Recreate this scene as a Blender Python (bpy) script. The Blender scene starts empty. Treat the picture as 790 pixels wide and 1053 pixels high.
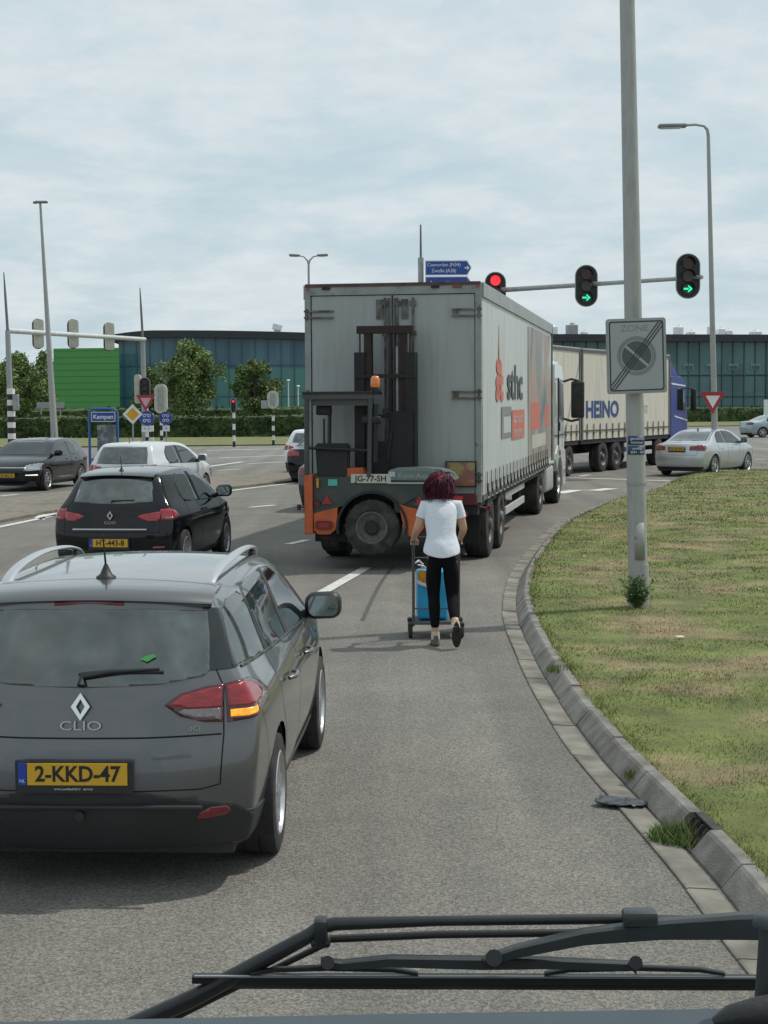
import bpy, bmesh, math, random
import numpy as np
from mathutils import Vector, Matrix, Euler, noise as mnoise
R = math.radians
rnd = random.Random(7)
scn = bpy.context.scene
col = scn.collection

# ---------------------------------------------------------------- camera
CAM = Vector((0, 0, 2.32)); FPX = 1700.0
cam_d = bpy.data.cameras.new('camera'); cam = bpy.data.objects.new('camera', cam_d); col.objects.link(cam)
cam_d.sensor_width = 36; cam_d.lens = 36*FPX/1053.0
cam_d.clip_start = 0.05; cam_d.clip_end = 5000
cam.matrix_world = Matrix.Translation(CAM) @ Euler((R(90-3.79), 0, 0)).to_matrix().to_4x4() @ Matrix.Rotation(R(-0.35), 4, 'Z')
CM = cam.matrix_world.copy()
scn.camera = cam
scn.render.resolution_x = 768; scn.render.resolution_y = 1024

# ---------------------------------------------------------------- sky + sun
SUN_EL, SUN_AZ = 57.0, 66.0            # azimuth clockwise from the road direction (+Y)
w = bpy.data.worlds.new("World"); scn.world = w; w.use_nodes = True
nt = w.node_tree; N = nt.nodes; Lk = nt.links; N.clear()
out = N.new('ShaderNodeOutputWorld'); bg = N.new('ShaderNodeBackground'); bg.inputs[1].default_value = 0.11
sky = N.new('ShaderNodeTexSky'); sky.sky_type = 'NISHITA'; sky.sun_disc = False
sky.sun_elevation = R(SUN_EL); sky.sun_rotation = R(SUN_AZ); sky.air_density = 1.0; sky.dust_density = 2.0; sky.ozone_density = 1.0
tc = N.new('ShaderNodeTexCoord')
sep = N.new('ShaderNodeSeparateXYZ'); Lk.new(tc.outputs['Generated'], sep.inputs[0])
zz = N.new('ShaderNodeMath'); zz.operation = 'ADD'; zz.inputs[1].default_value = 0.20; Lk.new(sep.outputs[2], zz.inputs[0])
zm = N.new('ShaderNodeMath'); zm.operation = 'MAXIMUM'; zm.inputs[1].default_value = 0.03; Lk.new(zz.outputs[0], zm.inputs[0])
dv = N.new('ShaderNodeVectorMath'); dv.operation = 'DIVIDE'
cb = N.new('ShaderNodeCombineXYZ')
for i in range(3): Lk.new(zm.outputs[0], cb.inputs[i])
Lk.new(tc.outputs['Generated'], dv.inputs[0]); Lk.new(cb.outputs[0], dv.inputs[1])
def wnoise(scale, det, rough, off):
    mp = N.new('ShaderNodeMapping'); mp.inputs['Location'].default_value = off; Lk.new(dv.outputs[0], mp.inputs[0])
    mp.inputs['Scale'].default_value = (1.0, 1.0, 0.0)
    n = N.new('ShaderNodeTexNoise'); n.inputs['Scale'].default_value = scale; n.inputs['Detail'].default_value = det
    n.inputs['Roughness'].default_value = rough; n.inputs['Distortion'].default_value = 0.25; Lk.new(mp.outputs[0], n.inputs[0]); return n
n1 = wnoise(2.3, 9, 0.58, (3.1, 1.7, 0)); n2 = wnoise(11, 7, 0.62, (0.4, 5.2, 0))
def ramp(src, a, b, c0=0., c1=1.):
    r = N.new('ShaderNodeMapRange'); r.inputs[1].default_value = a; r.inputs[2].default_value = b
    r.inputs[3].default_value = c0; r.inputs[4].default_value = c1; r.interpolation_type = 'SMOOTHSTEP'; Lk.new(src, r.inputs[0]); return r
r1 = ramp(n1.outputs[0], 0.34, 0.60, 0.15, 1.0); r2 = ramp(n2.outputs[0], 0.30, 0.72, 0.62, 1.0)
mm = N.new('ShaderNodeMath'); mm.operation = 'MULTIPLY'; Lk.new(r1.outputs[0], mm.inputs[0]); Lk.new(r2.outputs[0], mm.inputs[1])
cm_ = N.new('ShaderNodeMixRGB'); Lk.new(mm.outputs[0], cm_.inputs[0]); 
skd = N.new('ShaderNodeMixRGB'); skd.inputs[0].default_value = 0.85; skd.inputs[2].default_value = (4.7, 6.0, 6.65, 1); Lk.new(sky.outputs[0], skd.inputs[1])
Lk.new(skd.outputs[0], cm_.inputs[1]); cm_.inputs[2].default_value = (6.5, 7.1, 7.35, 1)
Lk.new(cm_.outputs[0], bg.inputs[0]); Lk.new(bg.outputs[0], out.inputs[0])
sd = bpy.data.lights.new('sun', 'SUN'); sd.energy = 2.6; sd.angle = R(1.2); sd.color = (1.0, 0.95, 0.87)
so = bpy.data.objects.new('sun', sd); col.objects.link(so)
sv = Vector((math.cos(R(SUN_EL))*math.sin(R(SUN_AZ)), math.cos(R(SUN_EL))*math.cos(R(SUN_AZ)), math.sin(R(SUN_EL))))
so.rotation_euler = sv.to_track_quat('Z', 'Y').to_euler()
scn.view_settings.view_transform = 'Standard'; scn.view_settings.look = 'None'
scn.view_settings.exposure = 0.0; scn.view_settings.gamma = 1; scn.view_settings.use_curve_mapping = False

# ---------------------------------------------------------------- helpers
def ray(px, py):
    return (CM.to_3x3() @ Vector(((px-395)/FPX, -(py-526.5)/FPX, -1))).normalized()
def G(px, py, z=0.0):
    d = ray(px, py); t = (z-CAM.z)/d.z; return CAM + d*t
def PT(px, py, Y):
    d = ray(px, py); return CAM + d*(Y/d.y)

_m = {}
def mat(name, c=(.5,.5,.5), rough=.6, metal=0., var=.12, vs=3., bump=0., bs=60., coat=0., spec=.5, emit=None, es=1., c2=None, cs=1.5, cth=(.45,.6), det=4, st=None):
    """procedural principled material: colour with large and fine noise variation"""
    if name in _m: return _m[name]
    m = bpy.data.materials.new(name); m.use_nodes = True; n = m.node_tree.nodes; l = m.node_tree.links
    b = n['Principled BSDF']; b.inputs['Roughness'].default_value = rough; b.inputs['Metallic'].default_value = metal
    b.inputs['Specular IOR Level'].default_value = spec; b.inputs['Coat Weight'].default_value = coat; b.inputs['Coat Roughness'].default_value = .04
    t = n.new('ShaderNodeTexCoord')
    tco = t.outputs['Object']
    if st: mp_ = n.new('ShaderNodeMapping'); mp_.inputs['Scale'].default_value = st; l.new(tco, mp_.inputs[0]); tco = mp_.outputs[0]
    nz = n.new('ShaderNodeTexNoise'); nz.inputs['Scale'].default_value = vs; nz.inputs['Detail'].default_value = det; l.new(tco, nz.inputs[0])
    mr = n.new('ShaderNodeMapRange'); mr.inputs[1].default_value = .25; mr.inputs[2].default_value = .75
    mr.inputs[3].default_value = 1-var; mr.inputs[4].default_value = 1+var; l.new(nz.outputs[0], mr.inputs[0])
    base = n.new('ShaderNodeMixRGB'); base.inputs[1].default_value = (*c, 1); base.inputs[2].default_value = (*(c2 or c), 1); base.inputs[0].default_value = 0
    if c2:
        n3 = n.new('ShaderNodeTexNoise'); n3.inputs['Scale'].default_value = cs; n3.inputs['Detail'].default_value = 8; l.new(tco, n3.inputs[0])
        m3 = n.new('ShaderNodeMapRange'); m3.inputs[1].default_value = cth[0]; m3.inputs[2].default_value = cth[1]; l.new(n3.outputs[0], m3.inputs[0]); l.new(m3.outputs[0], base.inputs[0])
    mx = n.new('ShaderNodeVectorMath'); mx.operation = 'SCALE'; l.new(base.outputs[0], mx.inputs[0]); l.new(mr.outputs[0], mx.inputs['Scale'])
    l.new(mx.outputs[0], b.inputs['Base Color'])
    if bump:
        n2 = n.new('ShaderNodeTexNoise'); n2.inputs['Scale'].default_value = bs; n2.inputs['Detail'].default_value = 3; l.new(t.outputs['Object'], n2.inputs[0])
        bp = n.new('ShaderNodeBump'); bp.inputs['Strength'].default_value = bump; bp.inputs['Distance'].default_value = .01; l.new(n2.outputs[0], bp.inputs['Height']); l.new(bp.outputs[0], b.inputs['Normal'])
    if emit: b.inputs['Emission Color'].default_value = (*emit, 1); b.inputs['Emission Strength'].default_value = es
    _m[name] = m; return m

def tag(o, label=None, cat=None, group=None, kind=None):
    if label: o['label'] = label
    if cat: o['category'] = cat
    if group: o['group'] = group
    if kind: o['kind'] = kind
    return o
def empty(name, label=None, cat=None, loc=(0,0,0), rz=0., group=None):
    o = bpy.data.objects.new(name, None); col.objects.link(o); o.location = loc; o.rotation_euler = (0,0,rz); o.empty_display_size = .2
    return tag(o, label, cat, group)
def link(name, bm, m=None, parent=None, smooth=False, label=None, **k):
    me = bpy.data.meshes.new(name)
    if isinstance(bm, bmesh.types.BMesh):
        bmesh.ops.remove_doubles(bm, verts=bm.verts, dist=1e-6) if k.get('weld') else None
        bm.to_mesh(me); bm.free()
    else: me = bm
    ms = m if isinstance(m, (list, tuple)) else [m]
    me.materials.clear()
    for q in ms: me.materials.append(q)
    if smooth:
        me.shade_smooth()
        if smooth != True: me.set_sharp_from_angle(angle=R(smooth))
    o = bpy.data.objects.new(name, me); col.objects.link(o)
    if parent: o.parent = parent
    if label: o['label'] = label
    return o
def BM(): return bmesh.new()
def struct(name, bm, m, **k):
    o = link(name, bm, m, **k); o['kind'] = 'structure'; return o
def T(v): return Matrix.Translation(Vector(v))
def box(bm, c, s, rot=None, bev=0., seg=2):
    r = bmesh.ops.create_cube(bm, size=1); vs = r['verts']
    bmesh.ops.scale(bm, vec=Vector(s), verts=vs)
    if bev:
        es = list({e for v in vs for e in v.link_edges}); b = bmesh.ops.bevel(bm, geom=es, offset=bev, segments=seg, affect='EDGES', profile=.5)
        vs = list({v for f in b['faces'] for v in f.verts} | {v for v in vs if v.is_valid})
        vs = _island(vs)
    if rot is not None:
        bmesh.ops.transform(bm, matrix=rot.to_4x4() if hasattr(rot, 'to_4x4') else rot, verts=vs)
    bmesh.ops.translate(bm, vec=Vector(c), verts=vs); return vs
def _island(vs):
    st = list(vs); seen = set(vs)
    while st:
        v = st.pop()
        for e in v.link_edges:
            o = e.other_vert(v)
            if o not in seen: seen.add(o); st.append(o)
    return list(seen)
def box2(bm, a, b, bev=0., seg=2):
    a = Vector(a); b = Vector(b); s = b-a
    return box(bm, (a+b)/2, (abs(s.x), abs(s.y), abs(s.z)), bev=bev, seg=seg)
def cyl(bm, a, b, r, r2=None, n=16, cap=True):
    a = Vector(a); b = Vector(b); d = b-a
    M_ = T((a+b)/2) @ d.to_track_quat('Z', 'Y').to_matrix().to_4x4()
    return bmesh.ops.create_cone(bm, cap_ends=cap, segments=n, radius1=r, radius2=r if r2 is None else r2, depth=d.length, matrix=M_)['verts']
def tube(bm, pts, r, n=10):
    """bent tube through points; r number or list"""
    pts = [Vector(p) for p in pts]; rr = r if isinstance(r, (list, tuple)) else [r]*len(pts)
    rings = []; up = None
    for i, p in enumerate(pts):
        d = (pts[min(i+1, len(pts)-1)]-pts[max(i-1, 0)]).normalized()
        if up is None:
            up = Vector((0,0,1)) if abs(d.z) < .9 else Vector((1,0,0))
        s = d.cross(up).normalized(); up = s.cross(d).normalized()
        rings.append([bm.verts.new(p + (s*math.cos(2*math.pi*k/n)+up*math.sin(2*math.pi*k/n))*rr[i]) for k in range(n)])
    for i in range(len(rings)-1):
        for k in range(n): bm.faces.new((rings[i][k], rings[i][(k+1)%n], rings[i+1][(k+1)%n], rings[i+1][k]))
    bm.faces.new(rings[0][::-1]); bm.faces.new(rings[-1])
def lathe(bm, prof, M_=Matrix(), n=32, close=True):
    """prof (r,z) revolved about local z"""
    rings = []
    for r, z in prof: rings.append([bm.verts.new(M_ @ Vector((r*math.cos(2*math.pi*k/n), r*math.sin(2*math.pi*k/n), z))) for k in range(n)])
    for i in range(len(rings)-1):
        for k in range(n): bm.faces.new((rings[i][k], rings[i][(k+1)%n], rings[i+1][(k+1)%n], rings[i+1][k]))
    if close: bm.faces.new(rings[0][::-1]); bm.faces.new(rings[-1])
def prism(bm, poly, d, M_=Matrix()):
    """2D polygon (x,y) extruded z from 0 to d, then transformed"""
    a = [bm.verts.new(M_ @ Vector((x, y, 0))) for x, y in poly]; b = [bm.verts.new(M_ @ Vector((x, y, d))) for x, y in poly]
    n = len(poly); bm.faces.new(a[::-1]); bm.faces.new(b)
    for i in range(n): bm.faces.new((a[i], a[(i+1)%n], b[(i+1)%n], b[i]))
def fixn(bm): bmesh.ops.recalc_face_normals(bm, faces=bm.faces); return bm
MX = Matrix(((1,0,0,0),(0,0,-1,0),(0,1,0,0),(0,0,0,1)))      # xy plane -> xz plane, front towards -Y
MS = Matrix(((0,0,1,0),(1,0,0,0),(0,1,0,0),(0,0,0,1)))       # xy plane -> yz plane, front towards +X
def circ(r, n=24, cx=0, cy=0, a0=0, a1=360):
    return [(cx+r*math.cos(R(a0+(a1-a0)*k/(n if a1-a0 >= 360 else n-1))), cy+r*math.sin(R(a0+(a1-a0)*k/(n if a1-a0 >= 360 else n-1)))) for k in range(n)]
def rrect(w_, h_, r, n=5, cx=0, cy=0):
    p = []
    for sx, sy, a in ((1,1,0),(-1,1,90),(-1,-1,180),(1,-1,270)):
        p += [(cx+sx*(w_/2-r)+r*math.cos(R(a+90*k/n)), cy+sy*(h_/2-r)+r*math.sin(R(a+90*k/n))) for k in range(n+1)]
    return p
def text_mesh(s, size, M_=MX, ext=.002, sx=1., bold=0., shear=0.):
    c = bpy.data.curves.new('t', 'FONT'); c.body = s; c.size = size; c.extrude = ext; c.align_x = 'CENTER'; c.align_y = 'CENTER'; c.offset = bold; c.shear = shear; c.resolution_u = 3
    o = bpy.data.objects.new('t', c); col.objects.link(o); dg = bpy.context.evaluated_depsgraph_get()
    me = bpy.data.meshes.new_from_object(o.evaluated_get(dg)); bpy.data.objects.remove(o)
    me.transform(M_ @ Matrix.Diagonal((sx, 1, 1, 1))); return me
def text(name, s, size, M_, m, parent, **k):
    return link(name, text_mesh(s, size, M_, **k), m, parent)
def copy_tree(o, parent=None):
    c = o.copy(); col.objects.link(c); c.parent = parent
    for ch in list(o.children): copy_tree(ch, c)
    return c

# ---------------------------------------------------------------- shared materials
mt_black = mat('black plastic', (.018,.019,.02), .5, bump=.15, bs=120)
mt_rubber = mat('tyre rubber', (.022,.022,.022), .85, var=.25, vs=12, c2=(.05,.047,.043), cs=5, bump=.2, bs=40)
mt_chrome = mat('chrome', (.75,.76,.77), .15, 1., var=.03)
mt_alu = mat('rim silver', (.55,.56,.57), .35, .9, var=.1)
mt_glass = mat('dark car glass', (.014,.02,.02), .03, 0., var=.5, vs=2.5, spec=.75)
mt_cabglass = mat('lorry cab glass', (.02,.024,.024), .22, spec=.3)
mt_seam = mat('seam', (.006,.006,.006), .9)
mt_red = mat('red lamp lens', (.30,.006,.010), .12, coat=.8, var=.35, vs=14, st=(1,1,3), bump=.35, bs=70)
mt_redd = mat('dark red lens', (.16,.006,.01), .15, coat=.8, var=.2, vs=25)
mt_clear = mat('clear lamp lens', (.20,.17,.17), .12, .3, coat=.8, var=.35, vs=40)
mt_amber = mat('lit amber indicator', (.9,.4,.03), .2, emit=(1,.36,.03), es=.75, var=.6, vs=45, c2=(.45,.12,.02), cs=30)
mt_head = mat('headlamp glass', (.35,.37,.38), .08, .5, coat=1., var=.5, vs=18)
mt_yel = mat('yellow plate', (.62,.36,.02), .5, var=.06)
mt_blue = mat('plate blue', (.01,.05,.33), .5)
mt_ink = mat('black ink', (.012,.012,.012), .6)
mt_white = mat('white paint marking', (.62,.62,.58), .7, var=.2, vs=9, c2=(.3,.3,.28), cs=14, cth=(.55,.7))
mt_galv = mat('galvanised steel', (.34,.35,.345), .5, .55, var=.14, vs=5, bump=.1, bs=30)
mt_pole = mat('painted pole grey', (.36,.365,.355), .5, .1, var=.14, vs=5, c2=(.26,.255,.235), cs=5, cth=(.5,.72), st=(3.,3.,.6))

# ================================================================ THE SETTING
def sheet(bm, pts, z=None):
    vs = [bm.verts.new((p[0], p[1], p[2] if z is None else z)) for p in pts]; return bm.faces.new(vs)
def catmull(P, n=8):
    P = [Vector(p) for p in P]; o = []
    for i in range(len(P)-1):
        a = P[max(i-1, 0)]; b = P[i]; c = P[i+1]; d = P[min(i+2, len(P)-1)]
        for k in range(n):
            t = k/n; o.append(.5*((2*b)+(c-a)*t+(2*a-5*b+4*c-d)*t*t+(3*b-a-3*c+d)*t**3))
    o.append(P[-1]); return o
# grass / field base sheet to the horizon
m_field = mat('field grass', (.055,.085,.022), .95, var=.35, vs=.6, c2=(.14,.13,.05), cs=.35, cth=(.4,.65), bump=.5, bs=9)
bm = BM(); sheet(bm, [(-1500,-40,0),(1500,-40,0),(1500,2600,0),(-1500,2600,0)], -.02); struct('ground', bm, m_field)
def asphalt(name, c, stain):
    m = bpy.data.materials.new(name); m.use_nodes = True; n = m.node_tree.nodes; l = m.node_tree.links; b = n['Principled BSDF']
    t = n.new('ShaderNodeTexCoord'); b.inputs['Roughness'].default_value = .88
    def nz(s, d, r=.55):
        q = n.new('ShaderNodeTexNoise'); q.inputs['Scale'].default_value = s; q.inputs['Detail'].default_value = d; q.inputs['Roughness'].default_value = r; l.new(t.outputs['Object'], q.inputs[0]); return q
    def mr(q, a, b_, c0, c1):
        r = n.new('ShaderNodeMapRange'); r.inputs[1].default_value = a; r.inputs[2].default_value = b_; r.inputs[3].default_value = c0; r.inputs[4].default_value = c1; l.new(q, r.inputs[0]); return r.outputs[0]
    def mul(a, b_):
        q = n.new('ShaderNodeMath'); q.operation = 'MULTIPLY'; l.new(a, q.inputs[0]); l.new(b_, q.inputs[1]); return q.outputs[0]
    v = n.new('ShaderNodeTexVoronoi'); v.inputs['Scale'].default_value = 105; l.new(t.outputs['Object'], v.inputs[0])
    sep_ = n.new('ShaderNodeSeparateColor'); l.new(v.outputs['Color'], sep_.inputs[0])
    grain = mr(sep_.outputs[0], 0, 1, .60, 1.44)
    fine = mr(nz(38, 4, .7).outputs[0], .3, .7, .72, 1.28); big = mr(nz(.35, 5).outputs[0], .3, .7, 1-stain, 1+stain); med = mr(nz(1.3, 7, .7).outputs[0], .3, .7, .88, 1.12)
    mp = n.new('ShaderNodeMapping'); mp.inputs['Scale'].default_value = (1.6, .07, 1); l.new(t.outputs['Object'], mp.inputs[0])
    q = n.new('ShaderNodeTexNoise'); q.inputs['Scale'].default_value = 1; q.inputs['Detail'].default_value = 3; l.new(mp.outputs[0], q.inputs[0]); track = mr(q.outputs[0], .35, .65, .84, 1.10)
    f = mul(mul(mul(grain, fine), mul(big, med)), track)
    s = n.new('ShaderNodeVectorMath'); s.operation = 'SCALE'; s.inputs[0].default_value = c; l.new(f, s.inputs['Scale']); l.new(s.outputs[0], b.inputs['Base Color'])
    bp = n.new('ShaderNodeBump'); bp.inputs['Strength'].default_value = .55; bp.inputs['Distance'].default_value = .006; l.new(v.outputs['Distance'], bp.inputs['Height']); l.new(bp.outputs[0], b.inputs['Normal'])
    return m
m_asph = asphalt('worn asphalt', (.165,.155,.136), .13)
m_asph2 = asphalt('old pale asphalt', (.185,.18,.165), .14)
bm = BM()
far = [(-260,84),(-60,86),(-21,88),(0,92),(10,96),(14,130),(24,146),(60,160),(260,176)]
sheet(bm, [(-260,-30,0),(260,-30,0)]+[(x, y, 0) for x, y in far[::-1]], 0.); struct('road', bm, m_asph)
# lighter crossing carriageway beyond the junction
bm = BM(); sheet(bm, [(-120,66,0),(-8,64,0),(20,76,0),(120,120,0),(120,150,0),(24,144,0),(12,94,0),(-21,87,0),(-120,84,0)], .004); struct('crossing_road', bm, m_asph2)
# median strip of pavers
m_pav = mat('median pavers', (.19,.165,.135), .9, var=.3, vs=7, c2=(.12,.13,.07), cs=1.1, cth=(.5,.72), bump=.6, bs=22)
med_n = [G(0,541), G(63,528), G(120,521), G(190,511), G(232,505), G(285,498.5), G(330,494)]
med_f = [G(350,484), G(290,487), G(200,494), G(140,500), G(60,508), G(0,516)]
dirn = (med_n[0]-med_n[1]).normalized(); 
med_poly = [med_n[0]+dirn*26+Vector((-.6,0,0))]+[p+Vector((-.25,.1,0)) for p in med_n]+med_f+[med_f[-1]+dirn*24]
def resn(P, n):
    L_ = [0]
    for q, r in zip(P, P[1:]): L_.append(L_[-1]+(r-q).length)
    return [Vector((np.interp(t, L_, [p.x for p in P]), np.interp(t, L_, [p.y for p in P]), 0)) for t in np.linspace(0, L_[-1], n)]
mn = resn([med_n[0]+dirn*26+Vector((-.6,0,0))]+[p+Vector((-.25,.1,0)) for p in med_n], 40); mf = resn(([med_f[-1]+dirn*24]+med_f[::-1]), 40)
bm = BM(); r1_ = [[bm.verts.new((p.x, p.y, z)) for z in (-.02,.06)] for p in mn]; r2_ = [[bm.verts.new((p.x, p.y, z)) for z in (-.02,.06)] for p in mf]
for i in range(39):
    bm.faces.new((r1_[i][1], r1_[i+1][1], r2_[i+1][1], r2_[i][1])); bm.faces.new((r1_[i][0], r1_[i+1][0], r1_[i+1][1], r1_[i][1])); bm.faces.new((r2_[i][0], r2_[i][1], r2_[i+1][1], r2_[i+1][0]))
bm.faces.new((r1_[39][0], r2_[39][0], r2_[39][1], r1_[39][1]))
struct('median', fixn(bm), m_pav)

# painted markings ------------------------------------------------
def stripe(bm, P, wd, z=.008):
    P = [Vector((p[0], p[1], 0)) for p in P]; L_ = []; R_ = []
    for i, p in enumerate(P):
        d = (P[min(i+1, len(P)-1)]-P[max(i-1, 0)]).normalized(); s = Vector((d.y, -d.x, 0))*wd/2
        L_.append(bm.verts.new((p.x-s.x, p.y-s.y, z))); R_.append(bm.verts.new((p.x+s.x, p.y+s.y, z)))
    for i in range(len(P)-1): bm.faces.new((L_[i], R_[i], R_[i+1], L_[i+1]))
bm = BM()
stripe(bm, catmull([med_n[0]+dirn*26]+[p+Vector((.1,0,0)) for p in med_n], 6), .16)
for a, b, wd in [((331,610),(377,584),.16), ((296,560),(316,555.6),.16), ((257,522),(283,519.6),.18), ((0,601),(17,596),.15), ((0,510.5),(19,508.5),.16), ((96,500),(110,498),.15),
                 ((575,491),(696,495),.25), ((776,472.5),(788,472.3),.3), ((596,490),(606,488.4),.2), ((214,480),(250,475),.25), ((255,477),(312,474),.25), ((225,471),(300,468),.25),
                 ((212,463.5),(290,461.5),.35), ((222,484),(248,482.5),.2), ((60,606),(80,601),.0)]:
    if wd: stripe(bm, [G(*a), G(*b)], wd)
stripe(bm, [G(573,507.5), G(592,504.3), G(612,504.6), G(629,502.5)], .42)
ar = [G(35,533), G(46,526.5), G(47.5,529), G(66,526.5), G(66.5,529.5), G(47,532), G(46,534.8)]
f = sheet(bm, [(p.x, p.y, 0) for p in ar], .008); bmesh.ops.triangulate(bm, faces=[f])
a1 = G(335,607); a2 = G(300,640)
struct('road_markings', fixn(bm), mt_white)
bm = BM(); stripe(bm, catmull([G(405,582), G(394,596), G(384,614), G(373,638)], 6), .045, .006)
struct('tar_seams', bm, mat('tar seam', (.075,.072,.068), .75, var=.3, vs=20))

# kerb on the right ------------------------------------------------
kp = [(755,985),(710,920),(663,863),(614,806),(580,764),(545.6,707),(526.6,665),(517,635),(519,606),(529,584),(549,559),(571,540),(612,521),(662,507.5),(706,491),(800,484.5)]
K = [G(*p) for p in kp]; K = [K[0]+Vector((1.3,-16,0)), K[0]+Vector((.65,-8,0)), K[0]+Vector((.25,-3.2,0)), K[0]+Vector((.1,-1.2,0))]+K
KP = catmull(K, 12)
# resample by length
def resample(P, st):
    o = [P[0].copy()]; acc = 0
    for i in range(1, len(P)):
        a, b = P[i-1], P[i]; L_ = (b-a).length; t = st-acc
        while t <= L_:
            o.append(a.lerp(b, t/L_)); t += st
        acc = (acc+L_) % st
    return o
KP = resample(KP, .125)
for _ in range(12): KP = [KP[0]]+[(KP[i-1]+KP[i]*2+KP[i+1])/4 for i in range(1, len(KP)-1)]+[KP[-1]]
def side(P, i):
    d = (P[min(i+1, len(P)-1)]-P[max(i-1, 0)]).normalized(); return Vector((d.y, -d.x, 0))
m_conc = mat('kerb concrete', (.21,.20,.178), .9, var=.3, vs=7, c2=(.10,.095,.075), cs=3.0, cth=(.46,.75), bump=.4, bs=70)
m_gut = mat('gutter concrete', (.235,.22,.185), .9, var=.28, vs=5, c2=(.11,.105,.09), cs=2.6, cth=(.40,.7), bump=.4, bs=60)
def sweep(bm, P, i0, i1, prof):
    rings = []
    for i in range(i0, i1+1):
        s = side(P, i); rings.append([bm.verts.new((P[i].x+s.x*a, P[i].y+s.y*a, b)) for a, b in prof])
    n = len(prof)
    for j in range(len(rings)-1):
        for k in range(n-1): bm.faces.new((rings[j][k], rings[j+1][k], rings[j+1][k+1], rings[j][k+1]))
    bm.faces.new(rings[0]); bm.faces.new(rings[-1][::-1])
gprof = [(0,-.05),(0,.012),(.012,.016),(.15,.006),(.16,-.05)]
kprof = [(.166,-.05),(.166,.012),(.18,.03),(.245,.108),(.262,.122),(.325,.122),(.333,.108),(.333,-.05)]
gb = BM(); kb = BM(); i = 0; kk = 0
gully_y = G(722,874).y
def shrink(P, i0, i1, prof, bm):    # leave a thin joint between segments
    Q = [p.copy() for p in P[i0:i1+1]]; Q[0] = Q[0].lerp(Q[1], .05); Q[-1] = Q[-1].lerp(Q[-2], .05)
    j = rnd.uniform(-.006,.006)
    rings = []
    for q in range(len(Q)):
        s = side(P, i0+q); rings.append([bm.verts.new((Q[q].x+s.x*(a+j), Q[q].y+s.y*(a+j), b+(j*.6 if b > 0 else 0))) for a, b in prof])
    for q in range(len(rings)-1):
        for k in range(len(prof)-1): bm.faces.new((rings[q][k], rings[q+1][k], rings[q+1][k+1], rings[q][k+1]))
    bm.faces.new(rings[0]); bm.faces.new(rings[-1][::-1])
near_g = min(range(len(KP)), key=lambda q: abs(KP[q].y-gully_y))
g0 = near_g-1; g1 = near_g+2
while i < len(KP)-1:
    st = 8 if KP[i].y < 15.5 or KP[i].y > 27 else 3
    j = min(i+st, len(KP)-1)
    if i < g0 < j: j = g0
    if i >= g0 and i < g1: i = g1; continue
    shrink(KP, i, j, kprof, kb); i = j
i = 0
while i < len(KP)-1:
    j = min(i+(8 if KP[i].y < 15.5 else 4), len(KP)-1); shrink(KP, i, j, gprof, gb); i = j
struct('kerb', fixn(kb), m_conc); struct('gutter', fixn(gb), m_gut)
# inlet gully in the kerb gap
gy = empty('road_gully', 'dark iron gully inlet set into a gap in the kerb stones', 'drain', KP[g0])
bm = BM(); s = side(KP, g0+2); fr = Matrix(((s.x, -s.y, 0, 0), (s.y, s.x, 0, 0), (0,0,1,0), (0,0,0,1)))
box(bm, (.25,.19,-.01), (.16,.38,.04)); box(bm, (.33,.19,.055), (.02,.38,.12)); box(bm, (.315,.19,.116), (.05,.38,.014))
bm.transform(fr); link('housing', bm, mat('cast iron', (.03,.028,.026), .7, var=.4, vs=14), gy)
for q in range(4):
    bm = BM(); box(bm, (.24,.05+q*.09,.062), (.018,.02,.12), rot=Matrix.Rotation(R(32), 4, 'Y')); bm.transform(fr); link('grate_bar', bm, mat('cast iron'), gy)

# grass verge (raised) ------------------------------------------------
def offP(P, i, a): s = side(P, i); return Vector((P[i].x+s.x*a, P[i].y+s.y*a, 0))
edge = [offP(KP, i, .325) for i in range(0, len(KP), 4)]
def vz(x, y): return .118 + .03*mnoise.noise(Vector((x*.35, y*.35, 3.))) + .014*mnoise.noise(Vector((x*1.7, y*1.7, 1.)))
m_verge = mat('verge soil and turf', (.125,.148,.042), .97, var=.4, vs=2.2, c2=(.235,.18,.10), cs=.9, cth=(.47,.66), bump=.9, bs=30)
bm = BM(); cols = [0,.05,.2,.45,.8,1.3,2,3,4.5,7,11,17,26,40]; rings = []
for p in edge:
    # offset mainly to +X so rows never cross in the bend
    rings.append([bm.verts.new((p.x+c, p.y-(0 if c < .4 else 0), vz(p.x+c, p.y)+(.0 if c > .04 else -.01))) for c in cols])
for j in range(len(rings)-1):
    for k in range(len(cols)-1): bm.faces.new((rings[j][k], rings[j][k+1], rings[j+1][k+1], rings[j+1][k]))
struct('grass_verge', fixn(bm), m_verge, smooth=True)
EX = np.array([p.x for p in edge]); EY = np.array([p.y for p in edge])
def edge_x(y): return np.interp(y, EY, EX)
def noise2(x, y, s, z=0): return mnoise.noise(Vector((x*s, y*s, z)))
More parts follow.
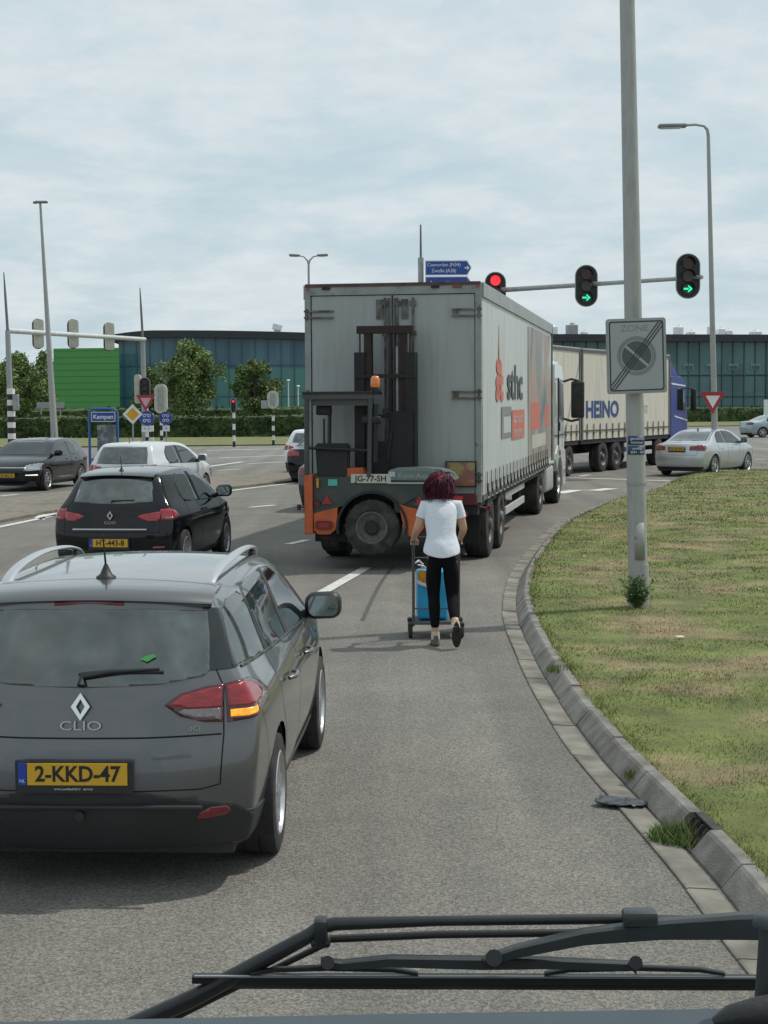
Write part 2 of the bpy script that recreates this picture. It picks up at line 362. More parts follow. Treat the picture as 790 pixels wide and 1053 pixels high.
def blades(name, P, hs, ws, m, parent=None, lean=.5, seed=1):
    """many single-triangle grass blades in one mesh"""
    g = np.random.default_rng(seed); n = len(P); P = np.array(P); a = g.uniform(0, 2*np.pi, n); h = np.array(hs); wd = np.array(ws)
    dx = np.cos(a)*wd/2; dy = np.sin(a)*wd/2; la = g.uniform(0, 2*np.pi, n); lm = g.uniform(0, lean, n)*h
    V = np.zeros((n, 3, 3)); V[:,0] = P; V[:,0,0] -= dx; V[:,0,1] -= dy; V[:,1] = P; V[:,1,0] += dx; V[:,1,1] += dy
    V[:,2] = P; V[:,2,0] += np.cos(la)*lm; V[:,2,1] += np.sin(la)*lm; V[:,2,2] += h
    me = bpy.data.meshes.new(name); me.vertices.add(n*3); me.vertices.foreach_set('co', V.reshape(-1)); me.loops.add(n*3); me.loops.foreach_set('vertex_index', np.arange(n*3, dtype=np.int32))
    me.polygons.add(n); me.polygons.foreach_set('loop_start', np.arange(0, n*3, 3, dtype=np.int32)); me.polygons.foreach_set('loop_total', np.full(n, 3, dtype=np.int32)); me.update()
    me.materials.append(m); o = bpy.data.objects.new(name, me); col.objects.link(o)
    if parent: o.parent = parent
    return o
m_blade = mat('grass blades', (.135,.175,.040), .8, var=.45, vs=2.2, c2=(.265,.22,.10), cs=.9, cth=(.47,.70), spec=.2)
g = np.random.default_rng(5); P = []; H = []; W = []
for y0, y1, dens, hh, ww in [(5.5,9,4200,.018,.0045),(9,13,2600,.019,.006),(13,19,1200,.021,.009),(19,30,480,.025,.015),(30,56,170,.032,.026)]:
    yy = g.uniform(y0, y1, int(dens*(y1-y0)*(1.2+.30*y1)))
    for y in yy:
        ex = float(edge_x(y)); x = ex+abs(g.uniform(0, 1.2+.30*y1))-.02
        if x*1700/y > 400+8: continue
        q = noise2(x, y, .55, 7.3)+.5*noise2(x, y, 2.3, 1.1)
        if q > .3 and g.random() < .45: continue
        P.append((x, y, vz(x, y)-.004)); H.append(hh*g.uniform(.4, 1.25)*(1+.5*noise2(x, y, 1.2, 5)+(.8 if x < ex+.1 else 0))); W.append(ww*g.uniform(.6, 1.3))
go = blades('grass', P, H, W, m_blade, lean=1.3); tag(go, 'short mown grass with bare brown patches on the verge beside the kerb', 'grass', kind='stuff')
def tuft(name, label, c, rad, h, n, seed=3, m=None):
    g = np.random.default_rng(seed); P = []; H = []; W = []
    for _ in range(n):
        a = g.uniform(0, 6.28); r = rad*math.sqrt(g.random()); P.append((r*math.cos(a), r*math.sin(a), 0)); H.append(h*g.uniform(.35, 1)*(1-.5*r/rad)); W.append(g.uniform(.006,.016))
    o = blades(name, P, H, W, m or mat('weed green', (.085,.15,.032), .75, var=.45, vs=14, c2=(.19,.18,.08), cs=9), lean=.9, seed=seed); o.location = c; return tag(o, label, 'weeds')
def leafy(name, label, c, rad, h, n, ls, seed, m):
    """low leafy weed: stems with small diamond leaves"""
    r_ = random.Random(seed); e = empty(name, label, 'weeds', c); sb = BM(); lb = BM()
    for _ in range(n):
        a = r_.uniform(0, 6.28); tip = Vector((math.cos(a)*rad*r_.random(), math.sin(a)*rad*r_.random(), h*r_.uniform(.35, 1)))
        tube(sb, [(tip.x*.15, tip.y*.15, 0), (tip.x*.5, tip.y*.5, tip.z*.6), tip], .0025, 3)
        for k in range(9):
            p = tip*(.3+.7*k/8)+Vector((r_.gauss(0,.015), r_.gauss(0,.015), r_.gauss(0,.01))); d = Vector((r_.uniform(-1,1), r_.uniform(-1,1), r_.uniform(-.2,.7))).normalized(); s2 = d.cross(Vector((r_.uniform(-1,1), r_.uniform(-1,1), 1))).normalized()
            L_ = ls*r_.uniform(.6,1.3); lb.faces.new([lb.verts.new(p), lb.verts.new(p+d*L_*.5+s2*L_*.22), lb.verts.new(p+d*L_), lb.verts.new(p+d*L_*.5-s2*L_*.22)])
    link('stems', sb, m, e); link('leaves', lb, m, e); return e
m_weed = mat('leafy weed', (.06,.125,.03), .6, var=.4, vs=10, c2=(.13,.17,.06), cs=6)
pb = G(657,622,.12)
leafy('weed_clump', 'bushy dark green weed growing at the foot of the thick lamp post', Vector((pb.x-.06, pb.y-.28, .11)), .2, .36, 90, .05, 4, m_weed)
lb_ = G(735,481,.12)
tuft('weed_clump', 'rough tuft of tall grass round the foot of the far lamp post', Vector((lb_.x-.1, lb_.y-.5, .1)), .9, .34, 1400, 5)
gl = G(701,862,.02); tuft('weed_clump', 'tuft of green grass growing out of the gutter at the drain inlet', Vector((gl.x+.0, gl.y+.02, .01)), .17, .15, 620, 8, m=mat('gutter grass', (.10,.17,.035), .75, var=.4, vs=12, c2=(.2,.2,.08), cs=9))
g2 = G(566,690,.1); tuft('weed_clump', 'small weeds on the inner edge of the kerb beyond the drain', Vector((g2.x+.12, g2.y, .1)), .16, .1, 260, 9)
g3 = G(655,806,.02); tuft('weed_clump', 'dry grass tuft wedged in a kerb joint behind the scrap of plastic', Vector((g3.x+.0, g3.y+.05, .05)), .07, .09, 120, 10)
# scrap of dark plastic lying on the gutter
bm = BM(); bmesh.ops.create_grid(bm, x_segments=10, y_segments=7, size=.5)
for v in bm.verts:
    x, y = v.co.x, v.co.y; v.co.x = x*.3+.03*mnoise.noise(Vector((x*4, y*4, 9))); v.co.y = y*.2+.04*mnoise.noise(Vector((x*3, y*3, 2))); v.co.z = .012+.03*abs(mnoise.noise(Vector((x*5, y*5, 4))))
fs = [f for f in bm.faces if (f.calc_center_median().x+.1)**2/.03+(f.calc_center_median().y)**2/.02 > 1.7]; bmesh.ops.delete(bm, geom=fs, context='FACES')
o = link('plastic_scrap', bm, mat('scrap plastic', (.04,.045,.05), .35, var=.4, vs=30), smooth=True); q = G(641,829); o.location = (q.x, q.y, .012); o.rotation_euler = (0,0,R(-18)); sm = o.modifiers.new('s', 'SOLIDIFY'); sm.thickness = .003
tag(o, 'crumpled dark grey scrap of plastic lying against the kerb', 'litter')

# hedges ------------------------------------------------
m_hedge = mat('hedge foliage', (.04,.068,.022), .9, var=.5, vs=3.5, c2=(.075,.105,.035), cs=1.4, bump=1., bs=12)
def hedge(label, a, b, wd, z0, z1, seed, cards=3500):
    a = Vector(a); b = Vector(b); L_ = (b-a).length; n = int(L_/.5); d = (b-a)/L_; s = Vector((d.y, -d.x, 0)); r_ = random.Random(seed); bm = BM(); rings = []
    for i in range(n+1):
        p = a+d*(L_*i/n); ring = []
        for u, v in [(0,z0),(0,(z0+z1)*.5),(.04,z1*.92+z0*.08),(.3,z1),(.7,z1),(.96,z1*.92+z0*.08),(1,(z0+z1)*.5),(1,z0)]:
            q = p+s*(u*wd-wd/2); ring.append(bm.verts.new((q.x+r_.uniform(-.1,.1), q.y+r_.uniform(-.1,.1), v+r_.uniform(-.07,.07)+.12*mnoise.noise(Vector((q.x*.2, q.y*.2, seed))))))
        rings.append(ring)
    for i in range(n):
        for k in range(7): bm.faces.new((rings[i][k], rings[i+1][k], rings[i+1][k+1], rings[i][k+1]))
    for _ in range(cards):
        p = a+d*r_.uniform(0, L_)+s*r_.uniform(-wd/2, wd/2)*1.03; z = r_.uniform(z0, z1+.12); 
        if z < z1-.1: p = a+d*r_.uniform(0, L_)+s*(wd/2+.05)*r_.choice((-1,1))
        q = Vector((p.x, p.y, z)); e1 = Vector((r_.gauss(0,1), r_.gauss(0,1), r_.gauss(0,1))).normalized()*.16; e2 = e1.cross(Vector((r_.gauss(0,1), r_.gauss(0,1), r_.gauss(0,1)))).normalized()*.1
        bm.faces.new([bm.verts.new(q-e1), bm.verts.new(q+e2), bm.verts.new(q+e1), bm.verts.new(q-e2)])
    o = link('hedge', fixn(bm), m_hedge); tag(o, label, 'hedge')
hedge('long clipped dark hedge in front of the trees and the green wall', (-60,114,0), (6,118,0), 1.6, 0, 1.42, 2, 9000)
hedge('pale low hedge standing higher behind the dark clipped hedge', (-60,132,0), (8,136,0), 1.5, 0, 1.95, 3, 4000)
hedge('dark hedge along the foot of the right glass office building', (14,178,0), (75,196,0), 2.0, 0, 1.55, 4, 4000)
m_lawn = mat('lawn', (.15,.175,.055), .95, var=.25, vs=.8, c2=(.15,.14,.06), cs=.4, bump=.4, bs=6)
bm = BM(); sheet(bm, [(-80,87,0),(-21,89.5,0),(0,93,0),(9,97,0),(9,113,0),(-80,113,0)], .03); struct('lawn', bm, m_lawn)
bm = BM(); sheet(bm, [(16,137,0),(26,149,0),(60,162.5,0),(120,168,0),(120,192,0),(60,186,0),(16,172,0)], .03); struct('lawn', bm, m_lawn)

# trees ------------------------------------------------
def tree(label, x, y, h, rx, trunk_h, seed, m, ls=.26, n=4200, group=None, cat='tree', shape=1.):
    r_ = random.Random(seed); e = empty('tree', label, cat, (x, y, 0), group=group); tb = BM(); lb = BM()
    tube(tb, [(0,0,-.1),(.05,0,trunk_h*.5),(-.05,.05,trunk_h),(0,0,h*.6),(0,0,h*.85)], [.17*h/7,.14*h/7,.12*h/7,.07*h/7,.02], 8)
    cl = []
    for i in range(44):
        a = r_.uniform(0, 6.28); t = r_.random(); z = trunk_h+(h-trunk_h)*(.06+.9*t); rr = rx*math.sin(math.pi*min(1, (.18+.82*t)**shape))**.7*r_.uniform(.35,.95)
        c = Vector((math.cos(a)*rr, math.sin(a)*rr, z)); cl.append((c, rx*r_.uniform(.14,.34)))
        tube(tb, [(0,0,max(trunk_h*.8, z-rr*.9)), c*.5+Vector((0,0,z*.42)), c], [.05*h/7,.035*h/7,.012], 5)
    for i in range(n):
        c, cr = r_.choice(cl); d = Vector((r_.gauss(0,1), r_.gauss(0,1), r_.gauss(0,.8))); q = c+d.normalized()*cr*r_.random()**.45*(1.25 if r_.random() < .12 else 1)
        e1 = Vector((r_.gauss(0,1), r_.gauss(0,1), r_.gauss(0,1))).normalized()*ls*r_.uniform(.5,1.1)*.5; e2 = e1.cross(Vector((r_.gauss(0,1), r_.gauss(0,1), r_.gauss(0,1)))).normalized()*ls*.3
        lb.faces.new([lb.verts.new(q-e1), lb.verts.new(q+e2), lb.verts.new(q+e1), lb.verts.new(q-e2)])
    link('trunk', fixn(tb), mat('bark', (.09,.075,.055), .95, var=.3, vs=4), e); link('crown', lb, m, e); return e
m_leaf1 = mat('broad leaves', (.13,.20,.055), .7, var=.35, vs=.9, c2=(.20,.25,.085), cs=.7)
m_leaf2 = mat('dark leaves', (.095,.15,.048), .7, var=.35, vs=.9, c2=(.14,.19,.065), cs=.7)
def txy(px, Y): p = PT(px, 414, Y); return p.x
tree('round bushy tree behind the left signal gantry post', txy(17,127), 127, 5.9, 2.6, 1.2, 11, m_leaf1, n=13000)
tree('larger leafy tree in front of the left glass building', txy(196,124), 124, 6.9, 2.45, 1.3, 12, m_leaf1, n=14000)
tree('smaller narrow tree between the two striped signal posts', txy(262,122), 122, 5.9, 1.9, 1.3, 13, m_leaf2, n=9000, shape=1.35)
tree('young thin tree left of the larger leafy tree by the glass building', txy(152,130), 130, 5.4, 1.4, 1.0, 14, m_leaf2, n=4500)
tree('far small tree between the left tree and the leaning lamp post', txy(47,230), 230, 9.4, 2.9, 1.5, 15, m_leaf1, n=1800, ls=.6)
tree('far dark tree at the left edge of the photograph', txy(4,240), 240, 7.6, 4.5, 1.5, 16, m_leaf2, n=2200, ls=.6)
bm = BM(); r_ = random.Random(8)
for i in range(9000):
    x = -110+r_.random()*150; y = 420+r_.uniform(-6, 6); hmax = 9+3*mnoise.noise(Vector((x*.05, 0, 0)))+1.5*mnoise.noise(Vector((x*.3, 5, 0))); z = hmax*(1-r_.random()**1.6)
    q = Vector((x, y, z)); e1 = Vector((r_.gauss(0,1), r_.gauss(0,1), r_.gauss(0,1))).normalized()*1.1; e2 = e1.cross(Vector((r_.gauss(0,1), 1, r_.gauss(0,1)))).normalized()*.8
    bm.faces.new([bm.verts.new(q-e1), bm.verts.new(q+e2), bm.verts.new(q+e1), bm.verts.new(q-e2)])
tag(link('woodland', bm, m_leaf2), 'far belt of dark woodland behind the left trees', 'woodland', kind='stuff')

# buildings ------------------------------------------------
def facade_mat(name, c1, c2, rough=.08):
    m = bpy.data.materials.new(name); m.use_nodes = True; n = m.node_tree.nodes; l = m.node_tree.links; b = n['Principled BSDF']
    t = n.new('ShaderNodeTexCoord'); mp = n.new('ShaderNodeMapping'); mp.inputs['Scale'].default_value = (.74, .74, .3); l.new(t.outputs['Object'], mp.inputs[0])
    sn = n.new('ShaderNodeVectorMath'); sn.operation = 'FLOOR'; l.new(mp.outputs[0], sn.inputs[0])
    wn = n.new('ShaderNodeTexWhiteNoise'); l.new(sn.outputs[0], wn.inputs[0])
    nz = n.new('ShaderNodeTexNoise'); nz.inputs['Scale'].default_value = .12; nz.inputs['Detail'].default_value = 5; l.new(t.outputs['Object'], nz.inputs[0])
    ad = n.new('ShaderNodeMath'); ad.operation = 'MULTIPLY_ADD'; ad.inputs[1].default_value = .35; l.new(wn.outputs[0], ad.inputs[0]); l.new(nz.outputs[0], ad.inputs[2])
    mr = n.new('ShaderNodeMapRange'); mr.inputs[1].default_value = .4; mr.inputs[2].default_value = .95; l.new(ad.outputs[0], mr.inputs[0])
    mx = n.new('ShaderNodeMixRGB'); mx.inputs[1].default_value = (*c1, 1); mx.inputs[2].default_value = (*c2, 1); l.new(mr.outputs[0], mx.inputs[0]); l.new(mx.outputs[0], b.inputs['Base Color'])
    b.inputs['Roughness'].default_value = rough; return m
m_roofd = mat('dark roof edge', (.03,.035,.042), .6, var=.1)
m_mull = mat('mullion steel', (.10,.14,.15), .5, .3)
def unit(px, py, Y): return PT(px, py, Y)
# left glass building
A = Vector((txy(123,171), 171, 0)); B = Vector((txy(385,172.5), 172.5, 0)); d = (B-A).normalized(); Lw = (B-A).length; nrm = Vector((d.y, -d.x, 0))
FR = Matrix(((d.x, -nrm.x, 0, A.x), (d.y, -nrm.y, 0, A.y), (0,0,1,0), (0,0,0,1)))      # local x along, y back, z up
lbd = empty('office_building', 'left blue glass building with a gently arched dark roof behind the trees', 'building', A); lbd.matrix_world = FR
def zroof(x): return 9.85-.9*((x-4.5)/Lw)**2*1.0-.3*max(0,(3.5-x)/3.5)**1.6
bm = BM(); n = 40; v0 = []; v1 = []
pr = [(x, zroof(x)-.75) for x in np.linspace(0, Lw, n)]
prism(bm, [(0,0)]+[(Lw,0)]+pr[::-1], 24, Matrix(((1,0,0,0),(0,0,1,0),(0,1,0,0),(0,0,0,1)))); link('glass_wall', fixn(bm), facade_mat('blue curtain wall', (.03,.085,.135), (.075,.17,.225)), lbd)
bm = BM(); top = [(x, zroof(x)) for x in np.linspace(-.6, Lw+.4, n)]; bot = [(x, z-.75) for x, z in top]
prism(bm, bot+top[::-1], 26, Matrix(((1,0,0,0),(0,0,1,-.8),(0,1,0,0),(0,0,0,1)))); link('roof', fixn(bm), m_roofd, lbd)
bm = BM()
for x in np.arange(.5, Lw, 1.35): box2(bm, (x-.035,-.14,0), (x+.035,-.003,zroof(x)-.76))
for z in (3.0, 6.2): box2(bm, (0,-.1,z), (Lw,-.004,z+.07))
link('mullions', bm, mat('mullion blue', (.035,.10,.14), .4, .3), lbd)
bm = BM(); box2(bm, (9.0,-.05,.2), (23.5,-.002,5.9)); link('lobby_glass', bm, facade_mat('green tinted glass', (.06,.18,.18), (.09,.24,.22), .25), lbd)
for x in (16.3, 21.8):
    r0 = empty('roof_unit', None, None, (0,0,0)); r0.parent = lbd
    bm = BM(); q = zroof(x); box(bm, (x, 3, q+.45), (.9,.9,.5), rot=Matrix.Rotation(R(-22), 4, 'Y')) if False else box(bm, (0,0,0), (1.0,1.0,.55), rot=Matrix.Rotation(R(14), 4, 'Y')); bmesh.ops.translate(bm, verts=bm.verts, vec=(x, 3, q+.62)); box2(bm, (x-.35,2.7,q-.3), (x+.35,3.3,q+.4)); bpy.data.objects.remove(r0)
    link('skylight', bm, mat('white metal', (.85,.86,.87), .4), lbd)
# green wall block
A2 = Vector((txy(56,161.6), 161.6, 0)); B2 = Vector((txy(123.5,160.2), 160.2, 0)); d = (B2-A2).normalized(); Lg = (B2-A2).length; nrm = Vector((d.y, -d.x, 0))
gw = empty('green_block', 'windowless bright green box building left of the glass building', 'building', A2)
gw.matrix_world = Matrix(((d.x, -nrm.x, 0, A2.x), (d.y, -nrm.y, 0, A2.y), (0,0,1,0), (0,0,0,1)))
m_gr = mat('green cladding', (.09,.31,.085), .6, var=.05, vs=.4)
bm = BM(); prism(bm, [(0,0),(Lg,0),(Lg-1.6,3.2),(-.4,3.2)], 6.45, T((0,0,1.3))); fixn(bm)
link('cladding', bm, m_gr, gw)
bm = BM(); box2(bm, (.2,.3,0), (Lg-.4,3,1.3)); link('plinth', bm, mat('dark plinth', (.02,.025,.02), .8), gw)
bm = BM()
for z in np.arange(1.9, 7.7, .62): box2(bm, (.01,-.02,z), (Lg,-.002,z+.04))
link('joints', bm, mat('green joint', (.028,.2,.026), .6), gw)
# white rail in front of it
wr = empty('crash_rail', 'low white rail running below the green wall', 'rail', (0,0,0)); bm = BM(); p0 = PT(60,430.5,140); p1 = PT(93,430.5,140); p2 = PT(118,430.5,140)
box2(bm, (p0.x,139.95,p0.z-.12), (p2.x,140.05,p0.z+.1)); link('beam', bm, mat('white metal'), wr)
for x in np.linspace(p0.x+.2, p2.x-.2, 4): bm = BM(); box2(bm, (x-.05,140.06,0), (x+.05,140.16,p0.z+.1)); link('post', bm, mt_galv, wr)
# right glass building
A3 = Vector((txy(480,190), 190, 0)); B3 = Vector((txy(860,199), 199, 0)); d = (B3-A3).normalized(); Lr = (B3-A3).length; nrm = Vector((d.y, -d.x, 0))
rb = empty('office_building', 'right long glass office building with flat black roof edge and white roof units', 'building', A3)
rb.matrix_world = Matrix(((d.x, -nrm.x, 0, A3.x), (d.y, -nrm.y, 0, A3.y), (0,0,1,0), (0,0,0,1)))
Zr = 10.0
bm = BM(); box2(bm, (0,0,0), (Lr,22,Zr-.8)); link('glass_wall', bm, facade_mat('teal curtain wall', (.022,.07,.08), (.10,.21,.22)), rb)
bm = BM(); box2(bm, (-.5,-1.2,Zr-.8), (Lr+.5,22.5,Zr+.05)); link('roof', bm, m_roofd, rb)
bm = BM()
for x in np.arange(.3, Lr, 1.4): box2(bm, (x-.04,-.16,0), (x+.04,-.003,Zr-.81))
link('mullions', bm, m_mull, rb)
bm = BM(); box2(bm, (0,-.1,5.2), (Lr,-.004,5.35)); box2(bm, (0,-.1,2.7), (Lr,-.004,2.8)); link('transoms', bm, mat('transom dark', (.02,.035,.04), .6), rb)
bm = BM(); box2(bm, (0,-.02,.0), (Lr,-.001,.9)); link('sill_band', bm, mat('pale sill', (.2,.24,.2), .7), rb)
for x in np.arange(1.7+1.4*4, Lr, 2.8):
    if PT(0,0,1) and True:
        bm = BM(); box2(bm, (x-.62,-.12,5.95), (x+.62,-.02,6.65)); o = link('opening_window', bm, mat('pale window frame', (.16,.25,.28), .2), rb)
        bm = BM(); box2(bm, (x-.5,-.14,6.03), (x+.5,-.1205,6.4)); link('pane', bm, mt_glass, o)
ux = [(txy(p,198)-A3.x)*(Lr/(B3.x-A3.x)) for p in (570, 591, 604, 703, 716, 738, 748, 756, 786)]
for k, x in enumerate(ux):
    bm = BM(); hh = (1.1,1.3,.5,1.1,.55,1.2,.9,.7,.6)[k]; wd = (1.2,1.2,.6,.9,.8,.6,.9,.8,1.2)[k]; box2(bm, (x-wd/2,2.5,Zr), (x+wd/2,3.7,Zr+hh), bev=.08); cyl(bm, (x+.1,3.1,Zr+hh-.05), (x+.1,3.1,Zr+hh+.25), wd*.32, wd*.2, 12)
    link('roof_unit', bm, mat('white metal') if k not in (1,) else mt_galv, rb)

# small pale litter and leaves scattered on the verge
r_ = random.Random(31)
for k in range(9):
    y = r_.uniform(8, 30); x = float(edge_x(y))+r_.uniform(.3, 1+.12*y); bm = BM(); s_ = r_.uniform(.02,.05)
    vs_ = [bm.verts.new((s_*math.cos(a)*r_.uniform(.6,1.2), s_*.6*math.sin(a)*r_.uniform(.6,1.2), r_.uniform(.0,.012))) for a in (0,1.2,2.3,3.3,4.4,5.4)]; bm.faces.new(vs_)
    o = link('paper_scrap', bm, mat('pale scrap', (.6,.58,.5), .8, var=.2)); o.location = (x, y, vz(x, y)+.02); tag(o, 'tiny pale scrap lying in the short grass of the verge', 'litter', 'tiny pale scraps on the verge')

# ================================================================ CARS
AX = Matrix(((0,0,1,0),(0,1,0,0),(-1,0,0,0),(0,0,0,1)))      # local z -> +x
def wheel(parent, x, y, r, w_, style='spoke', n_sp=5, rimr=None, side_=1, z=None, rim_m=None, seg=36):
    """tyre with its outer face at x (sign = side_), rim as a sub-part"""
    z = r if z is None else z; rr = rimr or r*.66; bm = BM(); M_ = T((x, y, z)) @ Matrix.Diagonal((side_, 1, 1, 1)) @ AX
    lathe(bm, [(rr*.9,-w_),(rr,-w_),(r*.86,-w_),(r*.965,-w_*.95),(r,-w_*.82),(r,-w_*.55),(r*.985,-w_*.53),(r*.985,-w_*.47),(r,-w_*.45),(r,-w_*.18),(r*.965,-w_*.05),(r*.86,0),(rr*1.02,-.006),(rr,-.02),(rr*.9,-.05)], M_, seg, close=False)
    t = link('wheel', fixn(bm), mt_rubber, parent, smooth=35)
    bm = BM()
    if style == 'truck':
        lathe(bm, [(rr*1.0,-.012),(rr*.94,-.03),(rr*.88,-.09),(rr*.62,-.11),(rr*.5,-.05),(rr*.32,-.04),(rr*.3,0.0),(rr*.24,.02),(.001,.02)], M_, 28, close=False)
        for k in range(8):
            a = k*math.pi/4; cyl(bm, M_ @ Vector((rr*.42*math.cos(a), rr*.42*math.sin(a), -.05)), M_ @ Vector((rr*.42*math.cos(a), rr*.42*math.sin(a), -.02)), .018, n=6)
    else:
        lathe(bm, [(rr*1.015,-.008),(rr*.97,-.002),(rr*.93,-.012),(rr*.91,-.03)], M_, seg, close=False)
        hub = .02 if style == 'spoke' else .025
        lathe(bm, [(rr*.24,-.06),(rr*.22,-.012),(rr*.1,-.006),(.001,-.006)], M_, 16, close=False)
        nn = n_sp
        for k in range(nn):
            a = 2*math.pi*k/nn+.3; ca, sa = math.cos(a), math.sin(a)
            for dlt in ((-.13, .13) if style == 'twin' else (0,)):
                w0 = rr*(.10 if style != 'twin' else .05); w1 = rr*(.17 if style != 'twin' else .07)
                P_ = [(rr*.15,-w0+dlt*rr*.5),(rr*.94,-w1+dlt*rr*1.6),(rr*.94,w1+dlt*rr*1.6),(rr*.15,w0+dlt*rr*.5)]
                Mr = M_ @ Matrix.Rotation(a, 4, 'Z')
                q = [bm.verts.new(Mr @ Vector((px_, py_, zz_))) for (px_, py_), zz_ in zip(P_, (-.012,-.018,-.018,-.012))]; q2 = [bm.verts.new(Mr @ Vector((px_, py_, zz_))) for (px_, py_), zz_ in zip(P_, (-.05,-.06,-.06,-.05))]
                bm.faces.new(q); 
                for j in range(4): bm.faces.new((q[j], q2[j], q2[(j+1)%4], q[(j+1)%4]))
    bm.normal_update(); fixn(bm)
    o = link('rim', bm, [rim_m or mt_alu, mt_black], t, smooth=30)
    if style != 'truck':
        for p in o.data.polygons:      # the recessed back disc is dark
            c = o.data.vertices[p.vertices[0]].co
            pass
    bm = BM(); lathe(bm, [(rr*.915,-.025),(rr*.9,-.08),(rr*.86,-.105),(.001,-.105)], M_, seg, close=False)
    if style != 'truck': link('brake_disc', bm, mat('dark inner rim', (.06,.06,.062), .6, .3), t)
    else: bm.free()
    return t

def lerp_prof(P, z):
    if z <= P[0][0]: return P[0][1]
    for (a, b), (c, d) in zip(P, P[1:]):
        if z <= c: return b+(d-b)*(z-a)/(c-a)
    return P[-1][1]
def smooth_prof(P):
    """piecewise cubic (monotone enough) resampling"""
    Q = catmull([Vector((a, b, 0)) for a, b in P], 5); return [(q.x, q.y) for q in Q]
def car_body(S, sub=2):
    top = S['top']; W = smooth_prof(S['W']); rear = smooth_prof(S['rear']); front = smooth_prof(S['front']); L = S['L']
    zb = S.get('zb', .2); hl = [0,.045,.16,.30,.42,.53,.63,.72,.8,.87,.93,.975,1]; tl = [-1,-.93,-.72,-.4,0,.4,.72,.93,1]
    yl = [t_[0] for t_ in top]; n = len(top)
    rt = lerp_prof(rear, top[0][1]); ft = lerp_prof(front, top[-1][1])
    def taper(y, z):
        a = max(0, (S['tr'][0]-y)/S['tr'][0]); b = max(0, (y-(L-S['tf'][0]))/S['tf'][0])
        t_ = 1-S['tr'][1]*a**2.2-S['tf'][1]*b**2.2
        gz = max(0, min(1, (z-S['belt'])/.2)); t_ -= gz*S.get('trg', .06)*max(0, min(1, (S.get('gr0', 2.2)-y)/S.get('gr0', 2.2)))**1.3
        return t_
    def pos(i, h, t_):
        zt = top[i][1]; z = zb+(zt-zb)*h
        wr = max(0, 1-(yl[i]-yl[0])/.55) ; wf = max(0, 1-(yl[-1]-yl[i])/.45)
        # the plan corner: ends bulge in the middle, corners swept back
        y = yl[i]+wr*(lerp_prof(rear, z)-rt)+wf*(lerp_prof(front, z)-ft)
        sw = abs(t_)**3
        y += wr**2*S['cr']*sw*(1.0 if z < S['belt'] else S.get('crt', 1.15)); y -= wf**2*S['cf']*sw
        x = t_*lerp_prof(W, z)*taper(y, z)
        if h > .999: z -= S.get('crown', .035)*t_*t_
        elif h > .9: z -= S.get('crown', .035)*t_*t_*(h-.9)*10
        if h < .001: z += 0
        return Vector((x, y, z))
    bm = BM(); V = {}
    def v(i, j, k):
        key = (i, j, k)
        if key not in V: V[key] = bm.verts.new(pos(i, hl[j], tl[k]))
        return V[key]
    nh = len(hl); ntl = len(tl)
    for i in range(n-1):
        for j in range(nh-1):
            bm.faces.new((v(i,j,ntl-1), v(i+1,j,ntl-1), v(i+1,j+1,ntl-1), v(i,j+1,ntl-1))); bm.faces.new((v(i,j,0), v(i,j+1,0), v(i+1,j+1,0), v(i+1,j,0)))
        for k in range(ntl-1):
            bm.faces.new((v(i,nh-1,k), v(i,nh-1,k+1), v(i+1,nh-1,k+1), v(i+1,nh-1,k))); bm.faces.new((v(i,0,k), v(i+1,0,k), v(i+1,0,k+1), v(i,0,k+1)))
    for j in range(nh-1):
        for k in range(ntl-1):
            bm.faces.new((v(0,j,k), v(0,j,k+1), v(0,j+1,k+1), v(0,j+1,k))); bm.faces.new((v(n-1,j,k), v(n-1,j+1,k), v(n-1,j+1,k+1), v(n-1,j,k+1)))
    fixn(bm)
    me = bpy.data.meshes.new('tmp'); bm.to_mesh(me); bm.free(); o = bpy.data.objects.new('tmp', me); col.objects.link(o)
    m = o.modifiers.new('s', 'SUBSURF'); m.levels = sub; m.render_levels = sub; dg = bpy.context.evaluated_depsgraph_get()
    me2 = bpy.data.meshes.new_from_object(o.evaluated_get(dg)); bpy.data.objects.remove(o)
    b2 = BM(); b2.from_mesh(me2); fixn(b2); return b2
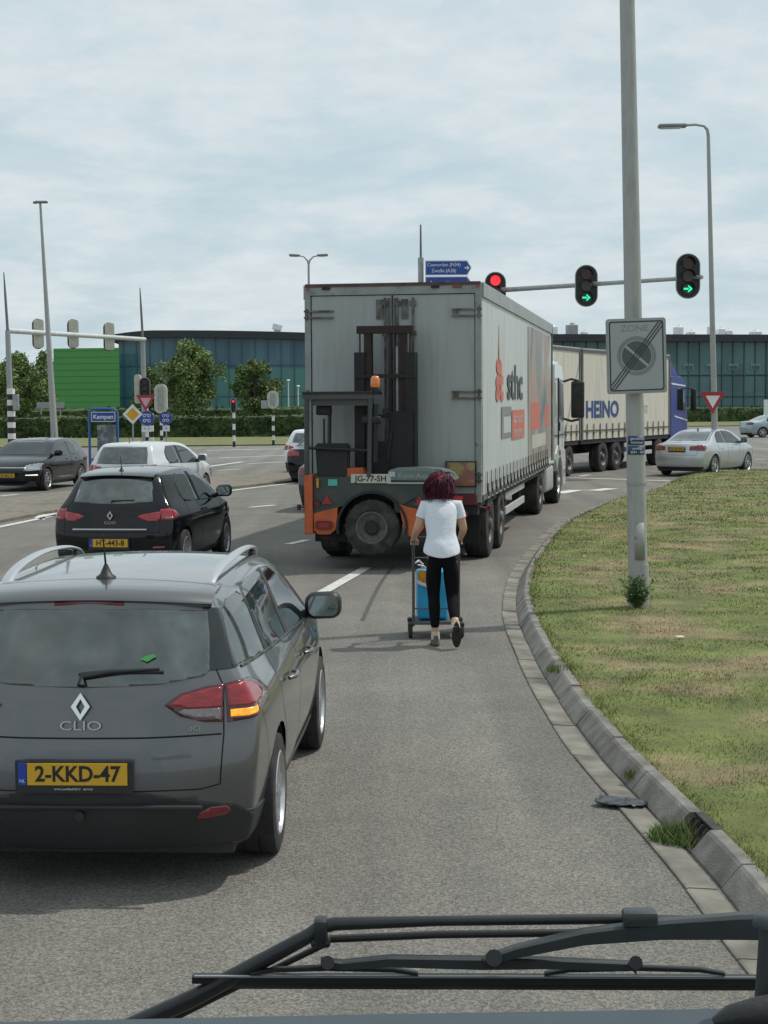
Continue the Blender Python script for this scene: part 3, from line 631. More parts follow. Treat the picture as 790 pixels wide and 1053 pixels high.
def patch(src, D, poly, off=.004, skirt=.012, nmin=.25, ymax=99):
    """cut the part of the surface that lies under a convex outline seen from direction D, lifted off the body by off"""
    D = Vector((D[0], D[1], 0)).normalized() if len(D) == 2 else Vector(D).normalized()
    U = Vector((-D.y, D.x, 0)); 
    if U.length < .1: U = Vector((1,0,0))
    U.normalize()
    if abs(D.x) > .99: U = Vector((0,1,0))
    Vv = Vector((0,0,1)) if abs(D.z) < .7 else Vector((0,1,0))
    b = src.copy(); b.normal_update()
    A_ = sum(poly[i][0]*poly[(i+1)%len(poly)][1]-poly[(i+1)%len(poly)][0]*poly[i][1] for i in range(len(poly)))
    if A_ < 0: poly = poly[::-1]
    u0 = min(p[0] for p in poly)-.15; u1 = max(p[0] for p in poly)+.15; v0 = min(p[1] for p in poly)-.15; v1 = max(p[1] for p in poly)+.15
    kill = []
    for f in b.faces:
        c = f.calc_center_median(); 
        if f.normal.dot(D) < nmin or c.y > ymax or not (u0 < c.dot(U) < u1 and v0 < c.dot(Vv) < v1) or (abs(D.x) > .5 and c.x*D.x < 0): kill.append(f)
    bmesh.ops.delete(b, geom=kill, context='FACES')
    for i in range(len(poly)):
        a = Vector(poly[i]); c = Vector(poly[(i+1)%len(poly)]); e = c-a
        if e.length < 1e-5: continue
        no = U*e.y-Vv*e.x; co = U*a.x+Vv*a.y
        bmesh.ops.bisect_plane(b, geom=b.verts[:]+b.edges[:]+b.faces[:], plane_co=co, plane_no=no, clear_outer=True, dist=1e-5)
    b.normal_update()
    nr = {v: v.normal.copy() for v in b.verts}
    for v in b.verts: v.co += nr[v]*off
    if skirt:
        be = [e for e in b.edges if e.is_boundary]
        if be:
            r = bmesh.ops.extrude_edge_only(b, edges=be)
            for v in r['geom']:
                if isinstance(v, bmesh.types.BMVert):
                    v.co -= (min(nr.items(), key=lambda kv: (kv[0].co-v.co).length_squared)[1] if False else Vector((0,0,0)))
            nv = [v for v in r['geom'] if isinstance(v, bmesh.types.BMVert)]
            # move new rim verts inwards along the average surface direction
            lk = {}
            for v in nv:
                for e in v.link_edges:
                    ov = e.other_vert(v)
                    if ov in nr: lk[v] = nr[ov]
            for v in nv: v.co -= lk.get(v, D)*skirt
    return b
def mirror(b):
    c = b.copy(); c.transform(Matrix.Diagonal((-1,1,1,1))); bmesh.ops.reverse_faces(c, faces=c.faces); return c
def cut_arch(b, y, z, r, x0=.5):
    """open round wheel arches on both sides"""
    n = 22
    for k in range(n):
        a = 2*math.pi*(k+.5)/n; no = Vector((0, math.cos(a), math.sin(a))); co = Vector((0, y, z))+no*r*math.cos(math.pi/n)
        geo = [f for f in b.faces if abs(f.calc_center_median().x) > x0 and (Vector((0, f.calc_center_median().y, f.calc_center_median().z))-Vector((0,y,z))).length < r+.12]
        es = {e for f in geo for e in f.edges}; vs = {v for f in geo for v in f.verts}
        bmesh.ops.bisect_plane(b, geom=geo+list(es)+list(vs), plane_co=co, plane_no=no, dist=1e-5)
    ks = [f for f in b.faces if abs(f.calc_center_median().x) > x0 and math.hypot(f.calc_center_median().y-y, f.calc_center_median().z-z) < r*math.cos(math.pi/n)-.001]
    bmesh.ops.delete(b, geom=ks, context='FACES')
def liner(y, z, r, xo, xi=.45, sd=1):
    bm = BM(); n = 24
    for s in (sd,):
        a = [bm.verts.new((s*xo, y+r*math.cos(math.pi*k/n*1.3-.47), z+r*math.sin(math.pi*k/n*1.3-.47))) for k in range(n+1)]; b = [bm.verts.new((s*xi, v.co.y, v.co.z)) for v in a]
        for k in range(n): bm.faces.new((a[k], a[k+1], b[k+1], b[k]))
        bm.faces.new(b)
    return fixn(bm)
def seam_poly(p, q, wd=.006):
    p = Vector(p); q = Vector(q); d = (q-p).normalized(); s = Vector((-d.y, d.x))*wd/2; return [tuple(p-s), tuple(q-s), tuple(q+s), tuple(p+s)]
def seams(src, D, path, wd=.006, off=.0015):
    out_ = BM()
    for a, b in zip(path, path[1:]):
        q = patch(src, D, seam_poly(a, b, wd), off, 0, .15); me = bpy.data.meshes.new('t'); q.to_mesh(me); q.free(); out_.from_mesh(me); bpy.data.meshes.remove(me)
    return out_
def merge(*bs):
    o = BM()
    for b in bs:
        me = bpy.data.meshes.new('t'); b.to_mesh(me); b.free(); o.from_mesh(me); bpy.data.meshes.remove(me)
    return o
def rbox_part(name, c, s, bev, m, parent, rot=None, mir=False, label=None):
    o = []
    for sg in ((1,-1) if mir else (1,)):
        bm = BM(); box(bm, (c[0]*sg, c[1], c[2]), s, rot=(rot if sg > 0 or rot is None else Matrix.Diagonal((-1,1,1)) @ rot.to_3x3() @ Matrix.Diagonal((-1,1,1))), bev=bev, seg=3); o.append(link(name, bm, m, parent, smooth=40))
    return o
def plate(parent, c, s, nl='NL', text_='', rz=0., rx=0., wd=.52, hh=.11, frame=True):
    M_ = T(c) @ Matrix.Rotation(rz, 4, 'Z') @ Matrix.Rotation(rx, 4, 'X')
    bm = BM(); box(bm, (0,0,0), (wd+(.03 if frame else 0), .012, hh+(.03 if frame else 0)), bev=.004); box(bm, (0,-.004,-.012), (wd+.03,.012,hh+.045), bev=.004) if frame else None; bm.transform(M_); pl = link('number_plate', bm, mt_black, parent)
    bm = BM(); box(bm, (.018,-.012,.004), (wd-.05,.006,hh-.006), bev=.002); bm.transform(M_); link('plate_face', bm, mt_yel, pl)
    bm = BM(); box(bm, (-wd/2+.02,-.012,.004), (.04,.0062,hh-.006), bev=.002); bm.transform(M_); link('country_band', bm, mt_blue, pl)
    me = text_mesh(text_, hh*.93, M_ @ T((.02,-.0165,.003)) @ MX, ext=.0008, sx=.93*(wd/.52), bold=.0022); link('characters', me, mt_ink, pl)
    if nl: me = text_mesh(nl, .022, M_ @ T((-wd/2+.02,-.0165,-.028)) @ MX, ext=.0006); link('country_code', me, mt_white, pl)
    return pl
def mirrors(parent, S, y, z, x, m, sc=1.):
    for sg in (1,-1):
        bm = BM(); box(bm, (0,0,0), (.21*sc,.12*sc,.155*sc), bev=.058*sc, seg=5)
        for v in bm.verts:
            v.co.z += .02*(v.co.x*sg)*2; 
        bmesh.ops.translate(bm, verts=bm.verts, vec=(sg*(x+.14*sc), y, z+.075*sc)); o = link('door_mirror', bm, m, parent, smooth=60)
        bm = BM(); tube(bm, [(sg*(x-.03), y+.03, z), (sg*(x+.06*sc), y+.015, z+.03*sc)], .028*sc, 8); link('mirror_arm', bm, mt_black, o, smooth=60)
        bm = BM(); prism(bm, rrect(.165*sc,.115*sc,.04*sc,5), .006, T((sg*(x+.143*sc), y-.056*sc, z+.077*sc)) @ MX); fixn(bm) 
        link('mirror_glass', bm, mt_mirror, o)
mt_mirror = mat('mirror glass', (.28,.34,.35), .05, .9, var=.2, vs=9)

def finish_car(e, S, paint, body, wheels_, arches):
    for (y, z, r) in arches: cut_arch(body, y, z, r)
    o = link('body', body, paint, e, smooth=True)
    for (y, z, r) in arches:
        for sd_ in (1,-1): link('wheel_arch', liner(y, z, r+.002, S['hw']-.03, sd=sd_), mt_black, o)
    bm = BM(); box2(bm, (-S['hw']+.18, .25, .16), (S['hw']-.18, S['L']-.3, .3)); link('underbody', bm, mt_black, e)
def side_set(e, body, name, poly, m, off=.004, both=True, nmin=.25, skirt=.01, **k):
    b = patch(body, (1,0), poly, off, skirt, nmin)
    if both: link(name, mirror(b), m, e, smooth=True)
    return link(name, b, m, e, smooth=True)

# ---------------------------------------------------------------- specs
HATCH = dict(L=4.06, hw=.865, zb=.2, belt=.95, tr=(1.3,.10), tf=(1.5,.16), cr=.17, cf=.30, trg=.10, gr0=1.8, crown=.03,
    top=[(.33,1.375),(.40,1.405),(.62,1.43),(1.1,1.455),(1.6,1.462),(2.0,1.45),(2.28,1.415),(2.6,1.27),(2.95,1.085),(3.14,.985),(3.25,.945),(3.5,.885),(3.75,.80),(3.92,.70)],
    W=[(.2,.77),(.3,.825),(.45,.85),(.62,.862),(.78,.865),(.88,.85),(.95,.815),(1.02,.775),(1.2,.70),(1.35,.625),(1.47,.55)],
    rear=[(.2,.10),(.3,.04),(.45,.0),(.6,.0),(.72,.02),(.8,.055),(.9,.06),(.98,.10),(1.1,.16),(1.25,.25),(1.38,.33)],
    front=[(.2,3.88),(.3,3.98),(.45,4.05),(.55,4.06),(.62,4.04),(.70,3.96)])
ESTATE = dict(HATCH); ESTATE.update(W=[(.2,.77),(.3,.82),(.45,.845),(.62,.858),(.78,.862),(.88,.848),(.95,.81),(1.02,.765),(1.2,.70),(1.35,.64),(1.47,.565)], L=4.26, cr=.18, crt=.75, trg=.05, gr0=1.6, tr=(1.2,.08),
    top=[(.27,1.395),(.34,1.43),(.62,1.452),(1.1,1.468),(1.7,1.472),(2.15,1.46),(2.46,1.42),(2.8,1.27),(3.15,1.085),(3.34,.985),(3.45,.945),(3.7,.885),(3.95,.80),(4.12,.70)],
    rear=[(.2,.10),(.3,.05),(.42,.0),(.58,.0),(.68,.02),(.745,.03),(.77,.06),(.86,.06),(.96,.085),(1.05,.12),(1.2,.19),(1.33,.25),(1.40,.27)],
    front=[(.2,4.08),(.3,4.18),(.45,4.25),(.55,4.26),(.62,4.24),(.70,4.16)])
GOLF = dict(HATCH); GOLF.update(L=4.2, hw=.88, zb=.2, belt=.97, trg=.04, cr=.13,
    top=[(.30,1.41),(.38,1.44),(.62,1.462),(1.1,1.478),(1.7,1.475),(2.1,1.455),(2.4,1.41),(2.75,1.25),(3.05,1.08),(3.24,.99),(3.35,.955),(3.6,.90),(3.87,.83),(4.05,.72)],
    rear=[(.2,.08),(.3,.03),(.45,.0),(.6,.0),(.72,.02),(.85,.03),(.95,.06),(1.1,.12),(1.25,.2),(1.41,.3)],
    front=[(.2,4.05),(.3,4.14),(.45,4.19),(.55,4.2),(.62,4.18),(.72,4.09)],
    W=[(.2,.78),(.3,.84),(.45,.865),(.62,.878),(.8,.88),(.92,.86),(.97,.835),(1.04,.80),(1.2,.735),(1.36,.665),(1.48,.59)])
P308 = dict(GOLF); P308.update(L=4.28, 
    top=[(.30,1.36),(.38,1.39),(.65,1.43),(1.1,1.46),(1.6,1.468),(2.1,1.45),(2.4,1.40),(2.75,1.24),(3.1,1.06),(3.28,.975),(3.4,.94),(3.65,.885),(3.92,.80),(4.10,.69)],
    front=[(.2,4.12),(.3,4.21),(.45,4.27),(.55,4.28),(.62,4.26),(.69,4.18)])
SEDAN = dict(L=4.63, hw=.88, zb=.2, belt=.96, tr=(1.4,.12), tf=(1.5,.16), cr=.20, cf=.30, trg=.10, gr0=2.0, crown=.03,
    top=[(.10,1.0),(.22,1.03),(.55,1.045),(.80,1.06),(1.1,1.20),(1.45,1.36),(1.75,1.425),(2.15,1.445),(2.55,1.43),(2.85,1.37),(3.2,1.2),(3.5,1.03),(3.66,.965),(3.78,.935),(4.0,.885),(4.3,.80),(4.48,.70)],
    W=[(.2,.78),(.3,.84),(.45,.865),(.62,.878),(.8,.88),(.92,.86),(.97,.83),(1.04,.79),(1.2,.70),(1.36,.62),(1.46,.54)],
    rear=[(.2,.10),(.3,.03),(.45,.0),(.6,.0),(.72,.025),(.85,.05),(.95,.07),(1.0,.09)],
    front=[(.2,4.46),(.3,4.55),(.45,4.62),(.55,4.63),(.62,4.61),(.70,4.53)])

def front_lamp(b, e, S, sx):
    L = S['L']; bb = patch(b, (0,1), [(-.82,.60),(-.50,.585),(-.46,.62),(-.60,.70),(-.82,.755)], .006, .01, .05); h = link('headlamp', bb if sx > 0 else mirror(bb), mt_head, e, smooth=True)
    bb = patch(b, (1,0), [(L-.62,.775),(L-.30,.60),(L-.05,.60),(L-.05,.70),(L-.35,.80)], .0055, .01, .2); link('headlamp_side', bb if sx > 0 else mirror(bb), mt_head, h, smooth=True)
def place(e, X, Y, hd): e.location = (X, Y, 0); e.rotation_euler = (0, 0, -R(hd))

def lamp_cluster(e, body, polys, name='tail_lamp', both=True):
    """polys: list of (D, outline, material, offset, part name)"""
    root = {}
    for D, poly, m, off, nm in polys:
        b = patch(body, D, poly, off, .012, .1)
        for sg in ((1,-1) if both else (1,)):
            bb = b.copy() if sg > 0 else mirror(b)
            link(nm, bb, m, root.get(sg, e), smooth=True) if sg in root else root.__setitem__(sg, link(name, bb, m, e, smooth=True))
        b.free()
    return root

# ---- foreground grey estate
def estate():
    S = ESTATE; b = car_body(S, 3); e = empty('estate_car', 'dark grey estate car with silver roof rails and a lit indicator, nearest to us', 'car')
    paint = mat('grey metallic paint', (.125,.126,.130), .3, .6, coat=1., var=.05, vs=2., bump=.02, bs=300)
    # glass
    side_set(e, b, 'side_window', [(.26,1.065),(1.0,1.03),(1.0,1.32),(.92,1.35),(.62,1.348),(.42,1.31)], mt_glass, nmin=.2)
    side_set(e, b, 'side_window', [(1.09,1.025),(1.84,.995),(1.80,1.375),(1.14,1.375),(1.03,1.33)], mt_glass)
    side_set(e, b, 'side_window', [(1.93,.99),(2.92,.965),(2.93,.99),(2.62,1.17),(2.40,1.285),(2.18,1.355),(1.90,1.375)], mt_glass)
    for p in ([(.985,1.03),(1.095,1.025),(1.145,1.37),(1.08,1.37),(.99,1.3)], [(1.84,.995),(1.93,.99),(1.905,1.375),(1.80,1.375)]): side_set(e, b, 'pillar_trim', p, mt_black, .0035)
    side_set(e, b, 'belt_trim', [(.36,1.042),(2.95,.95),(2.95,.965),(.35,1.057)], mat('trim dark', (.03,.03,.032), .4), .005)
    rg = [(-.585,1.05),(-.56,1.03),(-.36,.997),(0,.985),(.36,.997),(.56,1.03),(.585,1.05),(.575,1.20),(.555,1.32),(.3,1.338),(-.3,1.338),(-.555,1.32),(-.575,1.20)]
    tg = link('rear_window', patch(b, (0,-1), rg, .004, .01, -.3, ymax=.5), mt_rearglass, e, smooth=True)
    for sg in (1,-1):
        bb = patch(b, (.707,-.707), [(.562,1.052),(.72,1.058),(.76,1.325),(.632,1.335)], .003, .01, .05, ymax=.6); link('corner_glass', bb if sg > 0 else mirror(bb), mt_glass, e, smooth=True)
    # roof spoiler lip
    bm = BM(); pts = [(x, .262+.10*(abs(x)/.57)**2.5, 1.392-.032*(x/.58)**2) for x in np.linspace(-.58,.58,17)]; rings = []
    for x, y, z in pts: rings.append([bm.verts.new(q) for q in ((x, y+.34, z+.052), (x, y+.12, z+.040), (x, y-.005, z+.006), (x, y-.012, z-.008), (x*.985, y+.02, z-.03), (x*.97, y+.2, z-.03))])
    for i in range(len(rings)-1):
        for k in range(5): bm.faces.new((rings[i][k], rings[i][k+1], rings[i+1][k+1], rings[i+1][k]))
    bm.faces.new(rings[0]); bm.faces.new(rings[-1][::-1]); sp = link('roof_spoiler', fixn(bm), paint, e, smooth=50)
    bm = BM(); box(bm, (0,.275,1.362), (.34,.02,.016), bev=.004); link('brake_light', bm, mt_redd, e)
    link('windscreen', patch(b, (0,1), [(-.68,1.0),(.68,1.0),(.56,1.38),(-.56,1.38)], .004, .01, .15), mt_glass, e, smooth=True)
    # lights: red upper, clear and amber lower, dark surround
    o1 = [(.385,.905),(.46,.955),(.58,.985),(.655,.99),(.655,.815),(.57,.82),(.46,.85)]
    Dq = (math.sin(R(38)), -math.cos(R(38))); 
    def uq(x, y): return x*math.cos(R(38))+y*math.sin(R(38))
    surround = mat('lamp dark edge', (.06,.006,.012), .15, coat=.8)
    # wrap outline in side projection (y,z)
    lamp_cluster(e, b, [((0,-1), o1, surround, .006, 'edge')], 'tail_lamp')
    rl = lamp_cluster(e, b, [((0,-1), [(.41,.905),(.47,.945),(.585,.973),(.645,.978),(.645,.885),(.50,.885)], mt_red, .010, 'lens')], 'tail_lamp')
    for sg in (1,-1):
        for nm, poly, m in (('reversing_lamp', [(.452,.872),(.475,.882),(.645,.882),(.645,.83),(.57,.835),(.48,.852)], mt_clear),):
            bb = patch(b, (0,-1), poly, .0095, .012, .1); link(nm, bb if sg > 0 else mirror(bb), m, rl[sg], smooth=True)
    qa, qz = [], []
    for sg in (1,-1):
        c38 = lambda x_: x_
        ow = [(.667,.812),(.667,.992),(.76,1.005),(.84,.992),(.93,.955),(1.02,.895),(.99,.868),(.90,.845),(.78,.822)]
        base = patch(b, Dq2, [(u_*1.0, z_) for u_, z_ in ow], .006, .012, .1); root = link('corner_lamp', base if sg > 0 else mirror(base), surround, e, smooth=True)
        bb = patch(b, Dq2, [(.677,.888),(.677,.98),(.76,.992),(.83,.98),(.90,.945),(.935,.91),(.90,.885)], .010, .012, .1); link('lens', bb if sg > 0 else mirror(bb), mt_red, root, smooth=True)
        bb = patch(b, Dq2, [(.684,.838),(.684,.872),(.83,.874),(.83,.848),(.77,.838)], .0102, .012, .1); link('indicator_lamp', bb if sg > 0 else mirror(bb), mt_amber if sg > 0 else mt_clear, root, smooth=True)
        bb = patch(b, Dq2, [(.845,.846),(.845,.884),(.93,.908),(.985,.893),(.96,.868),(.90,.855)], .0098, .012, .1); link('lens', bb if sg > 0 else mirror(bb), mt_clear, root, smooth=True)
    # lower bumper in black plastic
    bp = mat('bumper plastic', (.022,.024,.026), .55, bump=.25, bs=150)
    link('rear_bumper', patch(b, (0,-1), [(-.80,.22),(.80,.22),(.82,.40),(.72,.42),(.64,.485),(.56,.51),(-.56,.51),(-.64,.485),(-.72,.42),(-.82,.40)], .006, .015, .1), bp, e, smooth=True)
    bm = BM(); box(bm, (0,.005,.44), (1.15,.03,.02), bev=.008); link('bumper_strip', bm, bp, e, smooth=40)
    side_set(e, b, 'sill_trim', [(1.26,.22),(3.06,.22),(3.06,.30),(1.26,.30)], bp, .004)
    side_set(e, b, 'bumper_corner', [(.1,.22),(.50,.22),(.55,.36),(.1,.40)], bp, .0055, nmin=.3)
    for sx in (1,-1):
        bb = patch(b, (0,-1), [(.53,.365),(.66,.38),(.69,.405),(.67,.425),(.60,.425),(.55,.40)], .012, .012, -.1, ymax=.6); link('reflector', bb if sx > 0 else mirror(bb), mt_redd, e, smooth=True)
    # plate recess, plate
    rc = [(-.42,.53),(.42,.53),(.37,.66),(.31,.70),(-.31,.70),(-.37,.66)]
    link('plate_recess', patch(b, (0,-1), rc, .002, .0, .1), mat('grey recess paint', (.12,.125,.135), .35, .5, coat=.8), e, smooth=True)
    plate(e, (-.02,-.022,.60), 1, text_='2-KKD-47')
    me = text_mesh('www.autobedrijf.nl   service', .016, T((-.02,-.036,.535)) @ MX, ext=.0005); link('dealer_lettering', me, mt_white, e)
    # badge: rhombus ring
    bz = lambda z: lerp_prof(smooth_prof(S['rear']), z)
    badge = [(0,.065),(.045,0),(0,-.065),(-.045,0)]; inn = [(0,.036),(.021,0),(0,-.036),(-.021,0)]
    bm = BM(); M_ = T((0,bz(.905)-.012,.905)) @ Matrix.Rotation(R(-8), 4, 'X') @ MX
    for i in range(4):
        j = (i+1)%4; prism(bm, [badge[i], badge[j], inn[j], inn[i]], .012, M_)
    link('badge', fixn(bm), mt_chrome, e)
    me = text_mesh('CLIO', .062, T((0,bz(.80)-.018,.815)) @ Matrix.Rotation(R(-4), 4, 'X') @ MX, ext=.002, sx=1.45); me.transform(Matrix.Identity(4)); link('model_lettering', me, mt_chrome, e)
    me = text_mesh('dCi', .036, T((.53,bz(.79)+.012,.80)) @ Matrix.Rotation(R(18), 4, 'Z') @ MX, ext=.002, sx=1.2); link('engine_lettering', me, mt_chrome, e)
    # window stickers
    me = text_mesh('ero', .05, T((-.48,.17,1.085)) @ Matrix.Rotation(R(-18), 4, 'Z') @ Matrix.Rotation(R(-30), 4, 'X') @ MX, ext=.0005, sx=1.2); link('sticker', me, mat('teal sticker', (.08,.42,.36), .6), e)
    bm = BM(); prism(bm, [(-.035,0),(0,-.013),(.042,.014),(.03,.026),(-.01,.016)], .001, T((.30,.150,1.115)) @ Matrix.Rotation(R(-28), 4, 'X') @ MX); link('sticker', bm, mat('green sticker', (.06,.33,.09), .6), e)
    # rear wiper
    bm = BM(); tube(bm, [(0,.075,1.0),(.0,.10,1.045),(.13,.105,1.062),(.36,.135,1.072)], [.022,.018,.012,.006], 8); tube(bm, [(-.02,.108,1.05),(.38,.135,1.058)], .006, 6); link('rear_wiper', bm, mt_black, e, smooth=50)
    # seams
    link('tailgate_seam', merge(seams(b, (0,-1), [(.61,1.07),(.655,.98),(.66,.76),(.645,.53)]), seams(b, (0,-1), [(-.61,1.07),(-.655,.98),(-.66,.76),(-.645,.53)]), seams(b, (0,-1), [(-.65,.762),(-.3,.757),(.3,.757),(.65,.762)], .008), seams(b, (0,-1), [(-.645,.53),(-.56,.512),(.56,.512),(.645,.53)], .006)), mt_seam, e)
    for sgn in (1,-1):
        sm_ = merge(seams(b, (1,0), [(.98,1.03),(1.0,.75),(1.18,.55),(1.26,.32)]), seams(b, (1,0), [(1.885,.99),(1.885,.32)]), seams(b, (1,0), [(2.96,.955),(3.0,.6),(2.98,.32)]), seams(b, (1,0), [(1.26,.325),(2.98,.325)]), seams(b, (1,0), [(.30,.93),(.5,.60),(.52,.5)], .004), seams(b, (1,0), [(3.0,.93),(3.35,.90),(3.9,.84)]))
        link('door_seam', sm_ if sgn > 0 else mirror(sm_), mt_seam, e)
    link('roof_seam', merge(seams(b, (0,0,1), [(-.56,.62),(.56,.62)], .006)), mt_seam, e)
    for y_ in (1.33, 2.22):
        for sg in (1,-1):
            bm = BM(); xx = .86; tube(bm, [(sg*xx, y_-.1, .845),(sg*(xx+.035), y_-.07, .852),(sg*(xx+.035), y_+.06, .855),(sg*xx, y_+.1, .852)], .012, 8); link('door_handle', bm, paint, e, smooth=60)
    # roof rails
    for sg in (1,-1):
        bm = BM(); P_ = [(.66,1.405),(.76,1.44),(.92,1.468),(1.2,1.488),(1.6,1.498),(2.05,1.482),(2.3,1.448),(2.38,1.41)]; xs = [.515,.522,.53,.542,.55,.545,.535,.525]
        pts = catmull([Vector((sg*xs[i], p[0], p[1])) for i, p in enumerate(P_)], 4); n_ = len(pts); rings = []
        for i, p in enumerate(pts):
            d_ = (pts[min(i+1, n_-1)]-pts[max(i-1, 0)]).normalized(); s_ = d_.cross(Vector((1,0,0))).normalized(); wd = .030 if 2 < i < n_-3 else .03
            rings.append([bm.verts.new(p+Vector((wd*math.cos(a), 0, 0))+s_*(.012*math.sin(a))) for a in [2*math.pi*k/10 for k in range(10)]])
        for i in range(n_-1):
            for k in range(10): bm.faces.new((rings[i][k], rings[i][(k+1)%10], rings[i+1][(k+1)%10], rings[i+1][k]))
        bm.faces.new(rings[0]); bm.faces.new(rings[-1]); rr_ = link('roof_rail', fixn(bm), mat('satin rail', (.6,.61,.62), .3, .85, var=.05), e, smooth=60)
        bm = BM(); box(bm, (sg*.53,2.3,1.415), (.035,.12,.06), bev=.012); link('rail_foot', bm, mt_black, rr_, smooth=40)
    bm = BM(); lathe(bm, [(.052,0),(.05,.008),(.032,.02),(.018,.05),(.009,.07)], T((0,.66,1.447)), 14); link('antenna_base', fixn(bm), mt_black, e, smooth=50)
    bm = BM(); tube(bm, [(0,.66,1.50),(0,.60,1.67)], [.006,.0035], 6); link('antenna', bm, mt_black, e)
    mirrors(e, S, 2.86, .955, .755, mt_black, 1.12)
    # tow bar
    bm = BM(); cyl(bm, (0,-.016,.40), (0,.02,.40), .022, n=12); link('tow_cover', bm, mt_black, e)
    for y in (.86, 3.45):
        for sg in (1,-1): wheel(e, sg*.852, y, .312, .19, 'twin', 5, side_=sg, rimr=.215)
    finish_car(e, S, paint, b, None, [(.86,.33,.352),(3.45,.33,.352)])
    return e
Dq2 = (math.sin(R(30)), -math.cos(R(30)))
mt_rearglass = mat('rear window glass', (.018,.026,.024), .05, var=.4, vs=5, spec=.9, coat=1., c2=(.06,.078,.07), cs=5, cth=(.42,.72))  # mottled base colour stands in for reflections and headliner shade in the glass
mt_rearglass.node_tree.nodes['Principled BSDF'].inputs['Coat IOR'].default_value = 1.7

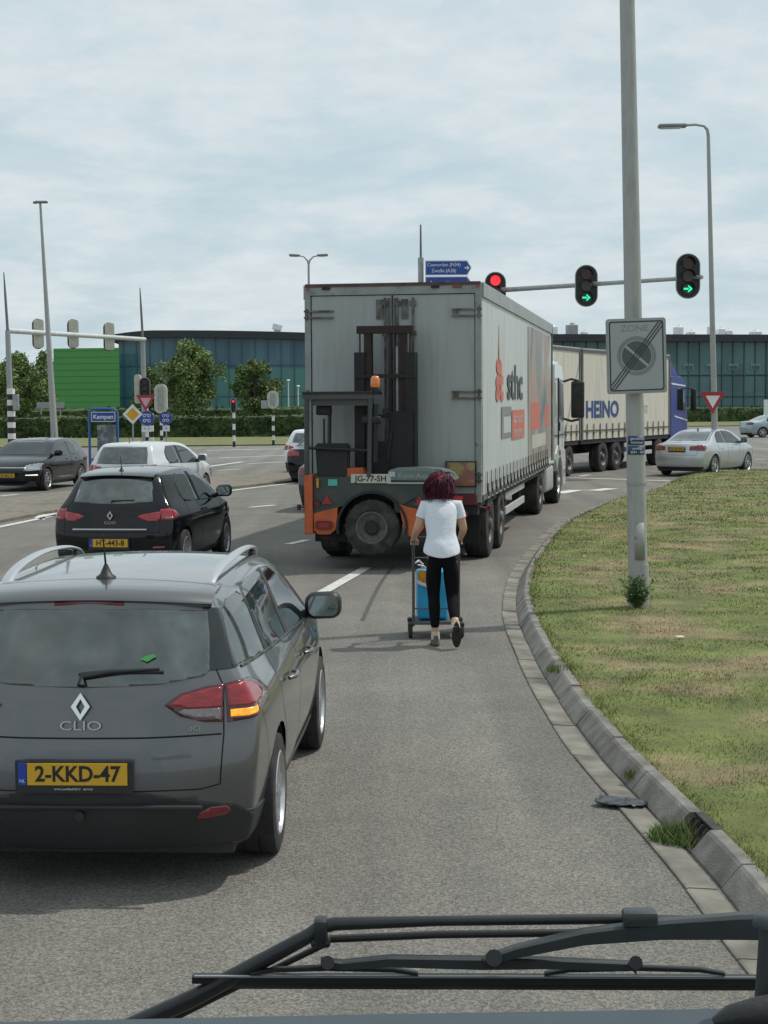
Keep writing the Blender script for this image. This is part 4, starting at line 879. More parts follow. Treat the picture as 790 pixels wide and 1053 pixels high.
def hatchback(S, name, label, cat, paint, plate_txt, tail=True, lamp=mt_red, belt=(1.0,.93), windows=True, rails=False, glass_r=None, wy=(.78,3.27), plate_z=.5, chrome=False, lettering=None, logo=False, handles=True, style='spoke', lamp_poly=None, corner_poly=None, sub=2, rim_m=None):
    L = S['L']; b = car_body(S, sub); e = empty(name, label, cat); r0, f0 = belt
    def bl(y): return r0+(f0-r0)*y/3.0
    side_set(e, b, 'side_window', [(.98,bl(1)),(1.62,bl(1.62)),(1.60,1.375),(1.15,1.37),(.95,1.25),(.90,1.1)], mt_glass)
    side_set(e, b, 'side_window', [(1.70,bl(1.7)),(L-1.28,bl(2.7)),(L-1.30,.98),(L-1.60,1.17),(L-1.84,1.285),(2.05,1.355),(1.70,1.375)], mt_glass)
    side_set(e, b, 'pillar_trim', [(1.62,bl(1.62)),(1.70,bl(1.7)),(1.70,1.375),(1.60,1.375)], mt_black, .0035)
    gl = glass_r or [(-.53,1.03),(0,1.0),(.53,1.03),(.50,1.22),(.46,1.33),(-.46,1.33),(-.50,1.22)]
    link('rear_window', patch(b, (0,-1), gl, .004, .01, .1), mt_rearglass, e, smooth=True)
    bm = BM(); pts = [(x, .31+.10*(abs(x)/.5)**2.5, 1.375-.03*(x/.52)**2) for x in np.linspace(-.5,.5,13)]; rings = []
    for x, y, z in pts: rings.append([bm.verts.new(q) for q in ((x, y+.3, z+.05), (x, y+.08, z+.036), (x, y-.03, z+.006), (x*.985, y+.0, z-.02), (x*.97, y+.15, z-.02))])
    for i in range(len(rings)-1):
        for k in range(4): bm.faces.new((rings[i][k], rings[i][k+1], rings[i+1][k+1], rings[i+1][k]))
    bm.faces.new(rings[0]); bm.faces.new(rings[-1][::-1]); link('roof_spoiler', fixn(bm), paint, e, smooth=50)
    link('windscreen', patch(b, (0,1), [(-.68,1.0),(.68,1.0),(.54,1.37),(-.54,1.37)], .004, .01, .15), mt_glass, e, smooth=True)
    lp = lamp_poly or [(.42,.86),(.50,.905),(.64,.93),(.64,.80),(.52,.80)]; cp = corner_poly or [(.645,.79),(.645,.935),(.78,.94),(.88,.90),(.94,.85),(.90,.815),(.78,.79)]
    lamp_cluster(e, b, [((0,-1), lp, lamp, .008, 'lens')], 'tail_lamp')
    rt = lamp_cluster(e, b, [(Dq2, cp, lamp, .008, 'lens'), (Dq2, [(.70,.80),(.70,.83),(.82,.835),(.80,.805)], mt_clear, .012, 'reversing_lamp')], 'corner_lamp')
    link('rear_bumper', patch(b, (0,-1), [(-.80,.22),(.80,.22),(.80,.36),(.6,.40),(-.6,.40),(-.80,.36)], .006, .015, .1), mt_black, e, smooth=True)
    for sx in (1,-1):
        bb = patch(b, (0,-1), [(.55,.42),(.70,.43),(.70,.455),(.56,.455)], .010, .012, .1); link('reflector', bb if sx > 0 else mirror(bb), mt_redd, e, smooth=True)
    side_set(e, b, 'sill_trim', [(1.2,.22),(L-1.2,.22),(L-1.2,.29),(1.2,.29)], mt_black, .004)
    rr = smooth_prof(S['rear']); bz = lambda z: lerp_prof(rr, z)
    if plate_txt: plate(e, (0,bz(plate_z)-.02,plate_z), 1, text_=plate_txt)
    if logo:
        badge = [(0,.062),(.042,0),(0,-.062),(-.042,0)]; inn = [(0,.034),(.019,0),(0,-.034),(-.019,0)]; bm = BM(); M_ = T((0,bz(.86)-.012,.86)) @ MX
        for i in range(4): j = (i+1)%4; prism(bm, [badge[i], badge[j], inn[j], inn[i]], .012, M_)
        link('badge', fixn(bm), mt_chrome, e)
    if lettering: link('model_lettering', text_mesh(lettering, .05, T((0,bz(.765)-.008,.765)) @ MX, ext=.002, sx=1.4), mt_chrome, e)
    if chrome: bm = BM(); box(bm, (0,bz(.68)-.004,.68), (1.0,.018,.022), bev=.006); link('chrome_strip', bm, mt_chrome, e)
    link('tailgate_seam', merge(seams(b, (0,-1), [(.56,1.05),(.645,.93),(.645,.62)]), seams(b, (0,-1), [(-.56,1.05),(-.645,.93),(-.645,.62)]), seams(b, (0,-1), [(-.64,.64),(.64,.64)])), mt_seam, e)
    for sgn in (1,-1):
        sm_ = merge(seams(b, (1,0), [(.95,1.0),(1.0,.7),(1.15,.5),(1.2,.3)], .009), seams(b, (1,0), [(1.66,.95),(1.68,.3)], .009), seams(b, (1,0), [(L-1.2,.93),(L-1.18,.3)], .009)); link('door_seam', sm_ if sgn > 0 else mirror(sm_), mt_seam, e)
        if handles:
            for y_ in ((1.82,) if S is HATCH else (1.22, 2.0)): bm = BM(); tube(bm, [(sgn*.855, y_-.09, .85),(sgn*.89, y_-.06, .855),(sgn*.89, y_+.05, .858),(sgn*.855, y_+.09, .855)], .012, 6); link('door_handle', bm, paint, e)
    bm = BM(); lathe(bm, [(.04,0),(.022,.02),(.009,.05)], T((0,.62,1.425)), 10); tube(bm, [(0,.62,1.47),(0,.57,1.62)], [.006,.004], 5); link('antenna', fixn(bm), mt_black, e)
    bm = BM(); tube(bm, [(0,.13,1.02),(0,.125,1.05),(.3,.15,1.06)], [.018,.012,.006], 6); link('rear_wiper', bm, mt_black, e)
    mirrors(e, S, L-1.42, .97, .80, paint if S is not HATCH else mt_black, 1.1)
    # front end
    fr_ = smooth_prof(S['front']); fz = lambda z: lerp_prof(fr_, z)
    link('grille', patch(b, (0,1), [(-.42,.30),(.42,.30),(.5,.46),(-.5,.46)], .005, .01, .1), mt_black, e, smooth=True)
    for sx in (1,-1):
        front_lamp(b, e, S, sx)
    for y in wy:
        for sg in (1,-1): wheel(e, sg*(S['hw']-.013), y, .315, .19, style, 5, side_=sg, rimr=.215, rim_m=rim_m)
    finish_car(e, S, paint, b, None, [(y,.33,.352) for y in wy])
    return e, b

es = estate(); place(es, -1.43, 7.62, 2.6)

p_black = mat('black paint', (.004,.005,.007), .12, .0, coat=.5, var=.05, spec=.2)
bh, _b = hatchback(HATCH, 'hatchback_car', 'glossy black hatchback with a chrome strip across its tailgate, directly ahead of the grey estate', 'car', p_black, 'HT-443-B', chrome=True, logo=True, lettering='CLIO', rim_m=mt_alu, plate_z=.50, handles=True, belt=(1.03,.93), style='twin',
    lamp_poly=[(.36,.845),(.44,.875),(.60,.90),(.64,.905),(.64,.79),(.5,.785),(.40,.81)])
place(bh, -3.60, 21.6, 7)
p_wht = mat('silver white paint', (.62,.64,.65), .25, .1, coat=1., var=.03)
wh, _b = hatchback(GOLF, 'hatchback_car', 'pale silver white hatchback ahead of the glossy black hatchback in the left lane', 'car', p_wht, 'PV-417-L', glass_r=[(-.60,1.0),(0,.985),(.60,1.0),(.57,1.22),(.52,1.36),(-.52,1.36),(-.57,1.22)],
    lamp_poly=[(.46,.80),(.46,.93),(.64,.95),(.64,.80)], corner_poly=[(.645,.79),(.645,.96),(.78,.98),(.88,.94),(.9,.85),(.86,.79)])
place(wh, -5.86, 36.6, 13.5)

# oncoming black hatchback seen from its front
p_blk2 = mat('charcoal black paint', (.007,.008,.011), .15, .1, coat=.6, var=.05, spec=.2)
pg, b2 = hatchback(P308, 'hatchback_car', 'black hatchback with bright headlamps coming towards us beyond the paved median', 'car', p_blk2, None, style='twin', rim_m=mt_alu, wy=(.80,3.42))
# chrome-edged grille, front plate, lit running lamp strip
b3 = car_body(P308, 2)
link('upper_grille', patch(b3, (0,1), [(-.42,.56),(.42,.56),(.46,.66),(-.46,.66)], .006, .01, .1), mt_black, pg, smooth=True)
link('grille_trim', patch(b3, (0,1), [(-.47,.66),(.47,.66),(.47,.675),(-.47,.675)], .010, .01, .1), mt_chrome, pg, smooth=True)
for sx in (1,-1):
    bb = patch(b3, (0,1), [(-.76,.45),(-.48,.455),(-.48,.475),(-.76,.485)], .008, .01, .05); link('fog_lamp', bb if sx > 0 else mirror(bb), mat('lit running lamp', (.8,.8,.78), .2, emit=(1,.97,.9), es=.9), pg, smooth=True)
b3.free()
fp = plate(pg, (0,4.29,.46), 1, text_='XZ-862-K', rz=math.pi)
pf = G(8, 504); place(pg, -9.55-.10, 45.2+4.1, 189.5)
pg.location = (-10.05+math.sin(R(9.5))*4.28, 43.9+math.cos(R(9.5))*4.28, 0)

pg.scale = (1,1,.955)
# sedans
def sedan(name, label, paint, plate_txt, lamp=mt_redd, sub=2, style='twin', front=True):
    S = SEDAN; L = S['L']; b = car_body(S, sub); e = empty(name, label, 'car')
    side_set(e, b, 'side_window', [(1.25,1.02),(1.95,1.0),(1.95,1.375),(1.62,1.35),(1.40,1.24)], mt_glass)
    side_set(e, b, 'side_window', [(2.03,.998),(3.22,.965),(3.22,.985),(2.95,1.16),(2.72,1.30),(2.45,1.365),(2.03,1.378)], mt_glass)
    side_set(e, b, 'pillar_trim', [(1.95,1.0),(2.03,.998),(2.03,1.378),(1.95,1.375)], mt_black, .0035)
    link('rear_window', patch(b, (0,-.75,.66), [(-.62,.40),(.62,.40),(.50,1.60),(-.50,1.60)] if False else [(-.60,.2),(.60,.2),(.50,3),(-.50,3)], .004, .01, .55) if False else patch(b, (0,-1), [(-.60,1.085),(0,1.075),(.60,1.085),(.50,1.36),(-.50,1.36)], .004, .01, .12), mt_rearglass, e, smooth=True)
    link('windscreen', patch(b, (0,1), [(-.68,1.0),(.68,1.0),(.54,1.37),(-.54,1.37)], .004, .01, .15), mt_glass, e, smooth=True)
    lamp_cluster(e, b, [((0,-1), [(.40,.80),(.40,.92),(.62,.95),(.62,.80)], lamp, .008, 'lens')], 'tail_lamp')
    lamp_cluster(e, b, [(Dq2, [(.625,.79),(.625,.955),(.80,.96),(.90,.93),(.92,.85),(.85,.79)], lamp, .008, 'lens')], 'corner_lamp')
    link('rear_bumper', patch(b, (0,-1), [(-.80,.22),(.80,.22),(.80,.30),(-.80,.30)], .006, .015, .1), mt_black, e, smooth=True)
    link('boot_seam', merge(seams(b, (0,-1), [(.62,1.0),(.62,.68)], .009), seams(b, (0,-1), [(-.62,1.0),(-.62,.68)], .009), seams(b, (0,-1), [(-.62,.66),(.62,.66)], .009)), mt_seam, e)
    rr = smooth_prof(S['rear'])
    if plate_txt: plate(e, (0,lerp_prof(rr,.84)-.02,.84), 1, text_=plate_txt)
    bm = BM(); lathe(bm, [(.035,0),(.02,.03),(.012,.06)], T((0,1.65,1.40)), 10); link('antenna', fixn(bm), mt_black, e)
    for sgn in (1,-1):
        sm_ = merge(seams(b, (1,0), [(1.3,1.0),(1.25,.75),(1.42,.5),(1.45,.3)], .009), seams(b, (1,0), [(2.0,.99),(2.0,.3)], .009), seams(b, (1,0), [(3.25,.95),(3.2,.3)], .009)); link('door_seam', sm_ if sgn > 0 else mirror(sm_), mt_seam, e)
        for y_ in (1.55, 2.35): bm = BM(); tube(bm, [(sgn*.865, y_-.09, .84),(sgn*.90, y_-.06, .845),(sgn*.90, y_+.05, .848),(sgn*.865, y_+.09, .845)], .012, 6); link('door_handle', bm, paint, e)
    mirrors(e, S, 3.1, .98, .80, mt_black, 1.0)
    link('grille', patch(b, (0,1), [(-.42,.30),(.42,.30),(.5,.42),(-.5,.42)], .005, .01, .1), mt_black, e, smooth=True)
    for sx in (1,-1):
        front_lamp(b, e, S, sx)
    for y in (1.0, 3.68):
        for sg in (1,-1): wheel(e, sg*(S['hw']-.013), y, .32, .2, style, 5, side_=sg, rimr=.23)
    finish_car(e, S, paint, b, None, [(1.0,.33,.357),(3.68,.33,.357)])
    return e
p_silver = mat('silver paint', (.46,.49,.51), .28, .5, coat=1., var=.03)
sb = sedan('saloon_car', 'silver saloon turning right behind the far lamp post with the yield sign', p_silver, '52-XH-RN')
place(sb, 8.95, 50.6, 34)
sc_ = sedan('saloon_car', 'pale blue silver saloon cut off by the right edge of the photograph', mat('pale blue silver paint', (.30,.38,.41), .3, .4, coat=1.), None)
place(sc_, 0, 0, 0); q = G(763,450); sc_.location = (q.x, q.y, 0); sc_.rotation_euler = (0,0,-R(76))
da = sedan('saloon_car', 'dark saloon half hidden behind the forklift, its rear wheel just left of the orange post', mat('very dark blue paint', (.010,.013,.022), .15, .2, coat=1.), None)
place(da, -1.08, 34.9, 11)
db = sedan('saloon_car', 'black saloon with its roof hidden by the trailer, queueing beyond the dark saloon', p_black, None, lamp=mt_red)
place(db, -2.07, 47.4, 14)
dc, _b = hatchback(GOLF, 'hatchback_car', 'white hatchback showing its bright rear corner left of the trailer, farthest car of the queue', 'car', mat('bright white paint', (.8,.81,.82), .25, coat=1.), None)
place(dc, -2.52, 54.0, 14)

# ================================================================ TRUCKS
m_door = mat('trailer door paint', (.345,.365,.36), .45, .05, var=.08, vs=1.2, c2=(.27,.28,.265), cs=2.6, cth=(.5,.85), st=(4.,1.,.45))
m_curt = mat('trailer side sheet', (.47,.50,.50), .42, var=.07, vs=1., c2=(.36,.38,.37), cs=1.6, cth=(.48,.8), bump=.15, bs=3, st=(1.,2.,.5))
m_rust = mat('rusty steel', (.12,.085,.065), .8, .2, var=.4, vs=12)
m_steel = mat('dirty steel', (.16,.165,.165), .55, .5, var=.3, vs=10, c2=(.10,.08,.065), cs=6)
m_chas = mat('chassis black', (.018,.018,.019), .7, var=.3, vs=8)
m_wcab = mat('white cab paint', (.62,.63,.61), .3, coat=.8, var=.05, vs=2)
m_flap = mat('mud flap', (.014,.014,.014), .8)

def sheet_side(parent, name, x, y0, y1, z0, z1, m, n=60, amp=.007, sgn=1):
    """tensioned curtain with faint vertical folds"""
    bm = BM(); r_ = random.Random(int(y1*10)); rows = []
    for i in range(n+1):
        y = y0+(y1-y0)*i/n; row = []
        for k in range(7):
            t = k/6; dx = amp*(.5+.5*math.sin(i*1.9+.6*math.sin(k)))*(.35+.65*(1-t))+.004*mnoise.noise(Vector((y*.9, t*2, 3)))
            row.append(bm.verts.new((x+sgn*dx, y, z0+(z1-z0)*t)))
        rows.append(row)
    for i in range(n):
        for k in range(6): bm.faces.new((rows[i][k], rows[i+1][k], rows[i+1][k+1], rows[i][k+1]))
    if sgn < 0: bmesh.ops.reverse_faces(bm, faces=bm.faces)
    return link(name, bm, m, parent, smooth=True)

def trailer():
    e = empty('lorry_trailer', 'grey white curtain side trailer with the forklift hung on its closed rear doors', 'trailer')
    L = 13.3; W = 1.27; z0 = .98; z1 = 4.0
    bm = BM(); box2(bm, (-W+.02,.1,z0+.02), (W-.02,L,z1-.06)); link('box', bm, m_curt, e)
    bm = BM(); box2(bm, (-W,.0,z1-.06), (W,L+.02,z1)); link('roof', bm, mat('roof sheet', (.4,.42,.42), .5, var=.15), e)
    # rear frame
    bm = BM()
    for s in (1,-1): box2(bm, (s*(W-.085),-.02,z0-.08), (s*W,.1,z1-.03))
    box2(bm, (-W+.085,-.018,z1-.15), (W-.085,.1,z1-.035)); box2(bm, (-W+.085,-.018,z0-.1), (W-.085,.1,z0+.03))
    fr = link('rear_frame', bm, mat('frame paint', (.27,.29,.285), .5, .2, var=.2, vs=4, c2=(.15,.10,.075), cs=5, cth=(.6,.7)), e)
    bm = BM(); box2(bm, (-W+.01,-.03,z1-.035), (W-.01,-.0,z1+.012)); link('top_trim', bm, mat('red brown trim', (.09,.05,.045), .7, var=.4, vs=9), fr)
    for x, w_, m in [(-.98,.03,mt_red),(1.22,.035,mt_red),(.93,.1,mat('brown reflector', (.2,.06,.02), .4)),(.62,.09,m_chas),(-.95,.09,m_chas),(-1.22,.03,mt_red)]:
        bm = BM(); box(bm, (x,-.036,z1-.055), (w_*1.3,.02,.035), bev=.005); link('marker_lamp', bm, m, fr)
    for s in (1,-1):
        bm = BM(); a, b = (s*.012, s*(W-.095)); box2(bm, (min(a,b),.005,z0+.04), (max(a,b),.045,z1-.16), bev=.008); d = link('rear_door', bm, m_door, e)
        for z in (z1-.42, 2.42, 1.25):
            bm = BM(); a, b = s*(W-.42), s*(W+.01); 
            for dz in (-.045,.045): box2(bm, (min(a,b),-.034,z+dz-.012), (max(a,b),.004,z+dz+.012))
            box2(bm, (min(a,b)+.02,-.028,z-.035), (min(a,b)+.09,.004,z+.035)); cyl(bm, (s*(W-.03),-.03,z-.08), (s*(W-.03),-.03,z+.08), .018, n=8); link('hinge', bm, m_steel, d)
        for k, xx in enumerate((.075,.30) if s > 0 else (.10,)):
            bm = BM(); cyl(bm, (s*xx,-.03,z0+.05), (s*xx,-.03,z1-.2), .018, n=8)
            for z in (z1-.28, 3.3, 2.2, 1.2): box(bm, (s*xx,-.015,z), (.09,.03,.07), bev=.006)
            link('lock_rod', bm, m_steel, d)
        bm = BM(); box2(bm, (s*.045-.022,-.008,z0+.1), (s*.045+.022,.004,z1-.2)); link('door_seal', bm, mat('rubber seal', (.12,.12,.12), .8), d)
        bm = BM(); box2(bm, (s*.18-.05,-.01,z1-.5), (s*.18+.05,-.002,z1-.22)); link('lock_keeper', bm, m_steel, d)
    # number board and lamps at lower right
    bm = BM(); box(bm, (.98,-.045,1.30), (.40,.02,.33), bev=.004); q = link('reflector_board', bm, mat('weathered orange board', (.33,.27,.12), .7, c2=(.28,.12,.09), cs=7, cth=(.5,.55), var=.2, vs=14), e)
    bm = BM(); 
    for a, b in (((.76,1.12),(1.2,1.135)),((.76,1.47),(1.2,1.485)),((1.185,1.12),(1.2,1.485)),((.76,1.12),(.775,1.485))): box2(bm, (a[0],-.06,a[1]), (b[0],-.03,b[1]))
    link('board_frame', bm, m_chas, q)
    bm = BM(); box2(bm, (-W+.05,-.04,.72), (W-.05,.12,.9), bev=.01); bump_ = link('bumper', bm, m_chas, e)
    for s in (1,-1):
        bm = BM(); box(bm, (s*.97,-.075,.94), (.48,.07,.15), bev=.012); lp = link('lamp_unit', bm, mat('lamp housing red', (.10,.008,.01), .35), e)
        bm = BM(); box(bm, (s*.95,-.115,.95), (.13,.012,.09), bev=.004); link('lamp_lens', bm, mat('bright red lens', (.65,.035,.02), .2, coat=.6), lp)
        bm = BM(); lathe(bm, [(.001,-.008),(.05,-.006),(.055,.01)], T((s*1.04,-.11,.74)) @ Matrix.Rotation(R(90), 4, 'X'), 16, close=False); link('round_reflector', fixn(bm), mt_red, e)
        bm = BM(); tube(bm, [(s*1.2,.0,.84),(s*1.38,-.02,.82)], .016, 6); box(bm, (s*1.38,-.03,.82), (.05,.05,.09), bev=.012); link('position_lamp', bm, mt_redd, e)
        bm = BM(); box2(bm, (s*1.0-.21,.28,.30), (s*1.0+.21,.30,.92)); link('mud_flap', bm, m_flap, e)
    # side sheets
    for s in (1,-1):
        sh = sheet_side(e, 'side_sheet', s*W, .1, L-.1, z0+.0, z1-.2, m_curt, sgn=s)
        bm = BM(); box2(bm, (s*W,.05,z1-.2), (s*(W+.03),L,z1-.0)); link('top_rail', bm, mat('alu rail', (.33,.35,.35), .45, .5, var=.15, vs=3), e)
        bm = BM(); box2(bm, (s*W,.05,z0-.06), (s*(W+.025),L,z0+.02)); link('bottom_rail', bm, m_steel, e)
        n = 21 if s > 0 else 0
        for k in range(n):
            y = .45+k*.57; bm = BM(); box2(bm, (W+.024,y-.022,z0+.02), (W+.034,y+.022,z0+.34)); box2(bm, (W+.022,y-.035,z0+.10), (W+.05,y+.035,z0+.17)); tube(bm, [(W+.035,y,z0+.12),(W+.05,y+.05,z0-.02),(W+.03,y,z0-.05)], .012, 5); link('strap', bm, m_steel, e)
        for y in (L,): bm = BM(); box2(bm, (s*(W-.02),y-.09,z0-.05), (s*(W+.035),y+.01,z1)); link('front_post', bm, m_steel, e)
    # printing on the right sheet
    red = mat('print red', (.50,.125,.085), .5); dk = mat('print dark grey', (.05,.06,.06), .5); X = W+.0115
    pr = T((X,0,0)) @ MS
    bm = BM(); prism(bm, [(2.2,2.9),(2.32,2.9),(2.28,3.5),(2.25,3.5)], .002, pr); prism(bm, circ(.42, 24, 0, 0), .002, pr @ T((2.28,2.86,0)) @ Matrix.Diagonal((1.0,.3,1,1))); link('print_drop', fixn(bm), red, e)
    link('print_lettering', text_mesh('st', .72, T((X+.003,0,0)) @ MS @ T((2.32,2.58,0)), ext=.001, bold=.035, sx=2.0), red, e)
    link('print_lettering', text_mesh('sthc', .80, T((X+.003,0,0)) @ MS @ T((4.9,2.62,0)), ext=.001, bold=.02, sx=2.1), dk, e)
    bm = BM(); prism(bm, [(2.6,1.74),(4.2,1.74),(4.2,1.82),(2.95,1.82),(2.95,2.10),(4.2,2.10),(4.2,2.24),(2.6,2.24)], .002, pr); link('print_block', fixn(bm), mat('print grey', (.2,.2,.2), .5), e)
    bm = BM(); prism(bm, [(4.3,1.68),(6.6,1.68),(6.6,2.18),(4.3,2.18)], .002, pr); link('print_block', fixn(bm), red, e)
    link('print_lettering', text_mesh('de route', .25, T((X+.003,0,0)) @ MS @ T((5.45,2.04,0)), ext=.001, sx=1.9), m_wcab, e); link('print_lettering', text_mesh('expres', .27, T((X+.003,0,0)) @ MS @ T((5.45,1.80,0)), ext=.001, sx=2.0), m_wcab, e)
    # photographic print on the front half of the sheet: large soft blotches of colour
    ph = bpy.data.materials.new('printed picture'); ph.use_nodes = True; n_ = ph.node_tree.nodes; l_ = ph.node_tree.links; bb = n_['Principled BSDF']; bb.inputs['Roughness'].default_value = .4
    t_ = n_.new('ShaderNodeTexCoord'); mp = n_.new('ShaderNodeMapping'); mp.inputs['Scale'].default_value = (.2,.55,.38); l_.new(t_.outputs['Object'], mp.inputs[0])
    nz = n_.new('ShaderNodeTexNoise'); nz.inputs['Scale'].default_value = 1.3; nz.inputs['Detail'].default_value = 5; nz.inputs['Distortion'].default_value = .9; l_.new(mp.outputs[0], nz.inputs[0])
    cr = n_.new('ShaderNodeValToRGB'); l_.new(nz.outputs[0], cr.inputs[0]); E_ = cr.color_ramp.elements
    E_[0].position = .3; E_[0].color = (.09,.12,.13,1); E_[1].position = .72; E_[1].color = (.46,.50,.51,1)
    for p_, c_ in ((.4,(.17,.20,.20,1)),(.47,(.30,.23,.19,1)),(.54,(.36,.23,.18,1)),(.6,(.26,.33,.36,1))): q_ = E_.new(p_); q_.color = c_
    l_.new(cr.outputs[0], bb.inputs['Base Color'])
    bm = BM(); prism(bm, [(7.4,1.12),(13.1,1.12),(13.1,3.72),(7.4,3.72)], .002, pr); link('print_picture', fixn(bm), ph, e)
    bm = BM(); prism(bm, [(7.9,1.78),(10.0,1.78),(10.0,2.3),(7.9,2.3)], .004, pr); link('print_block', fixn(bm), red, e); bm = BM(); prism(bm, [(11.3,1.8),(12.4,1.8),(12.4,2.25),(11.3,2.25)], .004, pr); link('print_block', fixn(bm), red, e)
    bm = BM(); prism(bm, [(8.2,1.42),(11.6,1.42),(11.6,1.68),(8.2,1.68)], .004, pr); link('print_block', fixn(bm), mat('print cream', (.45,.45,.38), .5), e)
    # chassis, guards, wheels
    bm = BM()
    for s in (1,-1): box2(bm, (s*.35,.3,.72), (s*.5,L-.6,z0-.01))
    box2(bm, (-1.0,1.0,.52), (1.0,3.4,.7)); box2(bm, (-W+.05,.2,.82), (W-.05,L-.1,z0-.02)); link('chassis', bm, m_chas, e)
    for s in (1,-1):
        for z in (.45,.72): bm = BM(); box2(bm, (s*(W-.1),4.0,z), (s*(W-.06),7.4,z+.13), bev=.01); link('side_guard', bm, mat('alu guard', (.5,.51,.5), .5, .4, var=.15, vs=3), e)
        bm = BM(); box2(bm, (s*(W-.14),4.3,.4), (s*(W-.1),4.4,.9)); box2(bm, (s*(W-.14),6.9,.4), (s*(W-.1),7.0,.9)); link('guard_bracket', bm, m_chas, e)
        for y in (1.35, 2.95):
            wheel(e, s*(W-.02), y, .50, .36, 'truck', side_=s, rimr=.29, rim_m=m_steel)
            bm = BM(); P_ = [(s*(W-.03), y+.57*math.cos(R(a)), .5+.57*math.sin(R(a))) for a in range(20,161,14)]; 
            A1 = [bm.verts.new(p) for p in P_]; B1 = [bm.verts.new((s*(W-.45), p[1], p[2])) for p in P_]
            for k in range(len(P_)-1): bm.faces.new((A1[k], A1[k+1], B1[k+1], B1[k]))
            link('mudguard', bm, m_chas, e)
    return e
tr = trailer(); place(tr, .135, 23.6, 10)

def tractor(name, label, paint, loc, hd, roof=True, arm=True):
    """two axle cab unit; origin below the rear of its chassis, y forward"""
    e = empty(name, label, 'lorry'); L = 6.0; W = 1.24
    bm = BM(); box2(bm, (-.45,.0,.65), (.45,L-.6,.92)); link('chassis', bm, m_chas, e)
    # cab shell by outline in side view, bevelled
    y0 = L-2.25; prof = [(y0,.95),(L-.02,.95),(L,1.6),(L-.04,1.9),(L-.28,2.95),(L-.5,3.2),(y0+.1,3.25),(y0,3.15)]
    bm = BM(); prism(bm, prof, 2*W-.04, T((-W+.02,0,0)) @ MS); fixn(bm); bmesh.ops.bevel(bm, geom=[x for x in bm.edges], offset=.07, segments=3, affect='EDGES'); cab = link('cab', bm, paint, e, smooth=50)
    bm = BM(); prism(bm, [(y0,3.2),(L-.55,3.2),(L-.75,3.5),(y0+.7,3.82),(y0+.15,3.88),(y0,3.85)], 2.1, T((-1.05,0,0)) @ MS); fixn(bm); bmesh.ops.bevel(bm, geom=[x for x in bm.edges], offset=.09, segments=3, affect='EDGES'); link('roof_fairing', bm, paint, e, smooth=50)
    for s in (1,-1):
        bm = BM(); xx = sorted((s*(W-.02), s*(W+.004))); Pw = [(y0+.85,1.98),(L-.32,1.92),(L-.48,2.72),(y0+.85,2.78)]; M_ = T((xx[0],0,0)) @ MS; prism(bm, Pw, xx[1]-xx[0], M_); link('side_window', fixn(bm), mt_cabglass, cab)
        bm = BM(); prism(bm, [(y0+.8,1.1),(y0+.82,1.1),(y0+.82,2.85),(y0+.8,2.85)], .026, T((xx[0],0,0)) @ MS); prism(bm, [(y0,1.55),(L-.08,1.55),(L-.08,1.565),(y0,1.565)], .026, T((xx[0],0,0)) @ MS); link('door_gap', fixn(bm), mt_seam, cab)
        bm = BM(); box(bm, (s*(W+.005),y0+.95,1.75), (.03,.07,.20), bev=.01); link('door_handle', bm, mt_black, cab)
        # mirrors
        bm = BM(); tube(bm, [(s*(W-.02),L-.28,2.78),(s*(W+.16),L-.22,2.84),(s*(W+.38),L-.20,2.78)], .028, 8); tube(bm, [(s*(W-.02),L-.25,1.92),(s*(W+.16),L-.2,1.86),(s*(W+.34),L-.2,1.9)], .028, 8); arm_ = link('mirror_arm', bm, mt_black, e, smooth=50)
        bm = BM(); box(bm, (s*(W+.31),L-.2,2.36), (.31,.13,.86), bev=.05, seg=4); link('mirror', bm, mt_black, arm_, smooth=50)
        bm = BM(); box(bm, (s*(W+.315),L-.268,2.42), (.25,.008,.62), bev=.003); link('mirror_glass', bm, mat('mirror dark glass', (.05,.06,.055), .1, .6, var=.3, vs=9), arm_)
        # wheel arch/bumper side, steps, tank
        bm = BM(); prism(bm, [(L-2.0,.98),(L-1.95,1.15),(L-1.6,1.33),(L-.9,1.33),(L-.5,1.2),(L-.02,1.2),(L+.06,1.0),(L+.04,.38),(L-.55,.38),(L-.62,.75),(L-.95,1.06),(L-1.45,1.06),(L-1.78,.75)], .26, T((s*W-(.26 if s > 0 else 0),0,0)) @ MS); r = link('wheel_fender', fixn(bm), paint, e)
        bm = BM(); box(bm, (s*(W-.06),L-.2,.72), (.16,.3,.16), bev=.04, seg=3); link('headlamp', bm, mt_head, r, smooth=50)
        bm = BM(); box(bm, (s*(W+.005),L-1.25,1.15), (.03,.08,.12), bev=.01); link('side_marker', bm, mt_black, r)
        for k in range(4): bm = BM(); box(bm, (s*(W-.2),2.2+k*.33,.66), (.42,.26,.56), bev=.08, seg=3); link('side_fairing_panel', bm, mat('pale fairing', (.42,.43,.41), .5, .1, var=.15, vs=4), e, smooth=50)
        bm = BM(); box2(bm, (s*(W-.42),2.0,.95), (s*(W-.0),3.6,1.02), bev=.02); link('step_plate', bm, mat('pale fairing'), e)
        wheel(e, s*(W-.0), 1.0, .50, .55, 'truck', side_=s, rimr=.29, rim_m=m_steel); wheel(e, s*(W-.02), L-1.2, .50, .32, 'truck', side_=s, rimr=.29, rim_m=mt_alu)
        bm = BM(); P_ = [(s*(W-.02), 1.0+.58*math.cos(R(a)), .5+.58*math.sin(R(a))) for a in range(15,166,15)]; A1 = [bm.verts.new(p) for p in P_]; B1 = [bm.verts.new((s*(W-.6), p[1], p[2])) for p in P_]
        for k in range(len(P_)-1): bm.faces.new((A1[k], A1[k+1], B1[k+1], B1[k]))
        link('mudguard', bm, m_chas, e)
